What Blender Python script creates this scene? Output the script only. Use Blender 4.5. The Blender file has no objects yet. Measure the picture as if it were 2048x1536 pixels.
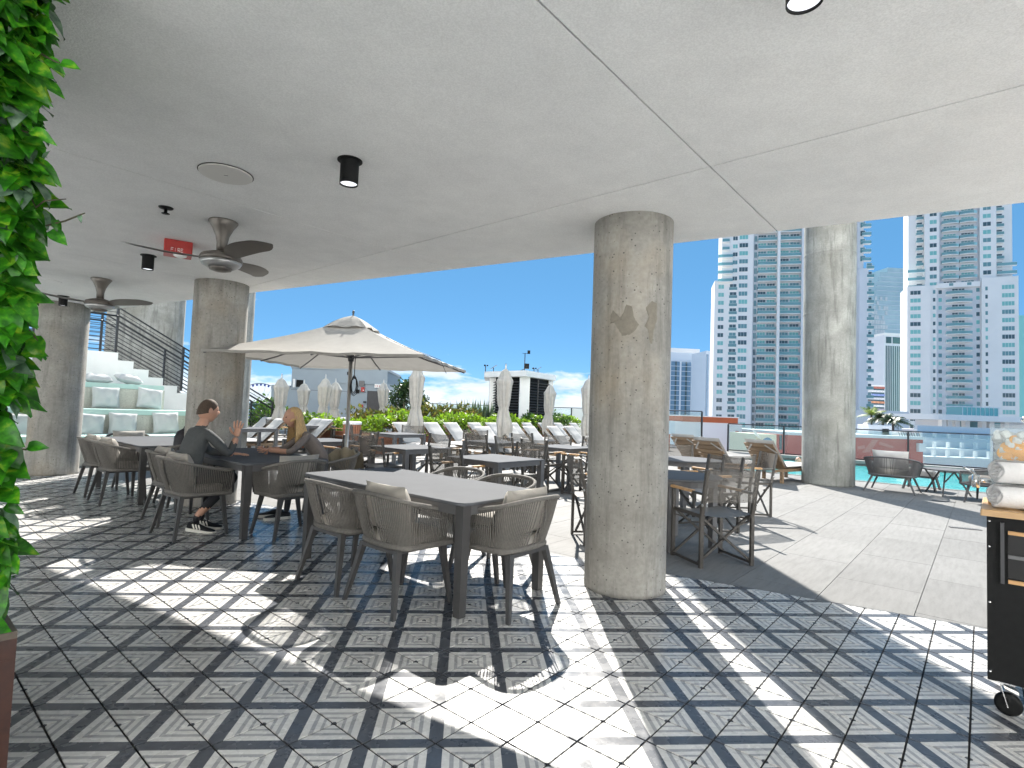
import bpy, bmesh, math, random
from mathutils import Vector, Matrix
random.seed(7)
C = bpy.context.scene.collection
S = bpy.context.scene
PI = math.pi
R = math.radians
# ------------------------------------------------------------------ camera, world, sun, exposure
CAMZ = 1.3368
FPX = 1105.1
_p, _r, _y = 0.049258, 0.037333, -0.079819
def _mul(a, b): return [[sum(a[i][k]*b[k][j] for k in range(3)) for j in range(3)] for i in range(3)]
_cy, _sy = math.cos(_y), math.sin(_y); _cp, _sp = math.cos(_p), math.sin(_p); _cr, _sr = math.cos(_r), math.sin(_r)
RM = _mul([[_cr, -_sr, 0], [_sr, _cr, 0], [0, 0, 1]], _mul([[1, 0, 0], [0, _cp, _sp], [0, -_sp, _cp]],
     _mul([[1, 0, 0], [0, 0, -1], [0, 1, 0]], [[_cy, _sy, 0], [-_sy, _cy, 0], [0, 0, 1]])))
cam = bpy.data.cameras.new('camera'); camo = bpy.data.objects.new('camera', cam); C.objects.link(camo)
cam.sensor_width = 36; cam.lens = FPX/2048*36; cam.clip_start = 0.05; cam.clip_end = 40000
m = Matrix.Identity(4)
for i in range(3):
    m[i][0] = RM[0][i]; m[i][1] = -RM[1][i]; m[i][2] = -RM[2][i]
m[2][3] = CAMZ
camo.matrix_world = m
S.camera = camo
SUN_EL, SUN_AZ = R(40.8), R(4.5)
S.view_settings.view_transform = 'Standard'; S.view_settings.look = 'None'
S.view_settings.exposure = 1.32; S.view_settings.gamma = 1; S.view_settings.use_curve_mapping = False
w = bpy.data.worlds.new('World'); S.world = w; w.use_nodes = True
wn, wl = w.node_tree.nodes, w.node_tree.links
wn.clear()
def N(t, **k):
    n = wn.new(t)
    for a, b in k.items(): setattr(n, a, b)
    return n
def wmath(op, a, b=None, clamp=False):
    n = N('ShaderNodeMath', operation=op, use_clamp=clamp)
    for i, v in enumerate((a, b)):
        if v is None: continue
        if isinstance(v, (int, float)): n.inputs[i].default_value = v
        else: wl.new(v, n.inputs[i])
    return n.outputs[0]
sky = N('ShaderNodeTexSky', sky_type='NISHITA')
sky.sun_disc = False; sky.sun_elevation = SUN_EL; sky.sun_rotation = SUN_AZ
sky.altitude = 20; sky.air_density = 0.5; sky.dust_density = 0.0; sky.ozone_density = 6.0
SKY = 0.05
tc = N('ShaderNodeTexCoord'); sep = N('ShaderNodeSeparateXYZ'); wl.new(tc.outputs['Generated'], sep.inputs[0])
mp = N('ShaderNodeMapping'); mp.inputs['Scale'].default_value = (7, 7, 26); wl.new(tc.outputs['Generated'], mp.inputs[0])
nz = N('ShaderNodeTexNoise'); nz.inputs['Scale'].default_value = 1.0; nz.inputs['Detail'].default_value = 7; nz.inputs['Roughness'].default_value = 0.58
wl.new(mp.outputs[0], nz.inputs['Vector'])
mr = N('ShaderNodeMapRange'); mr.inputs[1].default_value = 0.005; mr.inputs[2].default_value = 0.125; mr.inputs[3].default_value = 0.27; mr.inputs[4].default_value = 0.70
wl.new(sep.outputs['Z'], mr.inputs[0])
xr = N('ShaderNodeMapRange'); xr.inputs[1].default_value = 0.1; xr.inputs[2].default_value = 0.5; xr.inputs[3].default_value = 0.0; xr.inputs[4].default_value = 0.3
wl.new(sep.outputs['X'], xr.inputs[0])
thr = wmath('ADD', mr.outputs[0], xr.outputs[0])
cm = wmath('MULTIPLY', wmath('SUBTRACT', nz.outputs['Fac'], thr), 9.0, True)
cm = wmath('MULTIPLY', cm, 0.82)
skys = N('ShaderNodeMixRGB', blend_type='MULTIPLY'); skys.inputs[0].default_value = 1
wl.new(sky.outputs[0], skys.inputs[1]); skys.inputs[2].default_value = (SKY*1.0, SKY*1.06, SKY*0.98, 1)
air = N('ShaderNodeMixRGB'); air.inputs[0].default_value = 0.55; wl.new(skys.outputs[0], air.inputs[1]); air.inputs[2].default_value = (.066, .216, .392, 1)   # even azure veil over the deep Nishita blue
cl = N('ShaderNodeMixRGB'); wl.new(cm, cl.inputs[0]); wl.new(air.outputs[0], cl.inputs[1])
nz2 = N('ShaderNodeTexNoise'); nz2.inputs['Scale'].default_value = 2.2; nz2.inputs['Detail'].default_value = 5; wl.new(mp.outputs[0], nz2.inputs['Vector'])
cr = N('ShaderNodeMapRange'); cr.inputs[1].default_value = .3; cr.inputs[2].default_value = .7; cr.inputs[3].default_value = .40; cr.inputs[4].default_value = .56
wl.new(nz2.outputs['Fac'], cr.inputs[0])
cc = N('ShaderNodeCombineXYZ')
wl.new(wmath('MULTIPLY', cr.outputs[0], 0.93), cc.inputs[0]); wl.new(wmath('MULTIPLY', cr.outputs[0], 0.99), cc.inputs[1]); wl.new(wmath('MULTIPLY', cr.outputs[0], 1.04), cc.inputs[2])
wl.new(cc.outputs[0], cl.inputs[2])
bg = N('ShaderNodeBackground'); bg.inputs['Strength'].default_value = 1.0
wl.new(cl.outputs[0], bg.inputs['Color'])
wo = N('ShaderNodeOutputWorld'); wl.new(bg.outputs[0], wo.inputs['Surface'])
sl = bpy.data.lights.new('sun', 'SUN'); sl.energy = 5.0; sl.angle = R(0.55); sl.color = (1, 0.955, 0.88)
so = bpy.data.objects.new('sun', sl); C.objects.link(so)
sd = Vector((math.sin(SUN_AZ)*math.cos(SUN_EL), math.cos(SUN_AZ)*math.cos(SUN_EL), math.sin(SUN_EL)))
so.rotation_euler = sd.to_track_quat('Z', 'Y').to_euler(); so.location = sd*60
S.cycles.max_bounces = 10; S.cycles.diffuse_bounces = 5; S.cycles.glossy_bounces = 3; S.cycles.transparent_max_bounces = 12
S.cycles.transmission_bounces = 4
S.cycles.sample_clamp_indirect = 6.0
S.cycles.use_denoising = True
S.cycles.caustics_reflective = False; S.cycles.caustics_refractive = False

# ------------------------------------------------------------------ survey helpers: where a sight line of the survey meets a real plane
def ray(x, y):
    a, b = (x-1024)/FPX, (y-768)/FPX
    return Vector([a*RM[0][i]+b*RM[1][i]+RM[2][i] for i in range(3)])
def atz(x, y, z=0.0):
    d = ray(x, y); t = (z-CAMZ)/d.z; return Vector((d.x*t, d.y*t, z))
def aty(x, y, Y):
    d = ray(x, y); t = Y/d.y; return Vector((d.x*t, Y, CAMZ+d.z*t))
U = Vector((-.70711, .70711, 0)); V = Vector((.70711, .70711, 0))
def uv(u, v, z=0.0): return Vector((-u*.70711+v*.70711, u*.70711+v*.70711, z))

# ------------------------------------------------------------------ object helpers
def tag(o, label=None, cat=None, group=None, kind=None):
    if label: o['label'] = label
    if cat: o['category'] = cat
    if group: o['group'] = group
    if kind: o['kind'] = kind
    return o
def empty(name, loc=(0, 0, 0), rz=0.0):
    o = bpy.data.objects.new(name, None); C.objects.link(o); o.location = loc; o.rotation_euler = (0, 0, rz)
    o.empty_display_size = 0.1
    return o
def thing(name, label, cat, loc=(0, 0, 0), rz=0.0, group=None):
    return tag(empty(name, loc, rz), label, cat, group)
KIDS = {}
def setparent(o, p):
    o.parent = p; KIDS.setdefault(p.name, []).append(o)
def copy_tree(o, parent=None):
    c = o.copy(); C.objects.link(c)
    if parent: setparent(c, parent)
    for ch in list(KIDS.get(o.name, [])): copy_tree(ch, c)
    return c
def inst(proto, loc, rz, label=None, group=None, used=set()):
    """first call places the prototype itself, later ones copies"""
    if proto.name in used: o = copy_tree(proto)
    else: used.add(proto.name); o = proto
    o.location = loc; o.rotation_euler = (0, 0, rz)
    if label: o['label'] = label
    if group: o['group'] = group
    return o
class MB:
    def __init__(s): s.v = []; s.f = []; s.m = []; s.sm = []; s.M = Matrix.Identity(4); s.mi = 0; s.smooth = False
    def add(s, vs, fs, smooth=None):
        b = len(s.v); s.v += [tuple(s.M @ Vector(v)) for v in vs]
        sm = s.smooth if smooth is None else smooth
        for f in fs: s.f.append([i+b for i in f]); s.m.append(s.mi); s.sm.append(sm)
    def box(s, x0, x1, y0, y1, z0, z1):
        s.add([(x0, y0, z0), (x1, y0, z0), (x1, y1, z0), (x0, y1, z0), (x0, y0, z1), (x1, y0, z1), (x1, y1, z1), (x0, y1, z1)],
              [(0, 3, 2, 1), (4, 5, 6, 7), (0, 1, 5, 4), (1, 2, 6, 5), (2, 3, 7, 6), (3, 0, 4, 7)], False)
    def cbox(s, x0, x1, y0, y1, z0, z1, c=.006):
        """box with chamfered top and vertical edges"""
        p = [(x0+c, y0), (x1-c, y0), (x1, y0+c), (x1, y1-c), (x1-c, y1), (x0+c, y1), (x0, y1-c), (x0, y0+c)]
        q = [(min(max(a, x0+c), x1-c), min(max(b, y0+c), y1-c)) for a, b in p]
        s.loft([[(a, b, z0) for a, b in p], [(a, b, z1-c) for a, b in p], [(a, b, z1) for a, b in q]], cap=True)
    def loft(s, rings, cap=True, closed=True, smooth=None):
        n = len(rings[0]); vs = [p for r in rings for p in r]; fs = []
        for i in range(len(rings)-1):
            for j in range(n if closed else n-1):
                k = (j+1) % n; fs.append((i*n+j, i*n+k, (i+1)*n+k, (i+1)*n+j))
        if cap and closed:
            fs.append(tuple(range(n-1, -1, -1))); fs.append(tuple(range((len(rings)-1)*n, len(rings)*n)))
        s.add(vs, fs, smooth)
    def lathe(s, prof, n=16, cap=True, smooth=True, c=(0, 0)):
        s.loft([[(c[0]+r*math.cos(2*PI*j/n), c[1]+r*math.sin(2*PI*j/n), z) for j in range(n)] for r, z in prof], cap, True, smooth)
    def tube(s, path, r, n=6, cap=True, smooth=True, closed=False, flat=1.0):
        P = [Vector(p) for p in path]; rings = []; L = len(P); up = None
        for i, p in enumerate(P):
            if closed: t = P[(i+1) % L]-P[i-1]
            else: t = P[min(i+1, L-1)]-P[max(i-1, 0)]
            if t.length < 1e-9: t = Vector((0, 0, 1))
            t.normalize()
            if up is None: up = Vector((0, 0, 1)) if abs(t.z) < .9 else Vector((1, 0, 0))
            a = t.cross(up)
            if a.length < 1e-4: a = t.cross(Vector((0, 1, 0)))
            a.normalize(); b = a.cross(t); up = b
            rr = r[i] if isinstance(r, (list, tuple)) else r
            rings.append([tuple(p+a*(rr*math.cos(2*PI*(j+.5)/n))+b*(rr*flat*math.sin(2*PI*(j+.5)/n))) for j in range(n)])
        if closed: rings.append(rings[0]); cap = False
        s.loft(rings, cap, True, smooth)
    def bar(s, p0, p1, w, h, up=(0, 0, 1)):
        p0, p1, up = Vector(p0), Vector(p1), Vector(up); t = (p1-p0).normalized()
        a = t.cross(up)
        if a.length < 1e-4: a = t.cross(Vector((0, 1, 0)))
        a.normalize(); b = a.cross(t); a = a*(w/2); b = b*(h/2)
        s.add([tuple(q) for q in (p0-a-b, p0+a-b, p0+a+b, p0-a+b, p1-a-b, p1+a-b, p1+a+b, p1-a+b)],
              [(0, 3, 2, 1), (4, 5, 6, 7), (0, 1, 5, 4), (1, 2, 6, 5), (2, 3, 7, 6), (3, 0, 4, 7)], False)
    def prism(s, poly, z0, z1):
        """poly counter clockwise"""
        n = len(poly)
        s.add([(x, y, z0) for x, y in poly]+[(x, y, z1) for x, y in poly],
              [tuple(range(n-1, -1, -1)), tuple(range(n, 2*n))]+[(i, (i+1) % n, n+(i+1) % n, n+i) for i in range(n)], False)
    def grid(s, fn, nu, nv, smooth=True):
        vs = [fn(i/nu, j/nv) for i in range(nu+1) for j in range(nv+1)]
        fs = [(i*(nv+1)+j, (i+1)*(nv+1)+j, (i+1)*(nv+1)+j+1, i*(nv+1)+j+1) for i in range(nu) for j in range(nv)]
        s.add(vs, fs, smooth)
    def pillow(s, w, h, t, n=10, wr=.0, seed=0):
        """soft square cushion in the xz plane, thickness along y, centre at origin"""
        rnd = random.Random(seed); ph = [rnd.uniform(0, 6) for _ in range(4)]
        def f(sg):
            def g(a, b):
                x, z = a*2-1, b*2-1
                k = (1-x**4)*(1-z**4); k = k**.55
                px = x*w/2*(1-.05*(1-abs(z)**2)*abs(x)**3*1.0); pz = z*h/2*(1-.05*(1-abs(x)**2)*abs(z)**3)
                wv = wr*(math.sin(7*x+3*z+ph[0])+math.sin(5*z-6*x+ph[1])+.6*math.sin(13*x*z+ph[2]))*k
                return (px, sg*(t/2*k)+wv, pz)
            return g
        s.grid(f(-1), n, n); s.grid(lambda a, b: f(1)(1-a, b), n, n)
    def build(s, name, mats, parent=None, sharp=None):
        me = bpy.data.meshes.new(name); me.from_pydata(s.v, [], s.f); 
        if not isinstance(mats, (list, tuple)): mats = [mats]
        for mt in mats: me.materials.append(mt)
        me.polygons.foreach_set('material_index', s.m); me.polygons.foreach_set('use_smooth', s.sm)
        me.update()
        o = bpy.data.objects.new(name, me); C.objects.link(o)
        if parent: setparent(o, parent)
        return o
def ob(name, mesh, parent=None, loc=(0, 0, 0), rot=(0, 0, 0)):
    o = bpy.data.objects.new(name, mesh); C.objects.link(o); o.location = loc; o.rotation_euler = rot
    if parent: setparent(o, parent)
    return o
def clip(poly, a, b, c):
    """keep the side a*x+b*y<=c"""
    out = []
    for i in range(len(poly)):
        p, q = poly[i], poly[(i+1) % len(poly)]
        dp, dq = a*p[0]+b*p[1]-c, a*q[0]+b*q[1]-c
        if dp <= 0: out.append(p)
        if dp*dq < 0:
            t = dp/(dp-dq); out.append((p[0]+t*(q[0]-p[0]), p[1]+t*(q[1]-p[1])))
    return out
def area(p): return .5*sum(p[i][0]*p[(i+1) % len(p)][1]-p[(i+1) % len(p)][0]*p[i][1] for i in range(len(p)))

# ------------------------------------------------------------------ materials
def mat(name, col, rough=.6, metal=0.0, var=0.0, vscale=6.0, bump=0.0, bscale=40.0, spec=.5, col2=None, coord='Object', alpha=1.0, trans=0.0, stretch=None, rvar=0.0, emit=None):
    mt = bpy.data.materials.new(name); mt.use_nodes = True
    n, l = mt.node_tree.nodes, mt.node_tree.links
    b = n['Principled BSDF']; b.inputs['Base Color'].default_value = (*col, 1); b.inputs['Roughness'].default_value = rough
    b.inputs['Metallic'].default_value = metal; b.inputs['Specular IOR Level'].default_value = spec
    t = n.new('ShaderNodeTexCoord'); src = t.outputs[coord]
    if stretch:
        mp = n.new('ShaderNodeMapping'); mp.inputs['Scale'].default_value = stretch; l.new(src, mp.inputs[0]); src = mp.outputs[0]
    if var or col2:
        nz = n.new('ShaderNodeTexNoise'); nz.inputs['Scale'].default_value = vscale; nz.inputs['Detail'].default_value = 6; nz.inputs['Roughness'].default_value = .6
        l.new(src, nz.inputs['Vector'])
        cr = n.new('ShaderNodeValToRGB'); cr.color_ramp.elements[0].position = .3; cr.color_ramp.elements[1].position = .7
        c2 = col2 or tuple(min(1, c*(1+var)) for c in col); c1 = tuple(c*(1-var) for c in col) if not col2 else col
        cr.color_ramp.elements[0].color = (*c1, 1); cr.color_ramp.elements[1].color = (*c2, 1)
        l.new(nz.outputs['Fac'], cr.inputs[0]); l.new(cr.outputs[0], b.inputs['Base Color'])
        if rvar:
            mr = n.new('ShaderNodeMapRange'); mr.inputs[3].default_value = rough-rvar; mr.inputs[4].default_value = rough+rvar
            l.new(nz.outputs['Fac'], mr.inputs[0]); l.new(mr.outputs[0], b.inputs['Roughness'])
    if bump:
        nb = n.new('ShaderNodeTexNoise'); nb.inputs['Scale'].default_value = bscale; nb.inputs['Detail'].default_value = 5; l.new(src, nb.inputs['Vector'])
        bp = n.new('ShaderNodeBump'); bp.inputs['Strength'].default_value = bump; bp.inputs['Distance'].default_value = .01
        l.new(nb.outputs['Fac'], bp.inputs['Height']); l.new(bp.outputs[0], b.inputs['Normal'])
    if trans:
        tl = n.new('ShaderNodeBsdfTranslucent'); tl.inputs[0].default_value = (*[min(1, c*1.3) for c in col], 1); mx = n.new('ShaderNodeMixShader'); mx.inputs[0].default_value = trans
        l.new(b.outputs[0], mx.inputs[1]); l.new(tl.outputs[0], mx.inputs[2]); l.new(mx.outputs[0], n['Material Output'].inputs[0])
        if var or col2: l.new(cr.outputs[0], tl.inputs[0])
    if alpha < 1:
        tr = n.new('ShaderNodeBsdfTransparent'); mx = n.new('ShaderNodeMixShader'); mx.inputs[0].default_value = alpha
        l.new(tr.outputs[0], mx.inputs[1]); l.new(b.outputs[0], mx.inputs[2]); l.new(mx.outputs[0], n['Material Output'].inputs[0])
    if emit: b.inputs['Emission Color'].default_value = (*emit[:3], 1); b.inputs['Emission Strength'].default_value = emit[3]
    return mt
class NT:
    """small node-graph writer for the special materials"""
    def __init__(s, name):
        s.mt = bpy.data.materials.new(name); s.mt.use_nodes = True; s.n = s.mt.node_tree.nodes; s.l = s.mt.node_tree.links; s.b = s.n['Principled BSDF']
    def set(s, sock, v):
        if isinstance(v, bpy.types.NodeSocket): s.l.new(v, sock)
        else:
            try: sock.default_value = v
            except Exception: sock.default_value = (*v, 1)
    def math(s, op, a, b=0.0, clamp=False):
        n = s.n.new('ShaderNodeMath'); n.operation = op; n.use_clamp = clamp; s.set(n.inputs[0], a); s.set(n.inputs[1], b); return n.outputs[0]
    def noise(s, vec, scale, detail=5, rough=.55):
        n = s.n.new('ShaderNodeTexNoise'); n.inputs['Scale'].default_value = scale; n.inputs['Detail'].default_value = detail; n.inputs['Roughness'].default_value = rough
        s.l.new(vec, n.inputs['Vector']); return n.outputs['Fac']
    def mapping(s, vec, scale=(1, 1, 1), loc=(0, 0, 0), rot=(0, 0, 0)):
        n = s.n.new('ShaderNodeMapping'); n.inputs['Scale'].default_value = scale; n.inputs['Location'].default_value = loc; n.inputs['Rotation'].default_value = rot
        s.l.new(vec, n.inputs[0]); return n.outputs[0]
    def ramp(s, fac, stops, const=False):
        n = s.n.new('ShaderNodeValToRGB'); e = n.color_ramp.elements
        if const: n.color_ramp.interpolation = 'CONSTANT'
        while len(e) < len(stops): e.new(.5)
        for i, (p, c) in enumerate(stops):
            e[i].position = p; e[i].color = (*c, 1) if not isinstance(c, (int, float)) else (c, c, c, 1)
        s.l.new(fac, n.inputs[0]); return n.outputs[0]
    def mix(s, fac, a, b, mode='MIX'):
        n = s.n.new('ShaderNodeMixRGB'); n.blend_type = mode; s.set(n.inputs[0], fac); s.set(n.inputs[1], a); s.set(n.inputs[2], b); return n.outputs[0]
    def maprange(s, v, a, b, c, d):
        n = s.n.new('ShaderNodeMapRange'); s.l.new(v, n.inputs[0]); n.inputs[1].default_value = a; n.inputs[2].default_value = b; n.inputs[3].default_value = c; n.inputs[4].default_value = d; return n.outputs[0]
    def coord(s, which='Object'): return s.n.new('ShaderNodeTexCoord').outputs[which]
    def pos(s): return s.n.new('ShaderNodeNewGeometry').outputs['Position']
    def sep(s, v):
        n = s.n.new('ShaderNodeSeparateXYZ'); s.l.new(v, n.inputs[0]); return n.outputs
    def bump(s, h, st, dist=.01):
        n = s.n.new('ShaderNodeBump'); n.inputs['Strength'].default_value = st; n.inputs['Distance'].default_value = dist; s.l.new(h, n.inputs['Height']); s.l.new(n.outputs[0], s.b.inputs['Normal'])

P = 0.2874                       # diagonal of one floor tile
LX, LY = 0.07398, 3.01176        # a corner where four tiles meet
def m_tile():
    t = NT('encaustic_tile'); p = t.pos(); x, y, z = t.sep(p)
    def fr(a, o): return t.math('ABSOLUTE', t.math('SUBTRACT', t.math('FRACT', t.math('ADD', t.math('DIVIDE', t.math('SUBTRACT', a, o), P), .5)), .5))
    d = t.math('MAXIMUM', fr(x, LX), fr(y, LY))
    pale, mid, dark = (.62, .61, .59), (.345, .345, .35), (.080, .087, .102)
    c = t.ramp(d, [(0, dark), (.040, pale), (.119, mid), (.164, pale), (.235, mid), (.296, pale), (.398, dark)], True)
    n1 = t.noise(p, 3.0, 5); n2 = t.noise(p, 55.0, 4)
    c = t.mix(1.0, c, t.ramp(n1, [(.3, .86), (.7, 1.08)]), 'MULTIPLY')
    c = t.mix(1.0, c, t.ramp(n2, [(.3, .90), (.7, 1.06)]), 'MULTIPLY')
    sc = t.noise(t.mapping(p, (1, 3.5, 1), rot=(0, 0, .5)), 7.0, 8, .72)
    c = t.mix(t.math('MULTIPLY', t.ramp(sc, [(.56, 0.0), (.68, 1.0)]), .22), c, (.20, .19, .175))
    oi = t.n.new('ShaderNodeObjectInfo')
    wn_ = t.n.new('ShaderNodeTexWhiteNoise'); wn_.noise_dimensions = '2D'
    cell = t.mapping(t.mapping(p, (1, 1, 0), (-LX, -LY, 0)), (1/(P*.70711),)*2+(0,), rot=(0, 0, R(45)))
    fl = t.n.new('ShaderNodeVectorMath'); fl.operation = 'FLOOR'; t.l.new(cell, fl.inputs[0]); t.l.new(fl.outputs[0], wn_.inputs['Vector'])
    c = t.mix(1.0, c, t.ramp(wn_.outputs['Value'], [(0, .93), (1, 1.05)]), 'MULTIPLY')
    t.l.new(c, t.b.inputs['Base Color'])
    t.l.new(t.maprange(t.noise(p, 9.0, 4), .3, .7, .20, .34), t.b.inputs['Roughness'])
    t.b.inputs['Specular IOR Level'].default_value = .42
    t.bump(n2, .06, .004)
    return t.mt
def m_paver():
    t = NT('stone_paver'); p = t.pos()
    q = t.mapping(p, (1, 1, 1), rot=(0, 0, R(-45)))
    st = t.noise(t.mapping(q, (3.5, 22, 1)), 1.0, 6, .6); n1 = t.noise(p, .8, 5); n2 = t.noise(p, 60, 3)
    c = t.ramp(st, [(.25, (.165, .163, .159)), (.5, (.20, .198, .194)), (.75, (.225, .223, .218))])
    c = t.mix(1.0, c, t.ramp(n1, [(.3, .86), (.7, 1.06)]), 'MULTIPLY')
    c = t.mix(1.0, c, t.ramp(n2, [(.3, .94), (.7, 1.04)]), 'MULTIPLY')
    oi = t.n.new('ShaderNodeObjectInfo')
    c = t.mix(1.0, c, t.ramp(oi.outputs['Random'], [(0, .93), (1, 1.05)]), 'MULTIPLY')
    t.l.new(c, t.b.inputs['Base Color']); t.b.inputs['Roughness'].default_value = .72; t.b.inputs['Specular IOR Level'].default_value = .2; t.bump(st, .12, .004)
    return t.mt
def m_concrete(name, a, b, stain=.6, pores=1.0, cz=True, warm=(.40, .35, .27)):
    t = NT(name); o = t.coord()
    n1 = t.noise(o, 2.2, 8, .65); n2 = t.noise(t.mapping(o, (5, 5, .55)), 1.6, 7, .7); n3 = t.noise(o, 34, 5)
    c = t.ramp(n1, [(.28, a), (.52, tuple((x+y)/2 for x, y in zip(a, b))), (.72, b)])
    c = t.mix(t.math('MULTIPLY', t.ramp(n2, [(.50, 0.0), (.70, 1.0)]), stain), c, tuple(x*.62 for x in a))
    n4 = t.noise(t.mapping(o, (1, 1, .7), (3, 7, 1)), 1.3, 5)
    c = t.mix(t.math('MULTIPLY', t.ramp(n4, [(.52, 0.0), (.68, 1.0)]), .45), c, warm)
    v = t.n.new('ShaderNodeTexVoronoi'); v.inputs['Scale'].default_value = 44; t.l.new(o, v.inputs['Vector'])
    wv = t.n.new('ShaderNodeTexWhiteNoise'); t.l.new(v.outputs['Color'], wv.inputs['Vector'])
    rad = t.math('MULTIPLY', t.math('POWER', wv.outputs['Value'], 4.0), .30)
    pore = t.math('LESS_THAN', v.outputs['Distance'], rad)
    c = t.mix(t.math('MULTIPLY', pore, .8*pores), c, (.06, .055, .05))
    c = t.mix(1.0, c, t.ramp(n3, [(.3, .88), (.7, 1.08)]), 'MULTIPLY')
    t.l.new(c, t.b.inputs['Base Color']); t.b.inputs['Roughness'].default_value = .8
    h = t.math('SUBTRACT', t.math('ADD', n3, t.math('MULTIPLY', n1, .8)), t.math('MULTIPLY', pore, 1.2*pores))
    t.bump(h, .28, .008)
    return t.mt
def m_stucco():
    t = NT('ceiling_stucco'); p = t.pos()
    n1 = t.noise(p, .55, 6, .6); n2 = t.noise(p, 130, 3); n3 = t.noise(p, 5, 5)
    c = t.ramp(n1, [(.3, (.76, .765, .77)), (.7, (.86, .86, .855))])
    c = t.mix(1.0, c, t.ramp(n3, [(.3, .955), (.7, 1.03)]), 'MULTIPLY'); c = t.mix(1.0, c, t.ramp(n2, [(.35, .9), (.65, 1.04)]), 'MULTIPLY')
    t.l.new(c, t.b.inputs['Base Color']); t.b.inputs['Roughness'].default_value = .9
    t.bump(t.math('ADD', n2, t.math('MULTIPLY', t.noise(p, 60, 6, .7), .5)), .55, .006)
    return t.mt
def m_wood(name, a, b, scale=(2, 22, 22), rough=.55):
    t = NT(name); o = t.mapping(t.coord(), scale)
    n1 = t.noise(o, 1.0, 7, .62); oi = t.n.new('ShaderNodeObjectInfo')
    c = t.ramp(n1, [(.3, a), (.7, b)]); c = t.mix(1.0, c, t.ramp(oi.outputs['Random'], [(0, .85), (1, 1.15)]), 'MULTIPLY')
    t.l.new(c, t.b.inputs['Base Color']); t.b.inputs['Roughness'].default_value = rough; t.bump(n1, .15, .003)
    return t.mt
def m_leaf(name, g1, g2, g3, trans=.35, vs=18.0, rough=.42, rnd=(.62, 1.35)):
    t = NT(name); o = t.coord(); oi = t.n.new('ShaderNodeObjectInfo')
    g = t.n.new('ShaderNodeNewGeometry')
    n1 = t.noise(t.n.new('ShaderNodeNewGeometry').outputs['Position'], vs, 3)
    c = t.ramp(n1, [(.38, g1), (.56, g2), (.72, g3)])
    r = t.math('FRACT', t.math('ADD', g.outputs['Random Per Island'], oi.outputs['Random']))
    c = t.mix(1.0, c, t.ramp(r, [(0, rnd[0]), (1, rnd[1])]), 'MULTIPLY')
    t.l.new(c, t.b.inputs['Base Color']); t.b.inputs['Roughness'].default_value = rough
    tl = t.n.new('ShaderNodeBsdfTranslucent'); t.l.new(t.mix(1.0, c, (1.1, 1.25, .5), 'MULTIPLY'), tl.inputs[0])
    mx = t.n.new('ShaderNodeMixShader'); mx.inputs[0].default_value = trans
    t.l.new(t.b.outputs[0], mx.inputs[1]); t.l.new(tl.outputs[0], mx.inputs[2]); t.l.new(mx.outputs[0], t.n['Material Output'].inputs[0])
    return t.mt
def m_glass(name, tint=(.80, .90, .90), a=.22, rough=.03):
    """thin sheet glass: mostly clear, with a mirror coat that grows at a slant"""
    t = NT(name); t.b.inputs['Base Color'].default_value = (*tint, 1); t.b.inputs['Roughness'].default_value = rough; t.b.inputs['Specular IOR Level'].default_value = .7
    tr = t.n.new('ShaderNodeBsdfTransparent'); tr.inputs[0].default_value = (*[min(1, .9*x+.1) for x in tint], 1)
    mx = t.n.new('ShaderNodeMixShader'); fr = t.n.new('ShaderNodeFresnel'); fr.inputs[0].default_value = 1.5
    t.l.new(t.math('ADD', t.math('MULTIPLY', fr.outputs[0], .9), a, True), mx.inputs[0]); t.l.new(tr.outputs[0], mx.inputs[1]); t.l.new(t.b.outputs[0], mx.inputs[2])
    t.l.new(mx.outputs[0], t.n['Material Output'].inputs[0]); return t.mt
M = {}
M['tile'] = m_tile(); M['paver'] = m_paver(); M['stucco'] = m_stucco()
M['grout'] = mat('dark_grout', (.012, .011, .011), .9, var=.3, vscale=3, coord='Object')
M['joint'] = mat('paver_joint', (.12, .115, .11), .9)
M['conc'] = m_concrete('column_concrete', (.225, .215, .195), (.44, .425, .39), stain=.75, warm=(.40, .325, .23))
M['conc2'] = m_concrete('tall_column_concrete', (.19, .193, .18), (.385, .388, .365), stain=.95, pores=.3, warm=(.20, .195, .16))
M['conc3'] = m_concrete('bench_concrete', (.48, .48, .43), (.64, .64, .58), stain=.4, pores=.8, warm=(.36, .37, .27))
M['patch'] = mat('mortar_patch', (.235, .215, .178), .85, var=.12, vscale=25, bump=.3, bscale=60)
M['white'] = mat('white_render', (.84, .84, .83), .8, var=.04, vscale=2, bump=.1, bscale=90)
M['bluegrey'] = mat('pale_painted_wall', (.29, .345, .39), .75, var=.05, vscale=1.2, bump=.08, bscale=60)
M['steel'] = mat('dark_steel', (.045, .047, .052), .45, var=.15, vscale=8)
M['railmet'] = mat('rail_steel', (.028, .031, .036), .42, metal=.2)
M['frame'] = mat('taupe_aluminium', (.075, .069, .063), .42, metal=.25, var=.08, vscale=10)
M['tframe'] = mat('grey_aluminium', (.13, .13, .135), .42, metal=.2, var=.06, vscale=10)
M['ttop'] = mat('grey_tabletop', (.115, .12, .13), .8, var=.06, vscale=3, bump=.03, bscale=90, spec=.06)
M['rope'] = mat('taupe_rope', (.165, .155, .142), .8, var=.18, vscale=60, bump=.4, bscale=260)
M['rope2'] = mat('grey_rope', (.10, .10, .105), .8, var=.18, vscale=60)
M['leg'] = mat('charcoal_leg', (.062, .060, .060), .45, var=.1, vscale=12)
M['cush'] = mat('taupe_cushion', (.36, .335, .30), .9, var=.06, vscale=30, bump=.25, bscale=300)
M['cushl'] = mat('light_cushion', (.46, .45, .44), .9, var=.04, vscale=12, bump=.2, bscale=200)
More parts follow.
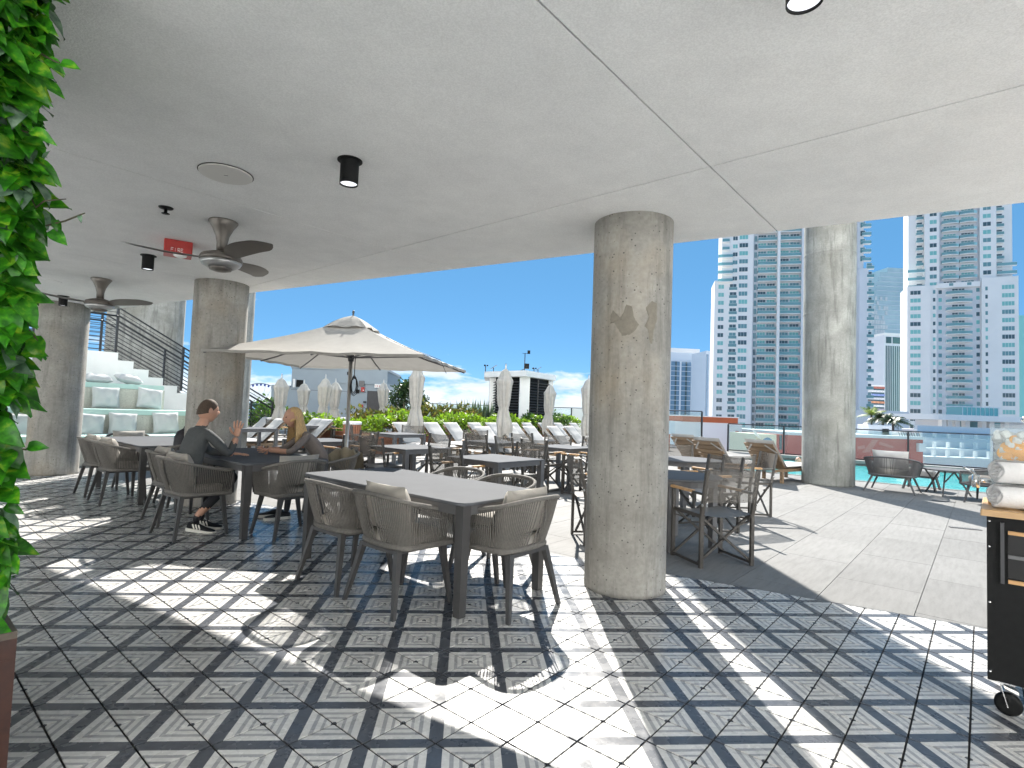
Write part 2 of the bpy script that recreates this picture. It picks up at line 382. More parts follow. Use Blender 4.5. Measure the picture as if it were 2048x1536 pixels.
M['pill'] = mat('pale_pillow', (.47, .48, .485), .9, var=.04, vscale=9, bump=.2, bscale=160)
M['mint'] = mat('mint_cushion', (.44, .63, .59), .85, var=.05, vscale=6, bump=.12, bscale=150)
M['sling'] = mat('mesh_sling', (.15, .138, .125), .75, alpha=.66, var=.05, vscale=30)
M['slings'] = mat('seat_sling', (.19, .18, .17), .7, alpha=.9, var=.05, vscale=30)
M['teak'] = m_wood('teak', (.40, .22, .09), (.58, .34, .15))
M['lwood'] = m_wood('weathered_teak', (.185, .125, .075), (.29, .20, .125))
M['redwood'] = m_wood('redwood_plank', (.26, .10, .055), (.40, .18, .10), (1.2, 20, 20))
M['umb'] = mat('umbrella_canvas', (.375, .36, .335), .9, var=.05, vscale=8, bump=.15, bscale=220, trans=.2)
M['umbc'] = mat('folded_canvas', (.50, .485, .455), .9, var=.09, vscale=9, bump=.2, bscale=60, trans=.15)
M['alu'] = mat('brushed_pole', (.55, .54, .52), .28, metal=.9)
M['chrome'] = mat('chrome', (.8, .8, .8), .08, metal=1.0)
M['fan'] = mat('bronze_fan', (.15, .135, .12), .38, metal=.35, var=.1, vscale=6)
M['fanl'] = mat('fan_hub_ring', (.42, .42, .42), .3, metal=.6)
M['black'] = mat('black_metal', (.008, .0085, .009), .55, var=.2, vscale=30, bump=.05, bscale=300, spec=.2)
M['lens'] = mat('lamp_lens', (.85, .85, .88), .4, emit=(.9, .93, 1, .55))
M['red'] = mat('red_paint', (.42, .035, .03), .4, var=.08, vscale=8)
M['whitep'] = mat('white_print', (.85, .85, .83), .6)
M['pool'] = None
M['led'] = mat('white_soffit_disc', (.60, .59, .57), .7)
M['glass'] = m_glass('rail_glass', (.86, .93, .92), .03)
# ------------------------------------------------------------------ floor of patterned tiles
EA, EB = 5.82, .655                    # the tiled floor ends along y = EA - EB*x
def inside_tile(x, y, mrg=0.0): return y < EA-EB*x-mrg
floor = tag(MB().build('floor', M['grout']), kind='structure')
mb = MB(); mb.M = Matrix.Identity(4)
fp = [(-10.6, -1.6), (5.5, -1.6), (5.5, 1.9), (11, 1.9), (11, EA-EB*11), (-10.6, EA+EB*10.6)]
fp = clip([(-10.6, -1.6), (5.5, -1.6), (5.5, 12.8), (-10.6, 12.8)], EB, 1, EA)
mb.prism(fp, -.30, -.005); fm = mb.build('floor', M['grout']).data
bpy.data.objects.remove(bpy.data.objects['floor.001']); floor.data = fm
TS = P*.70711; g = .0040
mb = MB(); h = TS/2-g; c_ = .0012
mb.M = Matrix.Rotation(R(45), 4, 'Z')
mb.loft([[(-h, -h, -.012), (h, -h, -.012), (h, h, -.012), (-h, h, -.012)], [(-h, -h, -c_), (h, -h, -c_), (h, h, -c_), (-h, h, -c_)],
         [(-h+c_, -h+c_, 0), (h-c_, -h+c_, 0), (h-c_, h-c_, 0), (-h+c_, h-c_, 0)]], cap=True)
t0 = mb.build('tile', M['tile'], floor); tmesh = t0.data
cells = []
for i in range(-60, 61):
    for j in range(-40, 60):
        # tile centres lie at half edges of the corner lattice
        cx, cy = LX+(i+j)*P/2+P/4*1, LY+(i-j)*P/2+P/4*1
        cx, cy = LX+i*P/2, LY+j*P/2
        if (i+j) % 2 == 0: continue
        if cx < -10.4 or cx > 5.3 or cy < -1.5 or cy > EA-EB*cx+P or (cy-cx)*.70711 > 13.3 : continue
        cells.append((cx, cy))
def inview(x, y, z=0.0):
    c = [RM[k][0]*x+RM[k][1]*y+RM[k][2]*(z-CAMZ) for k in range(3)]
    if c[2] < .2: return False
    return -30 < 1024+FPX*c[0]/c[2] < 2078 and -30 < 768+FPX*c[1]/c[2] < 1570
seen = sorted([c for c in cells if inview(*c) and inside_tile(*c, P/2*.8)], key=lambda c: c[0]**2+c[1]**2+(2 if c[0] > 2.6 and c[1] < 3.2 else 0))[:290]
near = set(seen)
rnd = random.Random(3)
for k, (cx, cy) in enumerate(seen):
    o = t0 if k == 0 else ob('tile', tmesh, floor)
    o.location = (cx, cy, rnd.uniform(-.0006, .0004)); o.rotation_euler = (rnd.uniform(-1, 1)*.0012, rnd.uniform(-1, 1)*.0012, 0)
mb = MB()
for cx, cy in cells:
    if (cx, cy) in near: continue
    q = TS/2*1.41421-.0056
    poly = [(cx, cy-q), (cx+q, cy), (cx, cy+q), (cx-q, cy)]
    poly = clip(poly, EB, 1, EA-.004)
    if len(poly) < 3: continue
    n = len(poly); z = rnd.uniform(-.0005, .0003)
    mb.add([(x, y, z) for x, y in poly]+[(x, y, -.012) for x, y in poly], [tuple(range(n))]+[(n+i, n+(i+1) % n, (i+1) % n, i) for i in range(n)], False)
tag(mb.build('tiles', M['tile'], floor), kind='stuff')
# metal edging strip between tiles and pavers
mb = MB(); mb.bar((-10.2, EA+EB*10.2, -.006), (9, EA-EB*9, -.006), .008, .014); mb.build('edging_strip', M['tframe'], floor)

# ------------------------------------------------------------------ terrace of stone pavers, pool
RAIL = 33.35/1.41421                  # the glass rail runs along the line v = RAIL
PN, PF = 21.75/1.41421, 31.2/1.41421   # near and far side of the pool (v)
PU0, PU1 = -7.5, 6.3                   # pool ends (u)
terr = tag(empty('terrace'), kind='structure')
def terrpoly():
    return [(-16, EA+EB*16+.006), (-16, 52), (40, 52), (40, EA-EB*40+.006)]
mb = MB()
# joint bed under the pavers, with the pool cut out: four strips in uv
def uvpoly(u0, u1, v0, v1): return [tuple(uv(u, v)[:2]) for u, v in ((u0, v0), (u1, v0), (u1, v1), (u0, v1))][::-1]
def addpoly(mb, poly, z0, z1):
    for hp in ((-EB, -1, -EA-.006),): poly = clip(poly, *hp)
    if len(poly) > 2:
        if area(poly) < 0: poly = poly[::-1]
        mb.prism(poly, z0, z1)
VMAX = RAIL+.35
for a in ((-20, 45, -10, PN), (-20, PU0, PN, PF), (PU1, 45, PN, PF), (-20, 45, PF, VMAX)):
    addpoly(mb, uvpoly(*a), -.35, -.006)
mb.build('slab', M['joint'], terr)
LU = -1.37/1.41421                     # a paver joint runs along u = -(-1.37)/sqrt2
JU = .97
pieces = []; rest = MB()
PWD, PLN = .6, 1.2
def paver_cell(i, k):
    u0 = JU+i*PWD; off = .6*(i % 2)+.2
    v0 = off+k*PLN
    return u0, u0+PWD, v0, v0+PLN
count = 0
for i in range(-34, 62):
    for k in range(-14, 24):
        u0, u1, v0, v1 = paver_cell(i, k)
        c = uv((u0+u1)/2, (v0+v1)/2)
        if c.x < -15 or c.x > 26 or (c.x > 5 and c.y < 2.6) or c.y > 44 or c.y < -8: continue
        if v1 > VMAX: v1 = VMAX
        if v0 >= VMAX-.05: continue
        gg = .0025
        parts = [(u0+gg, u1-gg, v0+gg, v1-gg)]
        # cut the pool out
        out = []
        for (a, b, p, q) in parts:
            if b <= PU0 or a >= PU1 or q <= PN or p >= PF: out.append((a, b, p, q)); continue
            if a < PU0: out.append((a, PU0, p, q))
            if b > PU1: out.append((PU1, b, p, q))
            if p < PN: out.append((max(a, PU0), min(b, PU1), p, PN))
            if q > PF: out.append((max(a, PU0), min(b, PU1), PF, q))
        for (a, b, p, q) in out:
            if q-p < .03 or b-a < .03: continue
            poly = uvpoly(a, b, p, q); 
            if area(poly) < 0: poly = poly[::-1]
            poly = clip(poly, -EB, -1, -EA-.01)
            if len(poly) < 3 or area(poly) < .004: continue
            d = math.hypot(c.x, c.y)
            full = len(out) == 1 and abs(area(poly)-(PWD-2*gg)*(PLN-2*gg)) < .001
            if inview(c.x, c.y) and d < 15 and count < 280:
                count += 1
                m1 = MB(); z = rnd.uniform(-.0008, .0006)
                m1.prism([(x-c.x, y-c.y) for x, y in poly], -.02, z)
                o = m1.build('paver', M['paver'], terr); o.location = (c.x, c.y, 0)
            else:
                rest.prism(poly, -.02, rnd.uniform(-.0008, .0006))
tag(rest.build('pavers', M['paver'], terr), kind='stuff')

def m_water():
    t = NT('pool_water'); p = t.pos()
    n = t.noise(t.mapping(p, (1.6, 2.6, 1)), 1.6, 4, .6)
    t.b.inputs['Base Color'].default_value = (.035, .40, .42, 1); t.b.inputs['Roughness'].default_value = .06
    c = t.ramp(n, [(.35, (.03, .37, .41)), (.65, (.08, .52, .52))]); t.l.new(c, t.b.inputs['Base Color'])
    t.bump(n, .35, .05); return t.mt
M['pool'] = m_water()
pool = tag(empty('pool'), kind='structure')
mb = MB(); mb.prism(uvpoly(PU0+.001, PU1-.001, PN+.001, PF-.001), -.9, -.07); mb.build('water', M['pool'], pool)
mb = MB()
for a in ((PU0-.02, PU1+.02, PN-.13, PN), (PU0-.02, PU1+.02, PF, PF+.45)):
    mb.prism(uvpoly(*a), -.03, .012 if a[3] == PN else .10)
mb.build('coping', M['paver'], pool)
mb = MB(); mb.prism(uvpoly(PU0, PU1, PN+.0012, PN+.02), -.065, -.004); mb.build('waterline_tile_band', M['steel'], pool)

# ------------------------------------------------------------------ soffit of stucco panels with control joints
CZ = 2.88
ceil = tag(empty('ceiling', (0, 0, 0)), kind='structure')
EDGA, EDGB = 5.93, .684
def edgeclip(poly): return clip(poly, EDGB, 1, EDGA)
npan = 0
for i in range(-5, 6):
    for j in range(-5, 7):
        a0 = -1.79-4.49*i; b0 = 4.64+4.49*j       # x-y = a0.. ; x+y = b0..
        gp = .0075
        def XY(a, b): return ((a+b)/2, (b-a)/2)
        poly = [XY(a0+gp, b0+gp), XY(a0+4.49-gp, b0+gp), XY(a0+4.49-gp, b0+4.49-gp), XY(a0+gp, b0+4.49-gp)]
        if area(poly) < 0: poly = poly[::-1]
        poly = clip(poly, 0, -1, .9); poly = clip(poly, -1, 0, 10.5); poly = clip(poly, 1, 0, 4.8); poly = edgeclip(poly)
        if len(poly) < 3 or area(poly) < .01: continue
        m1 = MB(); cx = sum(p[0] for p in poly)/len(poly); cy = sum(p[1] for p in poly)/len(poly)
        m1.prism([(x-cx, y-cy) for x, y in poly], 0, .03)
        o = m1.build('ceiling_panel', M['stucco'], ceil); o.location = (cx, cy, CZ); npan += 1
mb = MB(); poly = edgeclip([(-10.5, -.9), (4.8, -.9), (4.8, 30), (-10.5, 30)]); mb.prism(poly, CZ+.026, CZ+.9); mb.build('slab', M['stucco'], ceil)
# rear left open; unseen white decks and block added to bounce sunlight into the lounge
mb = MB(); mb.box(-30, 30, -8.5, -1.602, -.35, -.004); mb.box(-30, -10.602, -1.6, 9.5, -.35, -.004); mb.box(5.502, 30, -1.6, 1.9, -.35, -.004); tag(mb.build('bounce_deck', M['white']), kind='structure')
mb = MB(); mb.box(-34, 34, -16, -8.5, 0, 40)
o = mb.build('bounce_block', M['white']); tag(o, 'unseen white block added behind the covered lounge to bounce sunlight in', 'building')
# ------------------------------------------------------------------ columns
def column(name, x, y, r, z1, mt, label, rz=0, n=48):
    o = thing(name, label, 'column', (x, y, 0), rz, 'round concrete columns')
    mb = MB(); mb.smooth = True
    rr = random.Random(int(x*100))
    prof = [(r*1.0, 0), (r*1.004, .03), (r, .06)]+[(r*(1+rr.uniform(-.002, .002)), z1*k/10) for k in range(1, 10)]+[(r, z1)]
    mb.lathe(prof, 96); o2 = mb.build('shaft', mt, o)
    return o
c1 = column('column', 1.285, 4.315, .312, CZ, M['conc'], 'round concrete column in the middle with two patched mortar smears', R(0))
column('column', -3.30, 7.56, .325, CZ, M['conc'], 'round concrete column behind the seated man and woman', 2.0)
column('column', -6.93, 9.98, .36, CZ, M['conc'], 'round concrete column at the far left in front of the cushioned benches', 4.0)
c4 = column('column', 7.97, 11.63, .515, 12, M['conc2'], 'tall stained concrete column between the sun loungers and the pool chairs', 1.0)
column('column', 2.68, 9.25, .515, 12, M['conc2'], 'tall concrete column hidden behind the patched middle column', 3.0)
column('column', -5.48, 13.0, .515, 12, M['conc2'], 'tall concrete column whose shaded edge shows behind the couple\'s column', 2.4)
for z0, h_ in ((5.05, .05), (3.72, .05)):
    mb = MB(); mb.smooth = True; mb.lathe([(.5155, z0), (.5185, z0+.012), (.5185, z0+h_-.012), (.5155, z0+h_)], 48, False); mb.build('pour_seam', M['conc2'], c4)
# mortar smears on the middle column
def smear(z0, a0, pts, parent):
    mb = MB(); r = .3128; out = []
    n0 = len(pts); rs = random.Random(n0)
    for i in range(n0):                                   # rounded, slightly ragged outline
        p, q = pts[i], pts[(i+1) % n0]
        for t in (0, .25, .5, .75): out.append((p[0]+(q[0]-p[0])*t+rs.uniform(-.7, .7), p[1]+(q[1]-p[1])*t+rs.uniform(-.004, .004)))
    n = len(out); cen = (sum(p[0] for p in out)/n, sum(p[1] for p in out)/n); K_ = 9
    def q(p, rr): a = R(a0+p[0]); return (rr*math.cos(a), rr*math.sin(a), z0+p[1])
    vs = [q(cen, r+.0026)]; fs = []
    for k in range(1, K_+1):
        for p in out: s = k/K_; vs.append(q((cen[0]+(p[0]-cen[0])*s, cen[1]+(p[1]-cen[1])*s), r+(.0026 if k < K_ else .0002)))
    for i in range(n):
        j = (i+1) % n; fs.append((0, 1+i, 1+j))
        for k in range(K_-1): fs.append((1+k*n+i, 1+(k+1)*n+i, 1+(k+1)*n+j, 1+k*n+j))
    mb.add(vs, fs, True); return mb.build('mortar_patch', M['patch'], parent)
smear(2.03, 250, [(-22, .10), (-14, .03), (-9, .06), (-3, .14), (4, .12), (8, .03), (14, -.01), (7, -.07), (1, -.09), (-8, -.10), (-16, -.03), (-21, .02), (-26, .00), (-27, .06)], c1)
smear(2.10, 281, [(-8, .05), (0, .10), (9, .09), (10, -.03), (5, -.12), (3, -.22), (-1, -.22), (-4, -.12), (-9, -.09), (-3, -.02)], c1)

# ------------------------------------------------------------------ benches in three tiers, stair, pier
UB = [13.0, 14.0, 15.0]; ZB = [.45, .95, 1.52]; V0 = -4.0; V1 = [5.6, 5.15, 4.72]
ben = thing('tiered_bench', 'stepped concrete seating in three tiers with mint cushions beside the stair', 'bench', tuple(uv(13, 2, 0)))
bl = uv(13, 2, 0)
def uvbox(mb, u0, u1, v0, v1, z0, z1):
    pl = [tuple((uv(u, v)-bl)[:2]) for u, v in ((u0, v0), (u1, v0), (u1, v1), (u0, v1))]
    if area(pl) < 0: pl = pl[::-1]
    mb.prism(pl, z0, z1)
for k in range(3):
    mb = MB(); uvbox(mb, UB[k], 16.0, V0, V1[k], (0 if k == 0 else ZB[k-1]), ZB[k]-.002*0); mb.build('tier', M['conc3'], ben)
for k in range(3):
    mb = MB()
    # seat pad: chamfered slab
    a = [tuple((uv(u, v)-bl)[:2]) for u, v in ((UB[k]-.02, V0), (UB[k]+(.78 if k < 2 else .9), V0), (UB[k]+(.78 if k < 2 else .9), V1[k]-.02), (UB[k]-.02, V1[k]-.02))]
    if area(a) < 0: a = a[::-1]
    cxx = sum(p[0] for p in a)/4; cyy = sum(p[1] for p in a)/4
    b = [(p[0]+(.03 if p[0] < cxx else -.03)*.7, p[1]+(.03 if p[1] < cyy else -.03)*.7) for p in a]
    mb.loft([[(x, y, ZB[k]+.003) for x, y in b], [(x, y, ZB[k]+.03) for x, y in a], [(x, y, ZB[k]+.085) for x, y in a], [(x, y, ZB[k]+.11) for x, y in b]], cap=True)
    mb.build('seat_pad', M['mint'], ben)
st = thing('stair', 'white stair with stepped side wall rising to the left behind the benches', 'stair', tuple(bl))
mb = MB(); uvbox(mb, 16.0, 16.22, -6, 3.98, 0, 2.40); mb.build('landing_wall', M['white'], st)
mb = MB(); uvbox(mb, 16.22, 17.6, -6, 3.98, 2.2, 2.38); mb.build('landing', M['conc3'], st)
for k in range(13):
    z = 2.40-.183*(k+1)
    if z < .1: break
    mb = MB(); v = 3.98+.335*k; uvbox(mb, 16.0, 16.22, v, v+.334, 0, z); mb.build('stringer_step', M['white'], st)
    mb = MB(); uvbox(mb, 16.22, 17.6, v, v+.36, max(0, z-.2), z-.02); mb.build('step', M['conc3'], st)
def railing(name, label, u, vs, lands, group):
    """posts at vs; sloped follows the stair"""
    r = thing(name, label, 'railing', tuple(bl), 0, group)
    def zf(v): return 2.40 if v < 3.98 else 2.40-.546*(v-3.98)
    def pt(v, dz): 
        q = uv(u, v)-bl; return (q.x, q.y, zf(v)+dz)
    for v in vs:
        mb = MB(); mb.bar(pt(v, -.05), pt(v, 1.10), .05, .05, U); mb.build('post', M['railmet'], r)
    seg = [(-5.5, 3.98), (3.98, 8.0)]
    for a, b in seg:
        mb = MB(); mb.bar(pt(a, 1.10), pt(b, 1.10), .05, .03); mb.build('top_rail', M['railmet'], r)
        mb = MB(); mb.bar(pt(a, .06), pt(b, .06), .03, .02); mb.build('bottom_rail', M['railmet'], r)
        q0 = uv(u-.06, a)-bl; q1 = uv(u-.06, b)-bl
        mb = MB(); mb.tube([(q0.x, q0.y, zf(a)+.90), (q1.x, q1.y, zf(b)+.90)], .019, 8); mb.build('handrail', M['railmet'], r)
        for k in range(9):
            dz = .06+(k+1)*.104
            mb = MB(); mb.bar(pt(a, dz), pt(b, dz), .012, .014); mb.build('bar', M['railmet'], r)
railing('stair_railing', 'near dark steel railing of the stair behind the benches', 16.12, [-5.2, -3.7, -2.2, -.6, 1.0, 2.6, 3.95, 5.45, 6.7, 7.95], None, 'steel railings of the stair')
railing('stair_railing', 'far dark steel railing on the other side of the stair behind the benches', 17.5, [-5.2, -3.7, -2.2, -.6, 1.0, 2.6, 3.95, 5.45, 6.7, 7.95], None, 'steel railings of the stair')
# concrete pier above the stair
a = aty(208, 700, 19.5); b = aty(366, 700, 20.5)
mb = MB(); mb.smooth = True
d = Vector((b.x-a.x, b.y-a.y, 0)); L = d.length; d.normalize(); nrm = Vector((-d.y, d.x, 0))
ring = [(0, 0), (L-.5, 0)]+[(L-.5+.5*math.sin(R(t)), .5-.5*math.cos(R(t))) for t in (18, 36, 54, 72, 90)]+[(L, 1.2), (0, 1.2)]
mb.loft([[(p*d.x+q*nrm.x, p*d.y+q*nrm.y, z) for p, q in ring] for z in (0, 4, 8, 12)], True, True, False)
mb.smooth = False
o = mb.build('pier', M['conc2']); o.location = (a.x, a.y, 0); tag(o, 'massive pale concrete pier with a rounded end beyond the stair', 'pier')
# ------------------------------------------------------------------ tables
def face_rz(f):
    """turn so that local +y looks along f"""
    return math.atan2(-f[0], f[1])
RZU = face_rz((-.70711, .70711)); RZV = face_rz((.70711, .70711))
def dining_table(N_, L, W, H, label, group, cat='table'):
    """near corner N_; long side along U, short side along V"""
    o = thing('dining_table', label, cat, (N_[0], N_[1], 0), RZV, group)   # local +y = V, local -x = U
    mb = MB(); r = .075; x0, x1, y0, y1 = -L, 0, 0, W
    def rr(x0, x1, y0, y1, r, k=6):
        p = []
        for cx, cy, a0 in ((x1-r, y0+r, -90), (x1-r, y1-r, 0), (x0+r, y1-r, 90), (x0+r, y0+r, 180)):
            for t in range(k+1): a = R(a0+90*t/k); p.append((cx+r*math.cos(a), cy+r*math.sin(a)))
        return p
    a = rr(x0, x1, y0, y1, r); b = rr(x0+.004, x1-.004, y0+.004, y1-.004, r-.004)
    mb.loft([[(x, y, H-.022) for x, y in b], [(x, y, H-.018) for x, y in a], [(x, y, H-.004) for x, y in a], [(x, y, H) for x, y in b]], True)
    mb.build('tabletop', M['ttop'], o)
    mb = MB(); t = .02; q = .035
    for (p0, p1) in (((x0+q, y0+q), (x1-q, y0+q)), ((x0+q, y1-q), (x1-q, y1-q))): mb.box(p0[0]+.06, p1[0]-.06, p0[1]-t/2, p0[1]+t/2, H-.085, H-.023)
    for x in (x0+q, x1-q): mb.box(x-t/2, x+t/2, y0+q+.06, y1-q-.06, H-.085, H-.023)
    mb.build('apron', M['tframe'], o)
    for sx in (x0+.055, x1-.055):
        for sy in (y0+.055, y1-.055):
            mb = MB(); mb.loft([[(sx+a*k, sy+b*k, z) for a, b in ((-1, -1), (1, -1), (1, 1), (-1, 1))] for z, k in ((0, .029), (H-.024, .036))], True); mb.build('leg', M['leg'], o)
    return o
T1 = Vector((0.005, 3.565)); T2 = Vector((-2.115, 5.555)); T3 = Vector((-4.0, 7.21))
TABG = 'long grey dining tables under the soffit'
dining_table(T1, 2.0, .93, .735, 'empty grey dining table nearest the viewpoint with a sunlit far corner', TABG)
dining_table(T2, 1.85, .93, .735, 'grey dining table where the man and the woman sit', TABG)
dining_table(T3, 2.0, .93, .735, 'grey dining table by the tiered benches with a backpack at its end', TABG)
def square_table(c, label, H=.73, sz=.9):
    o = thing('square_table', label, 'table', (c[0], c[1], 0), RZV, 'small square tables on the sunny terrace')
    h = sz/2; mb = MB(); mb.cbox(-h, h, -h, h, H-.02, H, .004); mb.build('tabletop', M['ttop'], o)
    mb = MB()
    for s_ in (-1, 1):
        mb.box(-h+.08, h-.08, s_*(h-.03)-.015, s_*(h-.03)+.015, H-.075, H-.021); mb.box(s_*(h-.03)-.015, s_*(h-.03)+.015, -h+.08, h-.08, H-.075, H-.021)
    mb.build('apron', M['tframe'], o)
    for sx in (-1, 1):
        for sy in (-1, 1):
            mb = MB(); x, y = sx*(h-.035), sy*(h-.035); mb.box(x-.034, x+.034, y-.034, y+.034, 0, H-.021); mb.build('leg', M['tframe'], o)
    return o
TA, TB, TC_, TD, TE, TF = (-.85, 8.72), (-1.55, 12.95), (-2.45, 9.65), (.40, 7.17), (1.80, 10.02), (.58, 10.95)
square_table(TA, 'grey square table second behind the near dining table, under the umbrella edge')
square_table(TB, 'grey square table beside the row of loungers with the plants behind')
square_table(TC_, 'grey square table at the umbrella pole')
square_table(TD, 'grey square table directly behind the near dining table')
square_table(TE, 'grey square table partly hidden by the middle concrete column')
square_table(TF, 'grey square table behind three sling chairs in the centre of the terrace')
TI, TJ = (-4.35, 16.2), (-4.95, 13.2)
square_table(TI, 'grey square table in front of the timber planter behind the woman')
square_table(TJ, 'grey square table seen between the man\'s raised hand and the woman')
def round_table(c, label, H=.73, r=.5):
    o = thing('round_table', label, 'table', (c[0], c[1], 0), R(20), 'round grey tables beside the middle column')
    mb = MB(); mb.smooth = False
    mb.lathe([(r-.006, H-.024), (r, H-.02), (r, H-.004), (r-.005, H)], 40, True, False); mb.build('tabletop', M['ttop'], o)
    mb = MB(); mb.lathe([(r-.03, H-.085), (r-.03, H-.026)], 36, True, False); mb.build('apron', M['tframe'], o)
    for k in range(4):
        a = R(45+90*k); x, y = (r-.09)*math.cos(a), (r-.09)*math.sin(a)
        mb = MB(); mb.box(x-.03, x+.03, y-.03, y+.03, 0, H-.086); mb.build('leg', M['tframe'], o)
TH, TG = (2.22, 5.78), (3.27, 8.02)
round_table(TH, 'nearer round grey table cut off by the middle concrete column')
round_table(TG, 'farther round grey table behind the near one at the middle column', r=.52)

# ------------------------------------------------------------------ rope tub chairs
def rope_chair_proto(name, label, cat, w=.58, d=.56, zb=.41, back=.765, arm=.645, nrope=84, rope='rope', pillow=True, seat_h=.075, lean=1.0):
    o = thing(name, label, cat)
    hw = w/2
    def rail(t):
        """t in 0..1 from the front right round the back to the front left; arm rail"""
        s = t*2-1; a = abs(s)
        if a > .52:
            k = (a-.52)/.48; y = -.10+k*(d*.5+.10-.02); x = hw*(1.0+.0*k)-.012*k
            x = hw-.006*k
        else:
            th = a/.52*PI/2; x = hw*math.sin(th)**.72; y = -.10-(d/2-.08)*math.cos(th)**.75
        z = arm+(back-arm)*(0.5+0.5*math.cos(PI*min(1, a/.95)))**.8
        return Vector((math.copysign(x, -s), y, z))
    def ring(t):
        s = t*2-1; a = abs(s); bw = hw*.83
        if a > .52: k = (a-.52)/.48; y = -.07+k*(d*.5+.05); x = bw
        else: th = a/.52*PI/2; x = bw*math.sin(th)**.6; y = -.07-(d*.5-.16)*math.cos(th)**.62
        return Vector((math.copysign(x, -s), y, zb+.012*math.cos(PI*a*.5)))
    mb = MB(); mb.smooth = True
    path = [rail(k/40) for k in range(41)]
    mb.tube(path, [.0135]+[.016]*39+[.0135], 8); mb.build('arm_rail', M[rope], o)
    mb = MB(); mb.smooth = True
    pr_ = [ring(k/40) for k in range(41)]; mb.tube(pr_+[Vector((.0, pr_[-1].y+.005, zb))], .021, 8, closed=True); mb.build('seat_ring', M[rope], o)
    mb = MB(); mb.smooth = True
    for k in range(nrope):
        t = (k+.5)/nrope; a, b = rail(t), ring(t); mid = (a+b)/2+Vector((a.x-b.x, a.y-b.y, 0))*.06
        mb.tube([a, mid, b], .0047, 5, cap=False)
    tag(mb.build('rope_weave', M[rope], o), kind='stuff')
    for sx in (-1, 1):
        mb = MB(); mb.tube([rail(0 if sx > 0 else 1)+Vector((0, -.004, 0)), ring(0 if sx > 0 else 1)+Vector((0, .02, 0))], .012, 6); mb.build('front_stay', M['leg'], o)
    mb = MB(); bw = hw*.74
    def sq(z, k, e=3.2):
        p = []
        for j in range(24):
            a = 2*PI*j/24; c, s_ = math.cos(a), math.sin(a)
            p.append((bw*k*math.copysign(abs(c)**(2/e), c),   .03+(d*.40)*k*math.copysign(abs(s_)**(2/e), s_), z))
        return p
    mb.loft([sq(zb+.0, .9), sq(zb+.02, .97), sq(zb+seat_h-.02, .985), sq(zb+seat_h, .93), sq(zb+seat_h+.008, .7)], True, True, True); mb.build('seat_cushion', M['cush'], o)
    mb = MB(); mb.box(-bw*.9, bw*.9, -d*.36, d*.40, zb-.03, zb-.006); mb.build('seat_frame', M['leg'], o)
    for sx in (-1, 1):
        for (y0, y1, fr) in ((d*.36, d*.41, 1), (-d*.32, -d*.46, 0)):
            mb = MB(); x0, x1 = sx*bw*.86, sx*(hw*.93)
            mb.loft([[(x1+a*.013, y1+b*.013, 0) for a, b in ((-1, -1), (1, -1), (1, 1), (-1, 1))], [(x0+a*.021, y0+b*.021, zb-.004) for a, b in ((-1, -1), (1, -1), (1, 1), (-1, 1))]], True)
            mb.build('leg', M['leg'], o)
    if pillow: add_pillow(o)
    return o
def add_pillow(o, dz=0.0, tilt=13, w=.43, h=.33, dy=0.0, seed=1):
    mb = MB(); mb.M = Matrix.Translation((0, -.130+dy, .655+dz)) @ Matrix.Rotation(R(tilt), 4, 'X'); mb.pillow(w, h, .15, 12, .006, seed)
    return mb.build('back_cushion', M['cush'], o)
RG = 'taupe rope armchairs round the dining tables'
pA = rope_chair_proto('rope_armchair', '', 'chair', pillow=True)
pB = rope_chair_proto('rope_armchair', '', 'chair', pillow=False)
def rc(proto, x, y, f, label): return inst(proto, (x, y, 0), face_rz(f), label, RG)
u, v = (-.70711, .70711), (.70711, .70711); nu, nv = (.70711, -.70711), (-.70711, -.70711)
def on(T, a, b): return T+Vector((u[0]*a+v[0]*b, u[1]*a+v[1]*b))
p = on(T1, .56, -.03); rc(pA, p.x, p.y, v, 'rope armchair with slumped cushion at the near table, its back to us')
p = on(T1, 1.20, -.03); rc(pB, p.x, p.y, v, 'rope armchair without cushion at the far left of the near table')
p = on(T1, .01, .46); rc(pA, p.x, p.y, u, 'rope armchair with upright cushion at the right end of the near table')
p = on(T1, .62, .98); rc(pB, p.x, p.y, nv, 'rope armchair tucked behind the near table, closer to its right corner')
p = on(T1, 1.26, 1.03); rc(pB, p.x, p.y, nv, 'rope armchair tucked behind the near table, its curved back farther from the corner')
rc(pA, -2.70, 5.82, (.66, .75), 'rope armchair in which the man sits')
rc(pA, -3.14, 6.43, (.72, .69), 'empty rope armchair beyond the seated man\'s chair')
rc(pA, -1.78, 5.90, u, 'rope armchair with cushion turned away from us before the woman')
rc(pB, -1.62, 6.92, (-.86, -.5), 'rope armchair in which the blond woman sits')
p = on(T3, .55, -.05); rc(pA, p.x, p.y, v, 'rope armchair nearer us of the two at the table by the benches')
p = on(T3, 1.26, -.05); rc(pA, p.x, p.y, v, 'rope armchair next to the far left column at the table by the benches')
p = on(T3, .85, 1.02); rc(pA, p.x, p.y, nv, 'rope armchair facing us across the table by the benches')
p = on(T3, 2.02, .46); rc(pA, p.x, p.y, nu, 'rope armchair at the far end of the table by the benches')
p = on(T3, -.08, .50); rc(pB, p.x, p.y, u, 'rope armchair holding the black backpack')
bpk = p

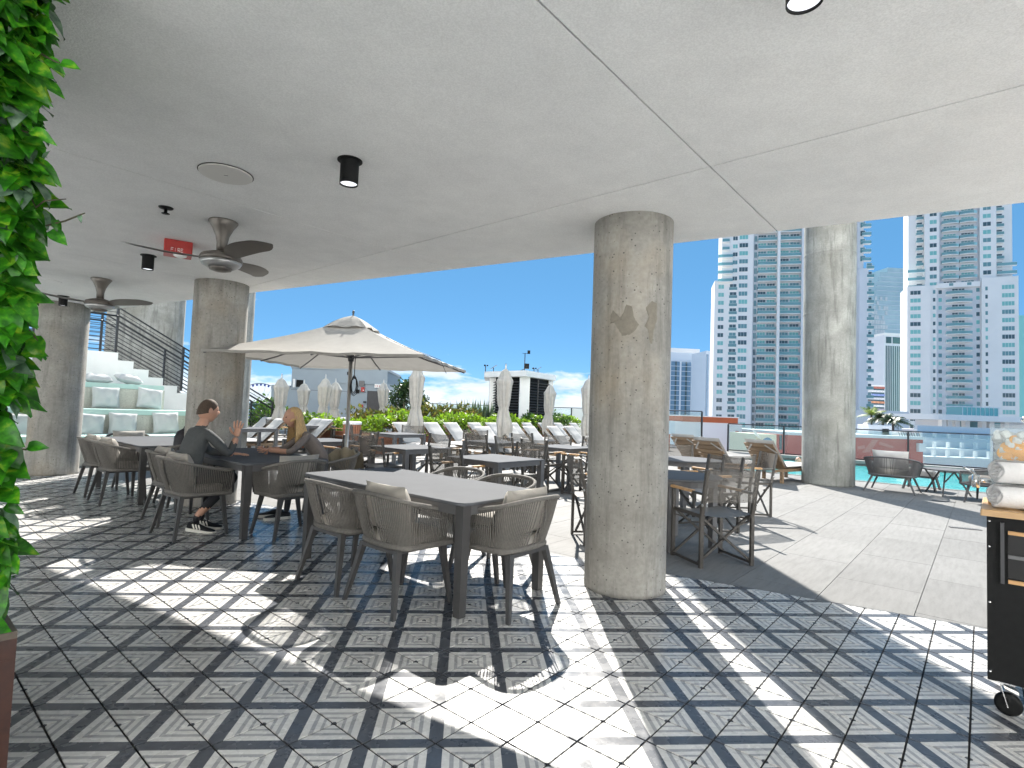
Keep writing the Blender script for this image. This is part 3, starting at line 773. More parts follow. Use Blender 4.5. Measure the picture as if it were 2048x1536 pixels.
# ------------------------------------------------------------------ director's chairs
def director_proto():
    o = thing('director_chair', '', 'chair'); w, d = .27, .225
    for sx in (-1, 1):
        mb = MB(); mb.bar((sx*w, -d, 0), (sx*w, -d, .47), .034, .026, (0, 1, 0)); mb.bar((sx*w, -d, .46), (sx*w, -d-.075, .885), .034, .026, (0, 1, 0)); mb.build('rear_post', M['frame'], o)
        mb = MB(); mb.bar((sx*w, d, 0), (sx*w, d, .655), .034, .026, (0, 1, 0)); mb.build('front_leg', M['frame'], o)
        mb = MB(); mb.bar((sx*w, -d+.014, .03), (sx*w, d-.014, .03), .024, .024); mb.build('floor_rail', M['frame'], o)
        mb = MB(); mb.bar((sx*(w-.012), -d-.01, .455), (sx*(w-.012), d+.02, .455), .024, .03); mb.build('seat_rail', M['frame'], o)
        mb = MB(); mb.bar((sx*w, -d-.03, .66), (sx*w, -d+.13, .66), .034, .022); ar = mb.build('arm', M['frame'], o)
        mb = MB(); mb.cbox(sx*w-.022, sx*w+.022, -d+.128, d+.035, .655, .677, .006); mb.build('arm_pad', M['teak'], ar)
        mb = MB(); mb.M = Matrix.Translation((sx*(w+.017), -d-.03, .56)) @ Matrix.Rotation(PI/2, 4, 'Y'); mb.lathe([(.014, -.002), (.014, .002)], 10); mb.build('cap', M['alu'], o)
    for y in (-d+.03, d-.03):
        for sx in (-1, 1):
            mb = MB(); yy = y+sx*.011; mb.bar((-sx*w, yy, .04), (sx*(w-.015), yy, .44), .02, .02, (0, 1, 0)); mb.build('cross_brace', M['frame'], o)
        for sx in (-1, 1): mb = MB(); mb.bar((sx*w*.36, y, .345), (sx*(w-.015), y, .40), .014, .014); mb.build('link', M['frame'], o)
    mb = MB(); mb.smooth = True
    mb.grid(lambda a, b: ((a*2-1)*(w-.004), -d-.01+b*(2*d+.03), .472-.028*(1-(a*2-1)**2)), 10, 6); mb.build('seat_sling', M['slings'], o)
    mb = MB(); mb.smooth = True
    def bk(a, b):
        x = a*2-1; z = .585+b*.295; y0 = -d-.075*(z-.46)/.425
        return (x*(w-.0), y0-.035*(1-x*x)-.014, z-.012*(1-x*x)*b)
    mb.grid(bk, 12, 5); mb.build('back_sling', M['sling'], o)
    return o
pD = director_proto(); DG = 'sling director chairs on the terrace'
def dc(x, y, f, label): 
    n = math.hypot(*f); return inst(pD, (x, y, 0), face_rz((f[0]/n, f[1]/n)), label, DG)
dc(2.36, 5.13, (-.2, .98), 'director chair nearest us, its back to us at the near round table')
dc(2.95, 6.55, (-.93, -.36), 'director chair turned sideways on the far right side of the near round table')
dc(3.45, 7.22, (-.35, .93), 'director chair with its back to us at the farther round table')
dc(4.08, 7.74, (-1, .12), 'director chair in profile with white cloth on its back, right of the farther round table')
dc(3.52, 8.98, (-.3, -1), 'director chair facing us behind the farther round table')
dc(1.46, 5.88, (1, .05), 'director chair peeking out at the left of the middle column')
dc(-1.16, 8.42, v, 'director chair with see-through back at the near left side of the second square table')
dc(-.66, 9.80, nv, 'director chair facing us behind the second square table')
dc(-.03, 6.84, v, 'director chair between the first and the second square table, its back to us')
dc(.76, 7.88, nv, 'director chair facing us behind the square table next to the dining table')
dc(.40, 10.72, v, 'director chair first from the left of three in a row with backs to us')
dc(.93, 10.02, (.86, .5), 'director chair in the middle of three in a row with backs to us')
dc(1.36, 9.52, v, 'director chair last of three in a row with backs to us, nearest the column')
dc(.22, 12.30, (0, -1), 'director chair facing us in front of the umbrella-side loungers')
dc(1.34, 11.45, (.5, -.86), 'director chair facing us left of two behind the partly hidden square table')
dc(1.88, 11.10, (-.1, -1), 'director chair facing us right of two behind the partly hidden square table')
dc(2.38, 10.78, nv, 'director chair cut by the middle column behind the partly hidden square table')
dc(1.98, 9.18, u, 'director chair with only its front legs showing beside the middle column')
dc(-2.33, 13.05, (.9, .2), 'director chair beside the slatted bin, facing right')
dc(-1.36, 14.15, (0, -1), 'director chair facing us under the closed umbrella')
dc(-1.98, 10.20, nv, 'director chair behind the table at the umbrella pole, facing us')
dc(-1.90, 9.10, (-.75, .66), 'director chair at the umbrella pole, seen from behind')
dc(-5.05, 15.6, (.8, .6), 'director chair behind the woman\'s head facing the planter')
dc(-3.55, 16.3, (-1, .1), 'director chair in profile before the timber planter')
dc(-5.45, 12.6, (.9, .4), 'director chair by the man\'s raised hand')
# ------------------------------------------------------------------ big open umbrella
def open_umbrella():
    c = Vector((-1.70, 8.14)); o = thing('umbrella', 'large open beige umbrella with cords and a strap over the terrace tables', 'umbrella', (c.x, c.y, 0))
    mb = MB(); mb.cbox(-.26, .26, -.26, .26, 0, .06, .02); mb.build('base_plate', M['tframe'], o)
    mb = MB(); mb.smooth = True; mb.lathe([(.04, .05), (.027, .08), (.027, 2.60)], 14); mb.build('pole', M['alu'], o)
    mb = MB(); mb.smooth = True; mb.lathe([(.010, 2.58), (.012, 2.625), (.014, 2.67), (.019, 2.69), (.01, 2.715), (.0, 2.72)], 10); mb.build('finial', M['steel'], o)
    e1, e2 = Vector((.2, .98)), Vector((-.98, .2)); h1, h2, zc, zt = 1.24, 1.44, 1.975, 2.585
    cor = [-e1*h1-e2*h2, e1*h1-e2*h2, e1*h1+e2*h2, -e1*h1+e2*h2]
    def face(k):
        a, b = cor[k], cor[(k+1) % 4]
        def f(s, t):
            # s down from the top, t along the hem
            p = (a*(1-t)+b*t)*s*(1-.022*math.sin(PI*t)*s); z = zt-(zt-zc)*s-.10*math.sin(PI*t)*s*(1-s)*1.0-.045*math.sin(PI*s)
            z += .010*math.sin(9*t*PI)*s*s*math.sin(PI*t)
            return (p.x, p.y, z)
        return f
    for k in range(4):
        mb = MB(); mb.smooth = True; mb.grid(face(k), 12, 16)
        def hem(s, t, k=k):
            f = face(k)(1, t); return (f[0]*(1+.0015*s), f[1]*(1+.0015*s), f[2]-.035*s)
        mb.grid(hem, 1, 16)
        mb.build('canopy_panel', M['umb'], o)
    for k in range(4):
        a, b = cor[k]*.22, cor[(k+1) % 4]*.22
        mb = MB(); mb.smooth = True
        def vent(s, t):
            p = (a*(1-t)+b*t)*s; fl = .06*math.sin(PI*t*2)**2*s**3
            return (p.x*(1+fl), p.y*(1+fl), zt+.055-.215*s+.03*math.sin(PI*s)+fl*.35)
        mb.grid(vent, 6, 16); mb.build('vent_flap', M['umb'], o)
    low = Vector((0, 0, 2.02))
    for k in range(4):
        for q in (0, .5):
            pl = [Vector(face(k)(s, q))+Vector((0, 0, -.03-.02*s)) for s in (.04, .2, .4, .6, .8, .985)]
            mb = MB(); mb.tube(pl, .011, 6); mb.build('rib', M['tframe'], o)
            mb = MB(); mb.bar(low, pl[3], .013, .016); mb.build('strut', M['tframe'], o)
    mb = MB(); mb.smooth = True; mb.lathe([(.04, 1.97), (.045, 2.02), (.04, 2.07)], 12); mb.build('runner', M['steel'], o)
    mb = MB(); mb.smooth = True
    x, y = .07, -.05
    pts = [(x, y, 2.1), (x, y, 1.8)]
    for q in range(3):
        for t in range(9): a = 2*PI*t/8; pts.append((x+.035*math.sin(a)*(1+.3*q), y+.01*q, 1.64-.02*q+.13*math.cos(a)))
    mb.tube(pts, .006, 5); mb.build('cord', M['black'], o)
    # strap lying down the right hand hip
    n_, r_ = cor[0], cor[1]
    f0 = face(0)
    sp = [Vector(f0(s, t))+Vector((0, 0, .025)) for s, t in ((.50, .02), (.56, .10), (.66, .16), (.78, .22), (.90, .30), (1.0, .36))]
    sp += [sp[-1]+Vector((.02, -.03, -.04)), sp[-1]+Vector((.06, -.03, -.12)), sp[-1]+Vector((.09, -.02, -.18))]
    mb = MB(); mb.tube(sp, .008, 6, flat=.5); mb.build('strap', M['steel'], o)
open_umbrella()

# ------------------------------------------------------------------ closed umbrellas
UG = 'closed white umbrellas standing among the loungers'
def closed_umbrella(px, pyt, Y, label, h=2.55, seed=1, fat=1.0):
    """the tip of the pole shows at (px, pyt) and the pole stands at depth Y"""
    top = aty(px, pyt, Y); o = thing('closed_umbrella', label, 'umbrella', (top.x, top.y, 0), 0, UG)
    H = top.z; rnd = random.Random(seed); ph = [rnd.uniform(0, 6) for _ in range(4)]
    mb = MB(); mb.smooth = True; mb.lathe([(.03, 0), (.022, .1), (.022, H-.06), (.014, H)], 8); mb.build('pole', M['alu'], o)
    mb = MB(); mb.cbox(-.3, .3, -.3, .3, 0, .06, .02); mb.build('base_plate', M['tframe'], o)
    zb, zt = .62, H-.14; mid = .40+rnd.uniform(-.04, .04)
    keys = [(0, .145), (.04, .165), (.18, .185), (.34, .135), (mid+.02, .105), (mid+.06, .135), (.60, .165), (.74, .185), (.82, .215), (.86, .165), (.93, .12), (.985, .075), (1, .02)]
    def rad(t):
        for (a, ra), (b, rb) in zip(keys, keys[1:]):
            if a <= t <= b: k = (t-a)/(b-a+1e-9); k = k*k*(3-2*k); return ra+(rb-ra)*k
        return .02
    lean = (rnd.uniform(-.05, .05), rnd.uniform(-.05, .05))
    mb = MB(); mb.smooth = True; n = 48; rings = []
    for i in range(31):
        t = i/30; ring = []
        for j in range(n):
            a = 2*PI*j/n
            fold = 1+.20*math.sin(8*a+ph[0]+1.5*t)*min(1, 1.6*(1-t)+.15)+.10*math.sin(5*a+ph[1]-3*t)+.05*math.sin(17*a+ph[2]+7*t)
            r = rad(t)*fold*fat*(1+.22*math.cos(a+ph[3])*math.exp(-((t-.12)/.14)**2))
            z = zb+(zt-zb)*t
            if i == 0: z += .09*math.sin(4*a+ph[1])
            ring.append((r*math.cos(a)+lean[0]*(1-t), r*math.sin(a)+lean[1]*(1-t), z))
        rings.append(ring)
    mb.loft(rings, False); mb.build('canopy', M['umbc'], o)
    mb = MB(); mb.smooth = True; zt_ = zb+(zt-zb)*(mid+.02); mb.lathe([(.125*fat, zt_-.02), (.128*fat, zt_), (.125*fat, zt_+.02)], 20, False); mb.build('tie', M['umbc'], o)
    return o
closed_umbrella(564, 747, 17.0, 'closed umbrella first from the left, before the pale building\'s low wing', seed=1)
closed_umbrella(609, 759, 20.5, 'closed umbrella second from the left, before the dark window of the pale building', seed=2)
closed_umbrella(652, 748, 18.5, 'closed umbrella third from the left, beside the pole of the open one', seed=3)
closed_umbrella(672, 756, 20.0, 'closed umbrella fourth from the left with one flared corner', seed=4)
closed_umbrella(768, 758, 22.0, 'closed umbrella in front of the dark door of the pale building', seed=5)
closed_umbrella(836, 722, 15.8, 'closed umbrella in front of the round tree', seed=6)
closed_umbrella(1012, 727, 15.0, 'closed beige umbrella in front of the louvred housing', seed=7, fat=1.02)
closed_umbrella(1101, 762, 20.0, 'closed umbrella at the right edge of the louvred housing', seed=8)
closed_umbrella(1178, 749, 17.5, 'closed umbrella touching the left edge of the middle column', seed=9)

# ------------------------------------------------------------------ sun loungers
def lounger_proto(rec=46, name='sun_lounger'):
    o = thing(name, '', 'sun lounger'); w = .34; y0, yb, y1 = -1.0, -.28, 1.0; zs = .30
    for sx in (-1, 1):
        mb = MB(); mb.box(sx*w-.02, sx*w+.02, y0+.25, y1, zs-.06, zs); mb.build('side_rail', M['lwood'], o)
        for y in (y0+.55, y1-.04): mb = MB(); mb.box(sx*w-.03, sx*w+.03, y-.03, y+.03, 0, zs-.061); mb.build('leg', M['lwood'], o)
    for k in range(9): mb = MB(); y = yb+.02+k*.138; mb.box(-w+.021, w-.021, y, y+.10, zs-.022, zs-.002); mb.build('slat', M['lwood'], o)
    a = R(rec); dy, dz = -math.cos(a), math.sin(a)
    for k in range(6):
        q = .03+k*.125; mb = MB(); mb.M = Matrix.Translation((0, yb, zs)) @ Matrix.Rotation(-a, 4, 'X')
        mb.box(-w+.0, w-.0, -q-.108, -q, -.022, -.002); mb.build('back_slat', M['lwood'], o)
    def pad(L, seed):
        mb = MB(); mb.smooth = True; rnd = random.Random(seed); ph = rnd.uniform(0, 6)
        def f(s, t, up):
            x = (s*2-1); y = t; k = ((1-x**6)*(1-(2*t-1)**10))**.5
            return (x*w*1.0, y*L, (.05+.045*k+.006*math.sin(14*t+ph)*k*(1 if up else 0)) if up else (.05-.045*k))
        mb.grid(lambda s, t: f(s, t, True), 8, 14); mb.grid(lambda s, t: f(1-s, t, False), 8, 14)
        return mb
    mb = pad(y1-yb-.02, 2); mb.M = Matrix.Identity(4); mb.v = [(x, y+yb+.01, z+zs+.002) for x, y, z in mb.v]; mb.build('seat_pad', M['cushl'], o)
    mb = pad(.80, 3); T = Matrix.Translation((0, yb, zs+.01)) @ Matrix.Rotation(PI, 4, 'Z') @ Matrix.Rotation(a, 4, 'X')
    mb.v = [tuple(T @ Vector(p)) for p in mb.v]; mb.build('back_pad', M['cushl'], o)
    for sx in (-1, 1):
        mb = MB(); mb.M = Matrix.Translation((0, yb, zs)) @ Matrix.Rotation(-a, 4, 'X')
        mb.bar((sx*w, -.52, -.03), (sx*w*.45, -.74, -.03), .035, .006); mb.build('corner_strap', M['cushl'], o)
    return o
pL = lounger_proto(); LG = 'cushioned sun loungers in rows'
def lounger(px, py, Y, f, label, z=.90):
    """middle of the head end's top edge seen at (px, py), depth Y"""
    h = aty(px, py, Y); n = math.hypot(*f); f = (f[0]/n, f[1]/n); d = .28+.80*math.cos(R(46))+.0
    return inst(pL, (h.x+f[0]*d, h.y+f[1]*d, 0), face_rz(f), label, LG)
def ylounge(px, py, z=.925):
    r = ray(px, py); t = (z-CAMZ)/r.z; return r.y*t
LF = (.80, -.60)
BACK = [(800, 846, 'lounger in the back row, leftmost, half behind the closed umbrella before the round tree'), (858, 846, 'lounger in the back row just right of the closed umbrella before the round tree'), (898, 847, 'lounger in the back row third from the left, its wooden foot legs showing'),
        (945, 848, 'lounger in the back row left of the beige closed umbrella'), (979, 849, 'lounger in the back row right behind the beige closed umbrella'), (1022, 850, 'lounger in the back row just right of the beige closed umbrella'), (1050, 851, 'lounger in the back row under the louvred housing\'s corner'), (1082, 851, 'lounger in the back row left of the umbrella at the housing\'s edge'), (1112, 852, 'lounger in the back row right of the umbrella at the housing\'s edge'), (1143, 853, 'lounger in the back row, rightmost, beside the umbrella at the column')]
for (x, y, lab), Y in zip(BACK, (15.6, 16.6, 17.3, 18.3, 19.2, 20.3, 21.2, 22.3, 23.3, 24.4)): 
    d_ = aty(x, y, Y); lounger(x, y+0, Y, LF, lab)
FRONT = [(961, 856, 14.2, 'lounger in the front row first from the left'), (1012, 857, 15.2, 'lounger in the front row behind the beige closed umbrella\'s hem'), (1054, 857, 16.2, 'lounger in the front row third from the left'), (1101, 857, 17.3, 'lounger in the front row second from the right end, wooden back showing'), (1134, 857, 18.3, 'lounger in the front row at the right end, next to the middle column')]
for x, y, Y, lab in FRONT: lounger(x, y, Y, LF, lab)
LFL = (-.80, -.60)
for x, y, Y, lab in ((540, 826, 16.0, 'lounger facing left near the foot of the stair railing'), (566, 827, 15.0, 'lounger facing left in front of the first closed umbrella'), (640, 826, 16.5, 'lounger facing left behind the woman\'s hair'), (660, 828, 16.0, 'lounger facing left at the third closed umbrella'), (694, 832, 19.0, 'lounger facing left behind the planted bed')): lounger(x, y, Y, LFL, lab)
lounger(1515, 889, 11.6, (.86, .5), 'lounger seen from behind with wooden slatted back, nearest the pool')
lounger(1408, 886, 11.8, (.86, .5), 'lounger seen from behind with wooden slatted back, left of the other by the pool')
lounger(1362, 880, 13.6, (.86, .5), 'flat lounger with rolled towel at the right edge of the middle column')

# slatted bin
bp = atz(704, 890, .2); bp = aty(704, 860, 14.6)
o = thing('slatted_bin', 'round bin clad in upright wooden slats with a white lid', 'bin', (bp.x, bp.y, 0))
mb = MB(); mb.lathe([(.20, .02), (.20, .80)], 20, True, False); mb.build('drum', M['black'], o)
ms = None
for k in range(22):
    a = 2*PI*k/22; 
    if ms is None:
        mb = MB(); mb.box(-.022, .022, -.012, .012, .03, .84); s_ = mb.build('slat', M['redwood'], o); ms = s_.data
    else: s_ = ob('slat', ms, o)
    s_.location = (.216*math.cos(a), .216*math.sin(a), 0); s_.rotation_euler = (0, 0, a+PI/2)
mb = MB(); mb.lathe([(.235, .845), (.24, .86), (.235, .91), (.15, .925), (.14, .86)], 24, False, False); mb.build('lid', M['white'], o)

# ------------------------------------------------------------------ planters and planting
def rounds(): return random.Random(11)
M['lf_y'] = m_leaf('hedge_leaf', (.10, .20, .02), (.22, .34, .03), (.42, .46, .06), .35, 30, rnd=(.55, 1.5))
M['lf_g'] = m_leaf('shrub_leaf', (.03, .075, .015), (.065, .13, .025), (.14, .19, .04), .3, 14, rnd=(.5, 1.6))
M['lf_o'] = m_leaf('croton_leaf', (.06, .09, .02), (.14, .13, .03), (.28, .12, .035), .3, 9, rnd=(.55, 1.5))
M['lf_s'] = m_leaf('spike_leaf', (.05, .08, .05), (.09, .13, .08), (.15, .19, .10), .15, 6, rnd=(.6, 1.5))
M['lf_d'] = m_leaf('tree_leaf', (.018, .042, .014), (.035, .07, .02), (.07, .12, .03), .22, 6, rnd=(.45, 1.8))
M['bark'] = mat('bark', (.12, .10, .08), .9, var=.3, vscale=14, bump=.4, bscale=30)
M['soil'] = mat('soil', (.06, .045, .03), .95)
def leafcloud(mb, pts, size, rnd, asp=.55, up=.3):
    for p in pts:
        s = size*rnd.uniform(.6, 1.35); d = Vector((rnd.gauss(0, 1), rnd.gauss(0, 1), rnd.gauss(up, .8))).normalized()
        a = d.cross(Vector((rnd.gauss(0, 1), rnd.gauss(0, 1), rnd.gauss(0, 1)))).normalized(); nn = d.cross(a)
        p = Vector(p); w_ = s*asp/2
        mb.add([p, p+d*s*.45+a*w_+nn*s*.06, p+d*s, p+d*s*.45-a*w_+nn*s*.06], [(0, 1, 2, 3)], False)
def blob(rnd, n, c, r, shell=.55):
    out = []
    while len(out) < n:
        q = Vector((rnd.gauss(0, 1), rnd.gauss(0, 1), rnd.gauss(0, 1))).normalized()*(shell+(1-shell)*rnd.random())
        k = 1+.22*math.sin(5*q.x+3*q.z)+.16*math.sin(7*q.y-4*q.z)
        out.append(Vector((c[0]+q.x*r[0]*k, c[1]+q.y*r[1]*k, c[2]+q.z*r[2]*k)))
    return out
def planter(label, a, b, wd, h, nplank=3):
    """timber trough from a to b on the ground"""
    a, b = Vector((*a, 0)), Vector((*b, 0)); L = (b-a).length; d = (b-a).normalized()
    o = thing('timber_planter', label, 'planter', tuple(a), math.atan2(d.y, d.x))
    hh = h/nplank; nb = max(1, int(L/2.2))
    for k in range(nplank):
        for j in range(nb):
            for y in (0, wd):
                mb = MB(); mb.box(j*L/nb+.003, (j+1)*L/nb-.003, y-.015, y+.015, k*hh+.004, (k+1)*hh-.004); mb.build('plank', M['redwood'], o)
        for x in (-.016, L+.016):
            mb = MB(); mb.box(x-.014, x+.014, -.015, wd+.015, k*hh+.004, (k+1)*hh-.004); mb.build('plank', M['redwood'], o)
    mb = MB(); mb.box(.004, L-.004, .017, wd-.017, .02, h-.05); mb.build('soil', M['soil'], o)
    mb = MB(); mb.box(-.05, L+.05, -.04, .02, h, h+.03); mb.build('cap_board', M['redwood'], o)
    return o
PA = aty(1190, 860, 27); PB = (-1.75, 15.9)
planter('long red timber planter behind the back row of loungers', (-1.9, 16.7), (5.7, 27.5), 1.8, .5)
planter('red timber planter beside the slatted bin', (-5.1, 17.2), (-2.3, 15.7), .9, .55)
planter('red timber planter under the pale building\'s door', (-6.5, 21.5), (-3.6, 21.0), .9, .75)
def hedge(label, a, b, wd, z0, z1, n, key, size, seed, group):
    rnd = random.Random(seed); a, b = Vector((*a, 0)), Vector((*b, 0)); d = (b-a); L = d.length; d.normalize(); nn = Vector((-d.y, d.x, 0))
    o = thing('hedge', label, 'hedge', tuple(a), 0, group); mb = MB(); pts = []
    for _ in range(n):
        s = rnd.random()*L; t = rnd.random(); hz = z1*(1+.10*math.sin(s*2.1+seed)+.06*math.sin(s*5.3)); q = rnd.random()
        if q < .5: y = rnd.uniform(-.06, .12)*wd; z = z0+(hz-z0)*t
        else: y = rnd.random()*wd; z = hz-rnd.random()**2*.25
        p = d*s+nn*y; pts.append((p.x, p.y, z))
    leafcloud(mb, pts, size, rnd, .62); mb.build('foliage', M[key], o)
    mb = MB()
    for k in range(int(L/.5)):
        p = d*(k*.5+.2)+nn*(wd*.5); mb.tube([(p.x, p.y, z0-.15), (p.x+.05, p.y, z0+.2), (p.x, p.y+.05, z1-.1)], [.012, .01, .005], 4)
    tag(mb.build('stems', M['bark'], o), kind='stuff')
hedge('yellow-green leafy hedge along the back row of loungers', (-1.85, 16.75), (5.7, 27.5), .8, .42, 1.05, 5200, 'lf_y', .125, 1, 'hedges in the timber planters')
hedge('yellow-green hedge in the planter beside the slatted bin', (-5.0, 17.25), (-2.3, 15.8), .8, .5, .92, 1500, 'lf_y', .12, 2, 'hedges in the timber planters')
def shrub(label, px, py, Y, r, key, size, n, seed, z0=.45, name='shrub', cat='shrub', group=None):
    top = aty(px, py, Y); rnd = random.Random(seed); o = thing(name, label, cat, (top.x, top.y, 0), 0, group)
    zc = (z0+top.z)/2; rz = (top.z-z0)/2
    mb = MB(); leafcloud(mb, blob(rnd, n, (0, 0, zc), (r, r*.8, rz*1.02), .45), size, rnd, .45, .6); mb.build('foliage', M[key], o)
    mb = MB()
    for k in range(6):
        a = rnd.uniform(0, 2*PI); mb.tube([(0, 0, .3), (.1*math.cos(a)*r, .1*math.sin(a)*r, zc), (.6*r*math.cos(a), .6*r*math.sin(a), zc+rz*.6)], [.02, .014, .006], 5)
    tag(mb.build('stems', M['bark'], o), kind='stuff'); return o
CG = 'orange-green crotons behind the hedge'
for k, (px, py, Y, r, lab) in enumerate(((742, 822, 20.5, .75, 'orange-green croton shrub at the left end of the planting, by the umbrella pole'), (788, 818, 21, .8, 'orange-green croton shrub under the round tree'), (860, 812, 21, .75, 'orange-tipped croton shrub right of the umbrella before the tree'), (895, 812, 21.5, .8, 'reddish croton shrub in the middle of the planting'), (935, 816, 22, .75, 'croton shrub left of the louvred housing'), (815, 822, 20, .6, 'small green croton shrub behind the umbrella before the tree'))):
    shrub(lab, px, py, Y, r, 'lf_o', .17, 900, 20+k, group=CG)
shrub('green leafy shrub below the louvred housing', 1065, 830, 24, .9, 'lf_g', .16, 900, 31)
shrub('green leafy shrub right of the louvred housing', 1115, 828, 25, .8, 'lf_g', .15, 800, 32)
shrub('green shrub with yellow flecks left of the first closed umbrella', 540, 796, 19, .8, 'lf_g', .15, 700, 33, z0=.3)
shrub('low green bush at the feet of the first closed umbrella', 528, 815, 18, .55, 'lf_g', .15, 500, 34, z0=.2)
def spiky(label, px, py, Y, n, seed, sp=.5):
    top = aty(px, py, Y); rnd = random.Random(seed); o = thing('spiky_plant', label, 'plant', (top.x, top.y, .4), 0, 'sword-leaved plants behind the crotons'); Hh = top.z-.4
    for k in range(n):
        a = rnd.uniform(0, 2*PI); l = Hh*rnd.uniform(.6, 1.02); b = rnd.uniform(.05, sp)*l*.5; r0 = rnd.uniform(0, .12)
        d = Vector((math.cos(a), math.sin(a), 0)); t = Vector((-d.y, d.x, 0)); w_ = .05
        pts = [d*r0, d*(r0+b*.35)+Vector((0, 0, l*.55)), d*(r0+b)+Vector((0, 0, l))]
        mb = MB(); mb.add([pts[0]-t*w_*.6, pts[0]+t*w_*.6, pts[1]+t*w_+d*.01, pts[1]-t*w_+d*.01, pts[2]], [(0, 1, 2, 3), (3, 2, 4)], False); mb.build('leaf', M['lf_s'], o)
for k, (px, py, Y) in enumerate(((905, 801, 22.5), (925, 797, 23), (948, 794, 23.5), (966, 796, 24), (980, 800, 24.5), (880, 804, 22))):
    spiky(('sword-leaved plant standing tallest left of the louvred housing', 'sword-leaved plant second from the louvred housing', 'sword-leaved plant with wide fan in the planting', 'sword-leaved plant close beside the louvred housing', 'short sword-leaved plant touching the louvred housing', 'sword-leaved plant farthest left in the planting')[k if k != 2 else 2], px, py, Y, 34, 40+k)
# round tree
tp = aty(817, 757, 24); o = thing('tree', 'round dark green tree with several stems beside the pale building', 'tree', (tp.x, tp.y, 0)); rnd = random.Random(5)
mb = MB(); pts = []
for c, r in (((0, 0, tp.z-.75), (.78, .75, .62)), ((-.45, 0, tp.z-1.05), (.5, .5, .5)), ((.5, .1, tp.z-.95), (.5, .5, .45)), ((.15, 0, tp.z-.4), (.55, .5, .36)), ((-.2, .1, tp.z-.5), (.45, .5, .4)), ((.45, 0, tp.z-1.35), (.35, .4, .28)), ((-.3, 0, tp.z-1.45), (.35, .4, .25))): pts += blob(rnd, 620, c, r, .35)
leafcloud(mb, pts, .12, rnd, .55, .2); mb.build('crown', M['lf_d'], o)
for k in range(6):
    a = k*PI/3+.3; mb = MB(); mb.smooth = True; mb.tube([(.08*math.cos(a), .08*math.sin(a), .3), (.22*math.cos(a), .2*math.sin(a), tp.z-1.9), (.5*math.cos(a), .45*math.sin(a), tp.z-1.0)], [.05, .035, .02], 6); mb.build('trunk', M['bark'], o)
# potted dark red plant by the door
shrub('dark red leafy plant in the planter by the door', 708, 812, 21.2, .5, 'lf_o', .2, 60, 55, z0=.8)

# ------------------------------------------------------------------ pale building with the dark door
YB = 27.0
o = thing('service_building', 'pale blue-grey rooftop building with a dark door, alarm boxes and a window', 'building', (0, 0, 0))
def bq(px, py, Y=YB): return aty(px, py, Y)
xl, xr, zt_ = bq(584, 741).x, bq(776, 741).x, bq(680, 740).z
mb = MB(); mb.box(xl, xr, YB, YB+5, 0, zt_); mb.build('wall', M['bluegrey'], o)
mb = MB(); mb.box(xl-.05, xr+.05, YB-.05, YB+5.05, zt_, zt_+.12); mb.build('roof_edge', M['bluegrey'], o)
xl2 = bq(543, 775).x; z2 = bq(560, 774).z
mb = MB(); mb.box(xl2, xl-.002, YB+.002, YB+4.5, 0, z2); mb.build('low_wing', M['bluegrey'], o)
mb = MB(); mb.box(xl2, xl-.05, YB-.03, YB+4.5, z2+.001, z2+.09); mb.build('coping', M['bluegrey'], o)
xs = bq(676, 741).x; mb = MB(); mb.box(xs, xr-.003, YB-.06, YB-.001, bq(676, 766).z, zt_-.003); mb.build('upper_band', M['bluegrey'], o)
mb = MB(); mb.box(xl, bq(735, 781).x, YB-.012, YB-.001, bq(640, 781).z-.01, bq(640, 781).z+.01); mb.build('reveal_strip', M['tframe'], o)
x0, x1, z0, z1 = bq(735, 782).x, bq(762, 782).x, 0.0, bq(748, 782).z
mb = MB(); mb.box(x0, x1, YB-.02, YB-.001, 0, z1); d_ = mb.build('door', M['steel'], o)
for xx in (x0-.05, x1): mb = MB(); mb.box(xx, xx+.05, YB-.05, YB-.0015, 0, z1+.05); mb.build('door_jamb', M['bluegrey'], d_)
x0, x1, z0, z1 = bq(592, 775).x, bq(606, 775).x, bq(600, 774).z, bq(600, 760).z
mb = MB(); mb.box(x0, x1, YB-.012, YB-.001, z0, z1); w_ = mb.build('window', M['black'], o)
mb = MB(); mb.box(x0-.10, x0, YB-.18, YB-.002, z0-.03, z1+.03); mb.build('open_shutter', M['white'], w_)
for (px, py, wd, hh, key, nm) in ((726, 779, .16, .22, 'red', 'alarm_box'), (642, 775, .15, .25, 'red', 'alarm_box'), (724, 812, .13, .14, 'red', 'alarm_box'), (716, 783, .14, .18, 'black', 'wall_lamp'), (697, 747, .10, .14, 'black', 'wall_lamp'), (730, 804, .14, .07, 'black', 'card_reader'), (756, 772, .30, .17, 'white', 'exit_light'), (724, 767, .26, .26, 'lens0', 'air_grille')):
    q = bq(px, py); key = 'tframe' if key == 'lens0' else key
    mb = MB(); mb.cbox(q.x-wd/2, q.x+wd/2, YB-.10, YB-.0612 if q.z > bq(676, 766).z and q.x > xs else YB-.001, q.z-hh/2, q.z+hh/2, .01); o3 = mb.build(nm, M[key], o)
    if nm == 'exit_light':
        for sx in (-.08, 0, .08): mb = MB(); mb.box(q.x+sx-.012, q.x+sx+.012, YB-.103, YB-.1005, q.z-.05, q.z+.05); mb.build('letter_stroke', M['red'], o3)
    if nm == 'alarm_box' and hh > .2:
        mb = MB(); mb.box(q.x+.01, q.x+.06, YB-.104, YB-.1005, q.z-.06, q.z-.02); mb.build('strobe_lens', M['whitep'], o3)

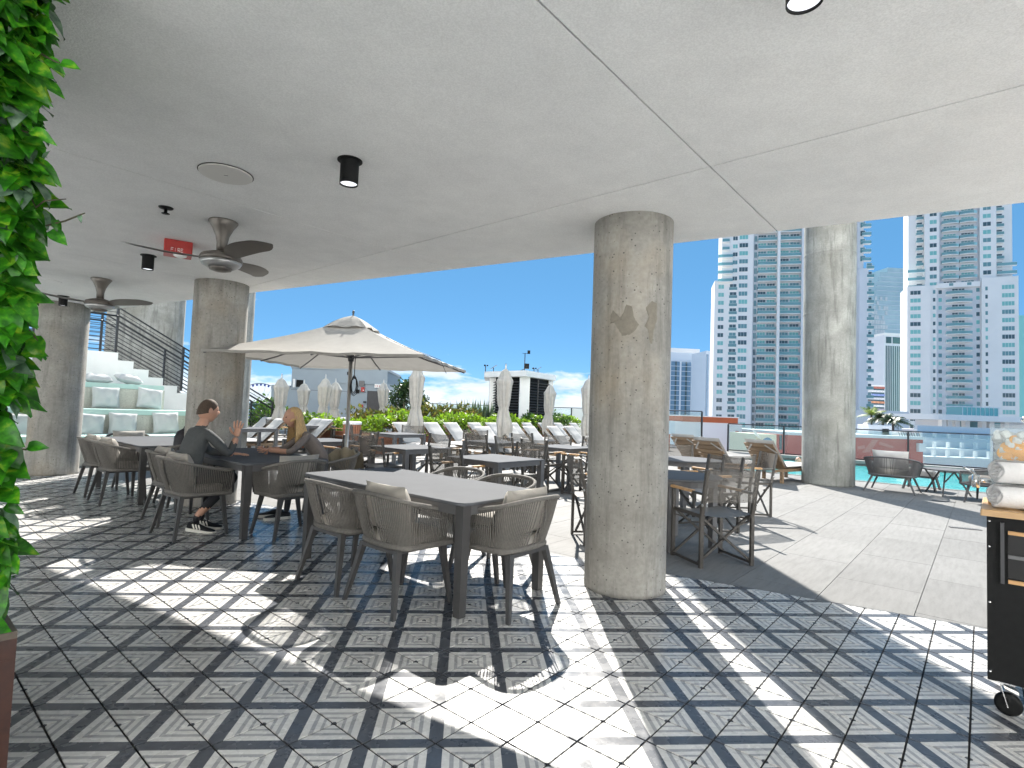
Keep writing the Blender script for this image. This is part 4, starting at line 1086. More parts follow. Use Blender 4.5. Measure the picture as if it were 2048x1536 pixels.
# ------------------------------------------------------------------ louvred housing with weather instruments
YL = 27.5
o = thing('louvred_housing', 'white-posted rooftop housing with dark louvres under a flat overhanging roof', 'building')
xa, xc, xd = bq(985, 800, YL).x, bq(1048, 800, YL-.9).x, bq(1100, 800, YL).x; zr = bq(1040, 756, YL).z
pa, pc, pd = Vector((xa, YL+.5, 0)), Vector((xc, YL-1.0, 0)), Vector((xd+.15, YL+1.0, 0))
def lside(p, q, nb):
    d = (q-p).normalized(); L = (q-p).length; n_ = Vector((d.y, -d.x, 0))
    for k in range(nb):
        a, b = p+d*(L*k/nb+.09), p+d*(L*(k+1)/nb-.09)
        for z in range(15):
            zz = .9+z*(zr-1.0)/15
            mb = MB(); m0 = (a+b)/2; 
            mb.bar(a+Vector((0, 0, zz))+n_*.02, b+Vector((0, 0, zz))+n_*.02, .11, .012, (n_*.75+Vector((0, 0, 1)))); mb.build('louvre_blade', M['steel'], o)
    mb = MB(); mb.bar(p-n_*.12+Vector((0, 0, zr/2+.3)), q-n_*.12+Vector((0, 0, zr/2+.3)), .05, zr-.6); mb.build('backing', M['black'], o)
lside(pa, pc, 1); lside(pc, pd, 1)
for p_, wd in ((pa, .16), (pc, .24), (pd, .12)):
    mb = MB(); mb.box(p_.x-wd, p_.x+wd, p_.y-.1, p_.y+.25, 0, zr); mb.build('post', M['white'], o)
for k in (.5,):
    q = pc.lerp(pd, k); mb = MB(); mb.box(q.x-.03, q.x+.03, q.y-.06, q.y+.02, .8, zr); mb.build('mullion', M['steel'], o)
mb = MB(); rp = [(xa-.45, YL+.5), (xc, YL-1.6), (xd+.42, YL+1.0), (xd+.2, YL+4.5), (xa-.3, YL+4.0)]
if area(rp) < 0: rp = rp[::-1]
mb.prism(rp, zr, zr+.28); mb.build('roof', M['white'], o)
zr2 = zr+.28
def instr(px, h, label, kind):
    q = bq(px, 740, YL+.3); o2 = thing('weather_instrument', label, 'weather instrument', (q.x, YL+.3, zr2), 0, 'weather instruments on the louvred housing')
    mb = MB(); mb.tube([(0, 0, 0), (0, 0, h)], .022, 6); mb.build('mast', M['steel'], o2)
    if kind == 'vane':
        mb = MB(); mb.bar((-.14, 0, h), (.24, 0, h), .02, .02); mb.build('vane_arm', M['black'], o2)
        mb = MB(); mb.box(.12, .26, -.01, .01, h-.02, h+.16); mb.build('tail_fin', M['black'], o2)
        mb = MB(); mb.box(-.02, .22, -.1, .1, .22, .48); mb.build('sensor_box', M['black'], o2)
        mb = MB(); mb.bar((-.22, 0, .1), (-.02, 0, .2), .2, .03); mb.build('solar_panel', M['steel'], o2)
    elif kind == 'panel':
        mb = MB(); mb.bar((-.14, 0, h-.06), (.16, 0, h+.14), .2, .025, (0, 0, 1)); mb.build('solar_panel', M['tframe'], o2)
    else:
        for a in range(3):
            mb = MB(); mb.smooth = True; mb.M = Matrix.Translation((.09*math.cos(a*2.1), .09*math.sin(a*2.1), h)); mb.lathe([(.0, -.045), (.04, -.02), (.045, .02), (.0, .045)], 8); mb.build('cup', M['black'], o2)
instr(971, .30, 'small cup anemometer at the left end of the housing roof', 'cups'); instr(987, .20, 'small tilted solar panel near the left end of the housing roof', 'panel')
instr(1049, 1.0, 'tall mast with wind vane and sensor box on the housing roof', 'vane'); instr(1068, .26, 'small cup anemometer right of the wind vane', 'cups'); instr(1076, .20, 'small tilted solar panel right of the wind vane', 'panel')

# ------------------------------------------------------------------ glass rails
def glass_rail(label, pts, h, zb=0.0, post=.06, nsub=None):
    """posts at pts, panes between"""
    o = thing('glass_railing', label, 'railing', (pts[0][0], pts[0][1], zb), 0, 'glass railings round the terrace')
    q = [Vector((x-pts[0][0], y-pts[0][1], 0)) for x, y in pts]
    for i, p in enumerate(q):
        mb = MB(); d = (q[min(i+1, len(q)-1)]-q[max(i-1, 0)]).normalized(); mb.bar(p, p+Vector((0, 0, h)), post, post, d); mb.build('post', M['railmet'], o)
    for a, b in zip(q, q[1:]):
        d = (b-a).normalized(); e = d*.04
        mb = MB(); mb.bar(a+Vector((0, 0, h+.022)), b+Vector((0, 0, h+.022)), .07, .04); mb.build('top_rail', M['railmet'], o)
        mb = MB(); mb.bar(a+e+Vector((0, 0, .07)), b-e+Vector((0, 0, .07)), .04, .04); mb.build('bottom_rail', M['railmet'], o)
        mb = MB(); mb.bar(a+e+Vector((0, 0, h/2+.04)), b-e+Vector((0, 0, h/2+.04)), .012, h-.12); mb.build('pane', M['glass'], o)
    return o
rp = [uv(u_, RAIL) for u_ in (8.1, 5.94, 3.9, 1.95, -.3, -2.15, -4.2, -6.3, -8.4, -10.5)]
glass_rail('glass railing along the pool with dark posts', [(p.x, p.y) for p in rp], 1.13)
fr = [aty(1404, 830, 23.6), aty(1330, 830, 25.0), aty(1250, 830, 27.0), aty(1143, 830, 30.0), aty(1040, 830, 33), aty(920, 830, 35), aty(800, 830, 37), aty(640, 830, 39)]
glass_rail('higher glass railing behind the planters towards the bay', [(p.x, p.y) for p in fr], 1.62, 0.0)
# end planter and pool ladder
planter('red timber planter behind the pool ladder', (8.15, 21.7), (5.9, 24.9), .6, .62, 4)
hedge('leafy green plants in the planter behind the pool ladder', (7.3, 22.0), (5.7, 24.6), .5, .55, .95, 700, 'lf_y', .15, 8, 'hedges in the timber planters')
lp = aty(1383, 890, 17.6)
o = thing('pool_ladder', 'dark tubular pool ladder with two hooped handrails', 'pool ladder', (lp.x, lp.y, 0), R(-45))
for sx in (0, .45):
    mb = MB(); mb.smooth = True
    pth = [(0, sx, 0), (0, sx, .55)]+[(.16-.16*math.cos(R(t)), sx, .55+.16*math.sin(R(t))) for t in range(0, 140, 15)]+[(.55, sx, .45), (1.0, sx, .02), (1.05, sx, -.3)]
    mb.tube(pth, .022, 8); mb.build('handrail', M['steel'], o)
# ------------------------------------------------------------------ lounge furniture by the pool
pR = rope_chair_proto('lounge_armchair', '', 'armchair', w=.92, d=.84, zb=.33, back=.70, arm=.56, nrope=150, rope='rope2', pillow=False, seat_h=.14)
mb = MB(); mb.M = Matrix.Translation((0, -.20, .64)) @ Matrix.Rotation(R(13), 4, 'X'); mb.pillow(.62, .40, .20, 12, .006, 4); mb.build('back_cushion', M['cushl'], pR)
inst(pR, (8.66, 10.62, 0), face_rz((.75, .66)), 'low grey rope armchair beside the tall stained column, its back to us', 'low rope armchairs by the pool')
inst(pR, (9.55, 9.30, 0), face_rz((-.55, .84)), 'low grey rope armchair partly hidden by the towel cart', 'low rope armchairs by the pool')
o = thing('footstool', 'low square footstool with a pale cushion by the pool', 'footstool', (9.75, 11.15, 0), R(40))
mb = MB(); mb.cbox(-.28, .28, -.28, .28, .30, .44, .04); mb.build('cushion', M['cushl'], o)
mb = MB(); mb.box(-.26, .26, -.26, .26, .26, .298); mb.build('frame', M['rope2'], o)
for sx in (-1, 1):
    for sy in (-1, 1): mb = MB(); mb.bar((sx*.22, sy*.22, .26), (sx*.28, sy*.28, 0), .035, .035); mb.build('leg', M['leg'], o)
o = thing('side_table', 'round side table with slanting forked legs between the low armchairs', 'table', (9.55, 10.32, 0), R(10))
mb = MB(); mb.smooth = False; mb.lathe([(.40, .485), (.42, .49), (.42, .505), (.415, .51)], 28, True, False); mb.build('tabletop', M['ttop'], o)
for k in range(3):
    a = R(90+120*k); c_, s_ = math.cos(a), math.sin(a)
    mb = MB(); mb.bar((.12*c_, .12*s_, .48), (.42*c_, .42*s_, 0), .025, .025); lg = mb.build('leg', M['leg'], o)
    a2 = a+.5; mb = MB(); mb.bar((.34*math.cos(a2), .34*math.sin(a2), .48), (.26*c_, .26*s_, .25), .022, .022); mb.build('fork', M['leg'], lg)
# floor drains
for (a, b, lab) in (((6.56, 6.99), (6.80, 6.86), 'small slotted floor drain nearer the cart'), ((8.50, 9.47), (8.80, 9.33), 'small slotted floor drain in the armchair\'s shade')):
    a, b = Vector((*a, 0)), Vector((*b, 0)); o = thing('floor_drain', lab, 'drain', tuple((a+b)/2), math.atan2((b-a).y, (b-a).x), 'slotted floor drains')
    mb = MB(); mb.box(-.17, .17, -.05, .05, .0015, .004); mb.build('tray', M['black'], o)
    for k in range(12): mb = MB(); x = -.155+k*.027; mb.box(x, x+.014, -.045, .045, .0042, .007); mb.build('slot_bar', M['tframe'], o)
# pillows on the benches
PG = 'pale pillows on the tiered benches'
def pillow(px, py, Upl, size, label, lie=False, seed=0, roll=0.0):
    d = ray(px, py); t = Upl/((-d.x+d.y)*.70711); p = Vector((d.x*t, d.y*t, CAMZ+d.z*t))
    mb = MB(); mb.pillow(size, size*.92, .19, 14, .009, seed); o2 = mb.build('pillow', M['pill'])
    tag(o2, label, 'pillow', PG); o2.location = p
    o2.rotation_euler = (R(-80 if lie else -14), R(roll), RZV-R(0)+PI/2+PI/2+PI/2 if False else R(45))
    return o2
k = 0
for (px, py, Up, lie, lab, roll) in ((212, 795, 14.82, False, 'upright pillow on the middle bench, left of two right of the column', 0), (300, 797, 14.82, False, 'tilted pillow on the middle bench near the stair', 6), (55, 788, 14.82, False, 'large pillow on the middle bench behind the hanging plant', -3),
        (246, 848, 13.82, False, 'upright pillow on the lowest bench behind the dining table', 2), (332, 846, 13.82, False, 'upright pillow on the lowest bench next to the couple\'s column', -2), (36, 852, 13.82, False, 'pillow on the lowest bench at the far left', 4), (178, 850, 13.75, False, 'pillow on the lowest bench touching the far left column', 5),
        (195, 757, 15.5, True, 'pillow lying flat on the top bench beside the column', 0), (257, 758, 15.4, True, 'pillow lying flat on the top bench next to the stair', 8), (62, 748, 15.5, True, 'pillow lying flat on the top bench behind the hanging plant', 0)):
    k += 1; pillow(px, py, Up, .52, lab, lie, k, roll)
# ------------------------------------------------------------------ city beyond the terrace
GZ = -26.0
mb = MB(); mb.box(-9000, 9000, -300, 700, GZ-2, GZ); tag(mb.build('city_ground', mat('city_ground', (.42, .42, .41), .9, var=.2, vscale=.02)), kind='structure')
mb = MB(); mb.box(-14000, 14000, 700.5, 30000, GZ-2, GZ-.5)
def m_bay():
    t = NT('bay_water'); p = t.pos(); n = t.noise(t.mapping(p, (.02, .05, 1)), 1.0, 5, .6)
    t.b.inputs['Base Color'].default_value = (.05, .13, .17, 1); t.b.inputs['Roughness'].default_value = .22; t.bump(n, .3, 1.0); return t.mt
tag(mb.build('bay_water', m_bay()), kind='structure')
M['farg'] = mat('far_trees', (.10, .15, .13), .9, var=.3, vscale=.02)
rnd = random.Random(4); mb = MB(); prof = []
x = -6500
while x < 5200:
    prof.append((x, 17+rnd.random()*9+(14 if rnd.random() < .05 else 0))); x += rnd.uniform(14, 40)
vs = []; fs = []
for i, (x, h) in enumerate(prof): vs += [(x, 3600, GZ-.4), (x, 3600+h*.5, GZ+h*.7), (x, 3600+h*1.6, GZ+h)]
for i in range(len(prof)-1):
    for k in range(2): fs.append((i*3+k, (i+1)*3+k, (i+1)*3+k+1, i*3+k+1))
mb.add(vs, fs, False); mb.box(-6500, 5200, 3640, 4200, GZ-.45, GZ+14); tag(mb.build('far_shore_woods', M['farg']), kind='stuff')
M['g_t'] = mat('teal_glass', (.24, .54, .51), .12, spec=.8); M['g_d'] = mat('dark_glass', (.07, .115, .13), .10, spec=.8); M['g_m'] = mat('mid_glass', (.16, .31, .33), .10, spec=.8)
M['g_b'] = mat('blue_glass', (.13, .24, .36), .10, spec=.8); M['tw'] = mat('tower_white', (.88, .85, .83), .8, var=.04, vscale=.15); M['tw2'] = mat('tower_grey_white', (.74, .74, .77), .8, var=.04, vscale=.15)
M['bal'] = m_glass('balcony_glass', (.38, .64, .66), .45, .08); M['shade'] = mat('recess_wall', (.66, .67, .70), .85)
WM = {}
def win_mesh(w, h, nm, key):
    k = (round(w, 2), round(h, 2), nm, key)
    if k in WM: return WM[k]
    mb = MB(); t = .07; mb.box(-w/2, w/2, -.02, .03, -h/2, h/2) if False else None
    mb.mi = 1; mb.box(-w/2+.02, w/2-.02, -.01, .04, -h/2+.02, h/2-.02)
    mb.mi = 0
    for (a, b, c, d) in ((-w/2, w/2, -h/2, -h/2+t), (-w/2, w/2, h/2-t, h/2), (-w/2, -w/2+t, -h/2+t, h/2-t), (w/2-t, w/2, -h/2+t, h/2-t)): mb.box(a, b, -.06, .03, c, d)
    for q in range(1, nm): x = -w/2+w*q/nm; mb.box(x-.035, x+.035, -.05, .02, -h/2+t, h/2-t)
    o = mb.build('window', [M['tw'], M[key]]); me = o.data; bpy.data.objects.remove(o); WM[k] = me; return me
class Tower:
    def __init__(s, name, label, px, Y, dirv, cat='building', group=None):
        s.O = aty(px, 700, Y); s.O.z = 0; s.d = Vector((*dirv, 0)).normalized(); s.n = Vector((s.d.y, -s.d.x, 0))
        s.o = thing(name, label, cat, tuple(s.O), math.atan2(s.d.y, s.d.x), group); s.r = random.Random(px)
    def sz(s, px, py):
        r = ray(px, py); den = r.x*s.n.x+r.y*s.n.y; t = (s.O.x*s.n.x+s.O.y*s.n.y)/den
        p = r*t; return (p.x-s.O.x)*s.d.x+(p.y-s.O.y)*s.d.y, CAMZ+p.z
    def S(s, px, py=700): return s.sz(px, py)[0]
    def box(s, name, s0, s1, z0, z1, key, y0=0.0, y1=12.0):
        mb = MB(); mb.box(s0, s1, y0, y1, z0, z1); return mb.build(name, M[key], s.o)
    def win(s, sc, z, w, h, nm=1, y=0.0, keys='tdm'):
        k = {'t': 'g_t', 'd': 'g_d', 'm': 'g_m', 'b': 'g_b'}[s.r.choice(keys)]
        o = ob('window', win_mesh(w, h, nm, k), s.o); o.location = (sc, y-.035, z); return o
BAL = {}
def balcony(T, sc, z, w, dep=1.5, h=1.05, y=0.0, curve=0.0):
    k = (round(w, 2), dep, curve)
    if k not in BAL:
        mb = MB(); n = 10 if curve else 1
        fr = [(-w/2+w*i/n, -dep-curve*math.sin(PI*i/n)) for i in range(n+1)]
        poly = fr+[(w/2, 0), (-w/2, 0)]
        mb.mi = 0; mb.prism(poly, -.22, 0)
        for a, b in zip(fr, fr[1:]):
            mb.mi = 1; mb.bar((a[0], a[1]+.05, .5), (b[0], b[1]+.05, .5), .03, .95); mb.mi = 0; mb.bar((a[0], a[1]+.05, 1.02), (b[0], b[1]+.05, 1.02), .07, .06)
        for x in (-w/2+.03, w/2-.03): mb.mi = 1; mb.box(x-.015, x+.015, -dep+.08, -.03, .02, .98); mb.mi = 0; mb.box(x-.03, x+.03, -dep+.08, -.03, .99, 1.05)
        o = mb.build('balcony', [M['tw'], M['bal']]); BAL[k] = o.data; bpy.data.objects.remove(o)
    o = ob('balcony', BAL[k], T.o); o.location = (sc, y, z); return o
HF = 2.9
# --- tower A, left of the tall concrete column
T = Tower('apartment_tower', 'white apartment tower with teal glass balconies left of and behind the tall stained column', 1427, 190, (.946, -.324))
S_ = T.S; zt = T.sz(1440, 561)[1]; zA = T.sz(1440, 573.7)[1]; ZB_, ZT_ = GZ, 95
T.box('left_wing', 0, S_(1504), ZB_, zt, 'tw'); T.box('upper_left_wall', S_(1440), S_(1504), zt, ZT_, 'tw', 0.002, 11)
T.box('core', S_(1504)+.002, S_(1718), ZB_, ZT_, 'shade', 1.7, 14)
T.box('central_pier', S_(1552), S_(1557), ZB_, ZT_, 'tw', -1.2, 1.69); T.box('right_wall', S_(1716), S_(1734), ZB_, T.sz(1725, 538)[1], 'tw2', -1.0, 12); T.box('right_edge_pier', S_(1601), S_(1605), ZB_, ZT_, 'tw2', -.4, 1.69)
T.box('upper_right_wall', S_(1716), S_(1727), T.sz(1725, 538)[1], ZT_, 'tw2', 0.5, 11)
nfl = range(-24, 30)
for k in nfl:
    z = zA-HF*k*1.0
    if z < -22 or z > 92: continue
    up = z > zt
    if not up:
        T.win((S_(1434)+S_(1446))/2, z, S_(1446)-S_(1434), 1.55, 2)
        T.win((S_(1457)+S_(1471))/2, z+.0, S_(1471)-S_(1457), 1.9, 2, y=-.0, keys='dm'); balcony(T, (S_(1456)+S_(1472))/2, z-1.25, S_(1472)-S_(1456), .25)
    else:
        T.win((S_(1462)+S_(1472))/2, z, S_(1472)-S_(1462), 1.55, 2)
        if z < zt+9.5: balcony(T, (S_(1433)+S_(1462))/2, z-1.2, S_(1462)-S_(1433), 1.3)
        else: balcony(T, (S_(1441)+S_(1455))/2, z-1.2, S_(1455)-S_(1441), .8)
    T.win((S_(1475)+S_(1493))/2, z+.3, S_(1493)-S_(1475), 1.65, 3, keys='ttdm')
    T.win((S_(1507)+S_(1513))/2, z, S_(1513)-S_(1507), 2.2, 2, y=1.66, keys='dm')
    for a, b in ((1514, 1551.5), (1558, 1600.5)):
        s0, s1 = S_(a), S_(b); w_ = s1-s0
        balcony(T, (s0+s1)/2, z-1.0, w_, 1.6, y=1.66)
        for q in (.24, .74): T.win(s0+w_*q, z+.2, w_*.45, 2.2, 3, y=1.66, keys='ttmmd')
    if z < T.sz(1725, 520)[1]: balcony(T, S_(1738), z-.8, S_(1745)-S_(1731), 1.0, y=-.2); T.win(S_(1735.5), z+.2, 1.6, 1.9, 1, y=-.9, keys='dm')
    else: balcony(T, S_(1731), z-.8, S_(1739)-S_(1722), 1.2, y=.3); T.win(S_(1725), z+.2, 1.6, 1.9, 1, y=.46, keys='dm')
# --- tower B at the right
T = Tower('apartment_tower', 'white apartment tower with curved central balconies at the right edge', 1814, 190, (.866, -.5))
S_ = T.S; zt = T.sz(1830, 572)[1]; zL = T.sz(1830, 585.6)[1]; ZT_ = 100
T.box('left_wing', 0, S_(1861), ZB_, zt, 'tw'); T.box('right_wing', S_(1964), S_(2038), ZB_, T.sz(2010, 553)[1], 'tw'); 
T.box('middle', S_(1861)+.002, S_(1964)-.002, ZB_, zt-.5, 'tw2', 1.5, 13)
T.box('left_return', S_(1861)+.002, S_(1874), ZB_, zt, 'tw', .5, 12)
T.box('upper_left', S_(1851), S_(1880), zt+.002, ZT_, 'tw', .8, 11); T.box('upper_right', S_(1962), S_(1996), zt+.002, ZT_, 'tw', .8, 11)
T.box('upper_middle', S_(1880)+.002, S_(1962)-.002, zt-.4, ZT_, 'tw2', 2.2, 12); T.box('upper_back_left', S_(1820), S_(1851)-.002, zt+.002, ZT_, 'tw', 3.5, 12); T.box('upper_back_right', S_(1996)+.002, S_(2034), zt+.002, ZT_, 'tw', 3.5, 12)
T.box('middle_band', S_(1874), S_(1962), zt-1.2, zt+.6, 'tw', .2, 1.48)
for k in range(-34, 22):
    z = zL-HF*k
    if z < -22 or z > 97: continue
    if z < zt:
        T.win((S_(1820)+S_(1841.5))/2, z, S_(1841.5)-S_(1820), 1.6, 3, keys='tttdm'); T.win(S_(1869), z+.1, S_(1872)-S_(1866), 1.5, 1, y=.5)
        T.win(S_(1882.5), z+.1, S_(1886.5)-S_(1878.5), 1.55, 1, y=1.5); T.win(S_(1959), z+.3, S_(1963)-S_(1955), 1.55, 1, y=1.5); T.win(S_(1973.5), z+.3, S_(1976.5)-S_(1970.5), 1.5, 1)
        T.win((S_(2004)+S_(2030))/2, z+.5, S_(2030)-S_(2004), 1.6, 4, keys='ttdm')
        s0, s1 = S_(1894), S_(1946); balcony(T, (s0+s1)/2, z-1.0, s1-s0, 1.2, y=1.5, curve=1.0)
        for q in (.36, .62): T.win(s0+(s1-s0)*q, z+.1, (s1-s0)*.24, 2.0, 2, y=1.5, keys='ddm')
        T.box('balcony_divider', (s0+s1)/2-.12, (s0+s1)/2+.12, z-1, z+1.6, 'tw', .6, 1.49) if False else None
    else:
        T.win(S_(1867.5), z, S_(1875)-S_(1860), 1.6, 2, y=.8); T.win(S_(1976.5), z+.4, S_(1985)-S_(1968), 1.6, 2, y=.8)
        for a, b in ((1886, 1920), (1922, 1957)):
            s0, s1 = S_(a), S_(b); balcony(T, (s0+s1)/2, z-1.0, s1-s0, 1.3, y=2.2, curve=.8); T.win((s0+s1)/2, z+.15, (s1-s0)*.75, 2.0, 4, y=2.2, keys='ddmt')
        if z < zt+9: balcony(T, (S_(1816)+S_(1850))/2, z-1.0, S_(1850)-S_(1816), 1.0, y=1.4); balcony(T, (S_(1997)+S_(2037))/2, z-.4, S_(2037)-S_(1997), 1.0, y=1.6)
        else: balcony(T, S_(1843), z-1.0, S_(1850)-S_(1836), 1.2, y=3.5); balcony(T, S_(2006), z-.4, S_(2015)-S_(1997), 1.2, y=3.5)
        T.win(S_(1843), z+.1, 1.8, 2, 1, y=3.5, keys='dm'); T.win(S_(2006), z+.6, 2.0, 2, 1, y=3.5, keys='dm')
# --- generic far blocks facing the viewer
def block(name, label, x0, x1, ytop, Y, dep, key, group=None, ybase=None):
    a, b = aty(x0, ytop, Y), aty(x1, ytop, Y); o = thing(name, label, 'building', (a.x, Y, 0), 0, group); w_ = b.x-a.x; z1 = (a.z+b.z)/2; z0 = aty((x0+x1)/2, ybase, Y).z if ybase else GZ
    mb = MB(); mb.box(0, w_, 0, dep, z0, z1); mb.build('wall', M[key], o); return o, a.x, w_, z1, Y
def fgrid(B, xs, rows, z_first, dz, w, h, nm, keys, seed=0, zmin=-20):
    o, x0, W, z1, Y = B; r = random.Random(seed)
    for k in range(rows):
        z = z_first-dz*k
        if z < zmin: break
        for x in xs:
            kk = {'t': 'g_t', 'd': 'g_d', 'm': 'g_m', 'b': 'g_b'}[r.choice(keys)]
            q = ob('window', win_mesh(w, h, nm, kk), o); q.location = (x, -.035, z)
M['tb'] = mat('tower_blue_white', (.60, .66, .74), .7)
B = block('glass_tower', 'blue glass apartment tower with white corner just right of the middle column', 1330, 1399, 705, 330, 25, 'tb')
o, x0, W, z1, Y = B
mb = MB(); mb.box(0, W, -.3, 25, z1, z1+2.5); mb.build('roof_band', M['tw'], o)
s0, s1 = 0, aty(1382, 700, Y).x-x0
mb = MB(); mb.box(.2, s1, -.5, -.02, GZ, z1-5.5); mb.build('glass_wall', M['g_b'], o)
for k in range(30):
    z = z1-5.5-3.0*k
    if z < -18: break
    mb = MB(); mb.box(.2, s1, -.75, -.51, z-.25, z+.0); mb.build('floor_edge', M['tb'], o)
for q in (.2, .42, .6, .82): mb = MB(); mb.box(s1*q-.5, s1*q+.5, -.7, -.505, GZ, z1-5.6); mb.build('mullion_band', M['g_d'] if q in (.42, .82) else M['tb'], o)
sx = aty(1394, 700, Y).x-x0; mb = MB(); mb.box(sx-.9, sx+.9, -.2, -.001, GZ, z1-6); mb.build('glass_strip', M['g_m'], o)
B = block('office_tower', 'slim pale tower with glass edge beside the white tower\'s left wall', 1412.5, 1432, 702, 300, 20, 'tb')
o, x0, W, z1, Y = B; mb = MB(); mb.box(.1, 1.4, -.2, -.001, GZ, z1-2); mb.build('glass_strip', M['g_b'], o); mb = MB(); mb.box(3.3, 3.9, -.2, -.001, GZ, z1-6); mb.build('glass_strip', M['g_b'], o)
B = block('apartment_block', 'small white apartment block far between the glass tower and the slim tower', 1398.5, 1413, 779, 420, 20, 'tw'); fgrid(B, (1.6, 4.0), 22, B[3]-2, 2.9, 1.5, 1.4, 1, 'd')
# curved glass tower
YG = 420; pts = [(1741, 640), (1748, 600), (1754, 566), (1760, 549), (1768, 541), (1783, 538), (1817, 534)]
o = thing('glass_tower', 'tall pale blue glass tower with a curved stepped top between the two white towers', 'building')
q = [aty(x, y, YG) for x, y in pts]; prof = [(p.x, p.z) for p in q]
xl, xr = aty(1738, 800, YG).x, q[-1].x
mb = MB(); zz = GZ; n_ = 0; 
M['cg'] = mat('pale_curtain_wall', (.38, .50, .54), .2, spec=.8, col2=(.52, .64, .66), vscale=.05)
M['cgl'] = mat('silver_curtain_wall', (.55, .58, .60), .25, spec=.8, col2=(.75, .75, .74), vscale=.25)
def leftx(z):
    for (x0_, z0_), (x1_, z1_) in zip(prof, prof[1:]):
        if z0_ <= z <= z1_: return x0_+(x1_-x0_)*(z-z0_)/(z1_-z0_+1e-6)
    return xl if z < prof[0][1] else prof[-2][0]
z = GZ
while z < prof[-1][1]-2:
    x = leftx(z+2) if z > prof[0][1] else xl
    mb = MB(); mb.box(x, xr, YG, YG+40, z+.35, z+3.9); mb.build('glass_storey', M['cgl'] if z < 55 and False else M['cg'], o)
    mb = MB(); mb.box(x+.2, xr, YG-.3, YG+40, z, z+.349); mb.build('floor_edge', M['tb'], o)
    z += 3.9
zq = aty(1760, 592, YG).z; xq = aty(1776, 640, YG).x
mb = MB()
for k in range(int((zq+15)/3.9)):
    z = -15+3.9*k; x = leftx(z+2) if z > prof[0][1] else xl
    for c in range(int((xq-x)/2.2)):
        if (k > 14 and rnd.random() < .25): continue
        mb.box(x+.3+c*2.2, x+2.2+c*2.2, YG-.5, YG-.31, z+.5, z+3.6)
tag(mb.build('reflective_panels', M['cgl'], o), kind='stuff')
B = block('apartment_block', 'white block with small windows in front of the curved glass tower', 1736, 1768, 686, 330, 20, 'tw'); fgrid(B, (1.4, 3.0, 6.0, 7.8), 22, B[3]-3, 2.8, .9, 1.3, 1, 'd')
B = block('office_block', 'office block with dark vertical stripes left of the curved-balcony tower', 1768.5, 1816, 671, 290, 25, 'tw2')
o, x0, W, z1, Y = B
mb = MB(); mb.box(-.2, W+.1, -.4, 25, z1, z1+1.2); mb.build('roof_band', M['tw'], o)
for k in range(12): x = .9+k*(W-1)/12; mb = MB(); mb.box(x, x+.62, -.12, -.001, -5, z1-6); mb.build('window_strip', M['g_d'], o)
for a in ((1.0, 4.2), (5.0, W-.5)): mb = MB(); mb.box(a[0], a[1], -.14, -.001, z1-4.6, z1-1); mb.build('window_band', M['g_d'], o)
# coloured parking structure
B = block('parking_structure', 'parking structure with coloured bands below the white block', 1733, 1769, 770, 250, 20, 'tw'); o, x0, W, z1, Y = B
for k, c in enumerate(((.45, .16, .12), (.70, .70, .72), (.25, .32, .60), (.62, .62, .66), (.62, .28, .16), (.70, .70, .72), (.40, .36, .42), (.66, .50, .46))):
    z = z1-1.2-1.75*k
    if z < -16: break
    mb = MB(); mb.box(0, W, -.25, -.001, z-.55, z+.45); mb.build('parapet_band', mat('parapet_%d' % k, c, .8, var=.3, vscale=1.5), o)
    mb = MB(); mb.box(.1, W-.1, -.06, -.001, z-1.3, z-.56); mb.build('dark_opening', M['g_d'], o)
block('low_block', 'low grey-white roof block behind the palms', 1764, 1818, 822, 150, 15, 'tw2')
# podium with curved white band at the right
o = thing('podium_building', 'low white podium with a curved overhanging band and a green glass penthouse', 'building')
YP = 105
xa, xb = aty(1876, 835, YP).x, aty(2120, 835, YP).x; z0, z1 = aty(1900, 840, YP).z, aty(1900, 829, YP).z
ring = [(xa+3*math.sin(R(t)) if False else xa+2.2*(1-math.cos(R(t))), YP-2.2*math.sin(R(t))+2.2) for t in range(0, 91, 15)]
poly = [(xa, YP+14), (xa, YP+2.2)]+ring[1:]+[(xb, YP-3.5), (xb, YP+14)]
if area(poly) < 0: poly = poly[::-1]
mb = MB(); mb.prism(poly, z0, z1); mb.build('curved_band', M['tw'], o)
for px in (1884, 1896, 1911, 1931, 1964, 1980, 2010): q = aty(px, 850, YP+3); mb = MB(); mb.box(q.x, q.x+1.0, YP+3, YP+4, -4, z0); mb.build('pillar', M['tw'], o)
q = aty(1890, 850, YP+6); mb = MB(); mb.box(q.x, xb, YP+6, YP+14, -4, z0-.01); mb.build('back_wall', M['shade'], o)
for a, b in ((1898, 1909), (1921, 1930), (1935, 1962), (1983, 2000)):
    q0, q1 = aty(a, 850, YP+6), aty(b, 850, YP+6); mb = MB(); mb.box(q0.x, q1.x, YP+5.9, YP+5.999, q0.z-1.0, z0-.1); mb.build('window', M['g_m'], o)
q0, q1 = aty(1925, 833, YP+5), aty(1996, 817, YP+5); mb = MB(); mb.box(q0.x, q1.x, YP+5, YP+9, z1+.002, q1.z); mb.build('glass_penthouse', M['g_t'], o)
for k in range(9): x = q0.x+(q1.x-q0.x)*k/8; mb = MB(); mb.box(x-.05, x+.05, YP+4.9, YP+4.999, z1+.003, q1.z); mb.build('mullion', M['tw'], o)
mb = MB(); mb.box(q0.x-.3, q1.x+.3, YP+4.7, YP+9.2, q1.z+.001, q1.z+.2); mb.build('penthouse_roof', M['tw'], o)
xa2 = aty(1835, 860, 100).x; mb = MB(); mb.box(xa2, xb, 100, 101, -9, aty(1900, 853, 100).z); mb.build('parapet_wall', M['tw'], o)
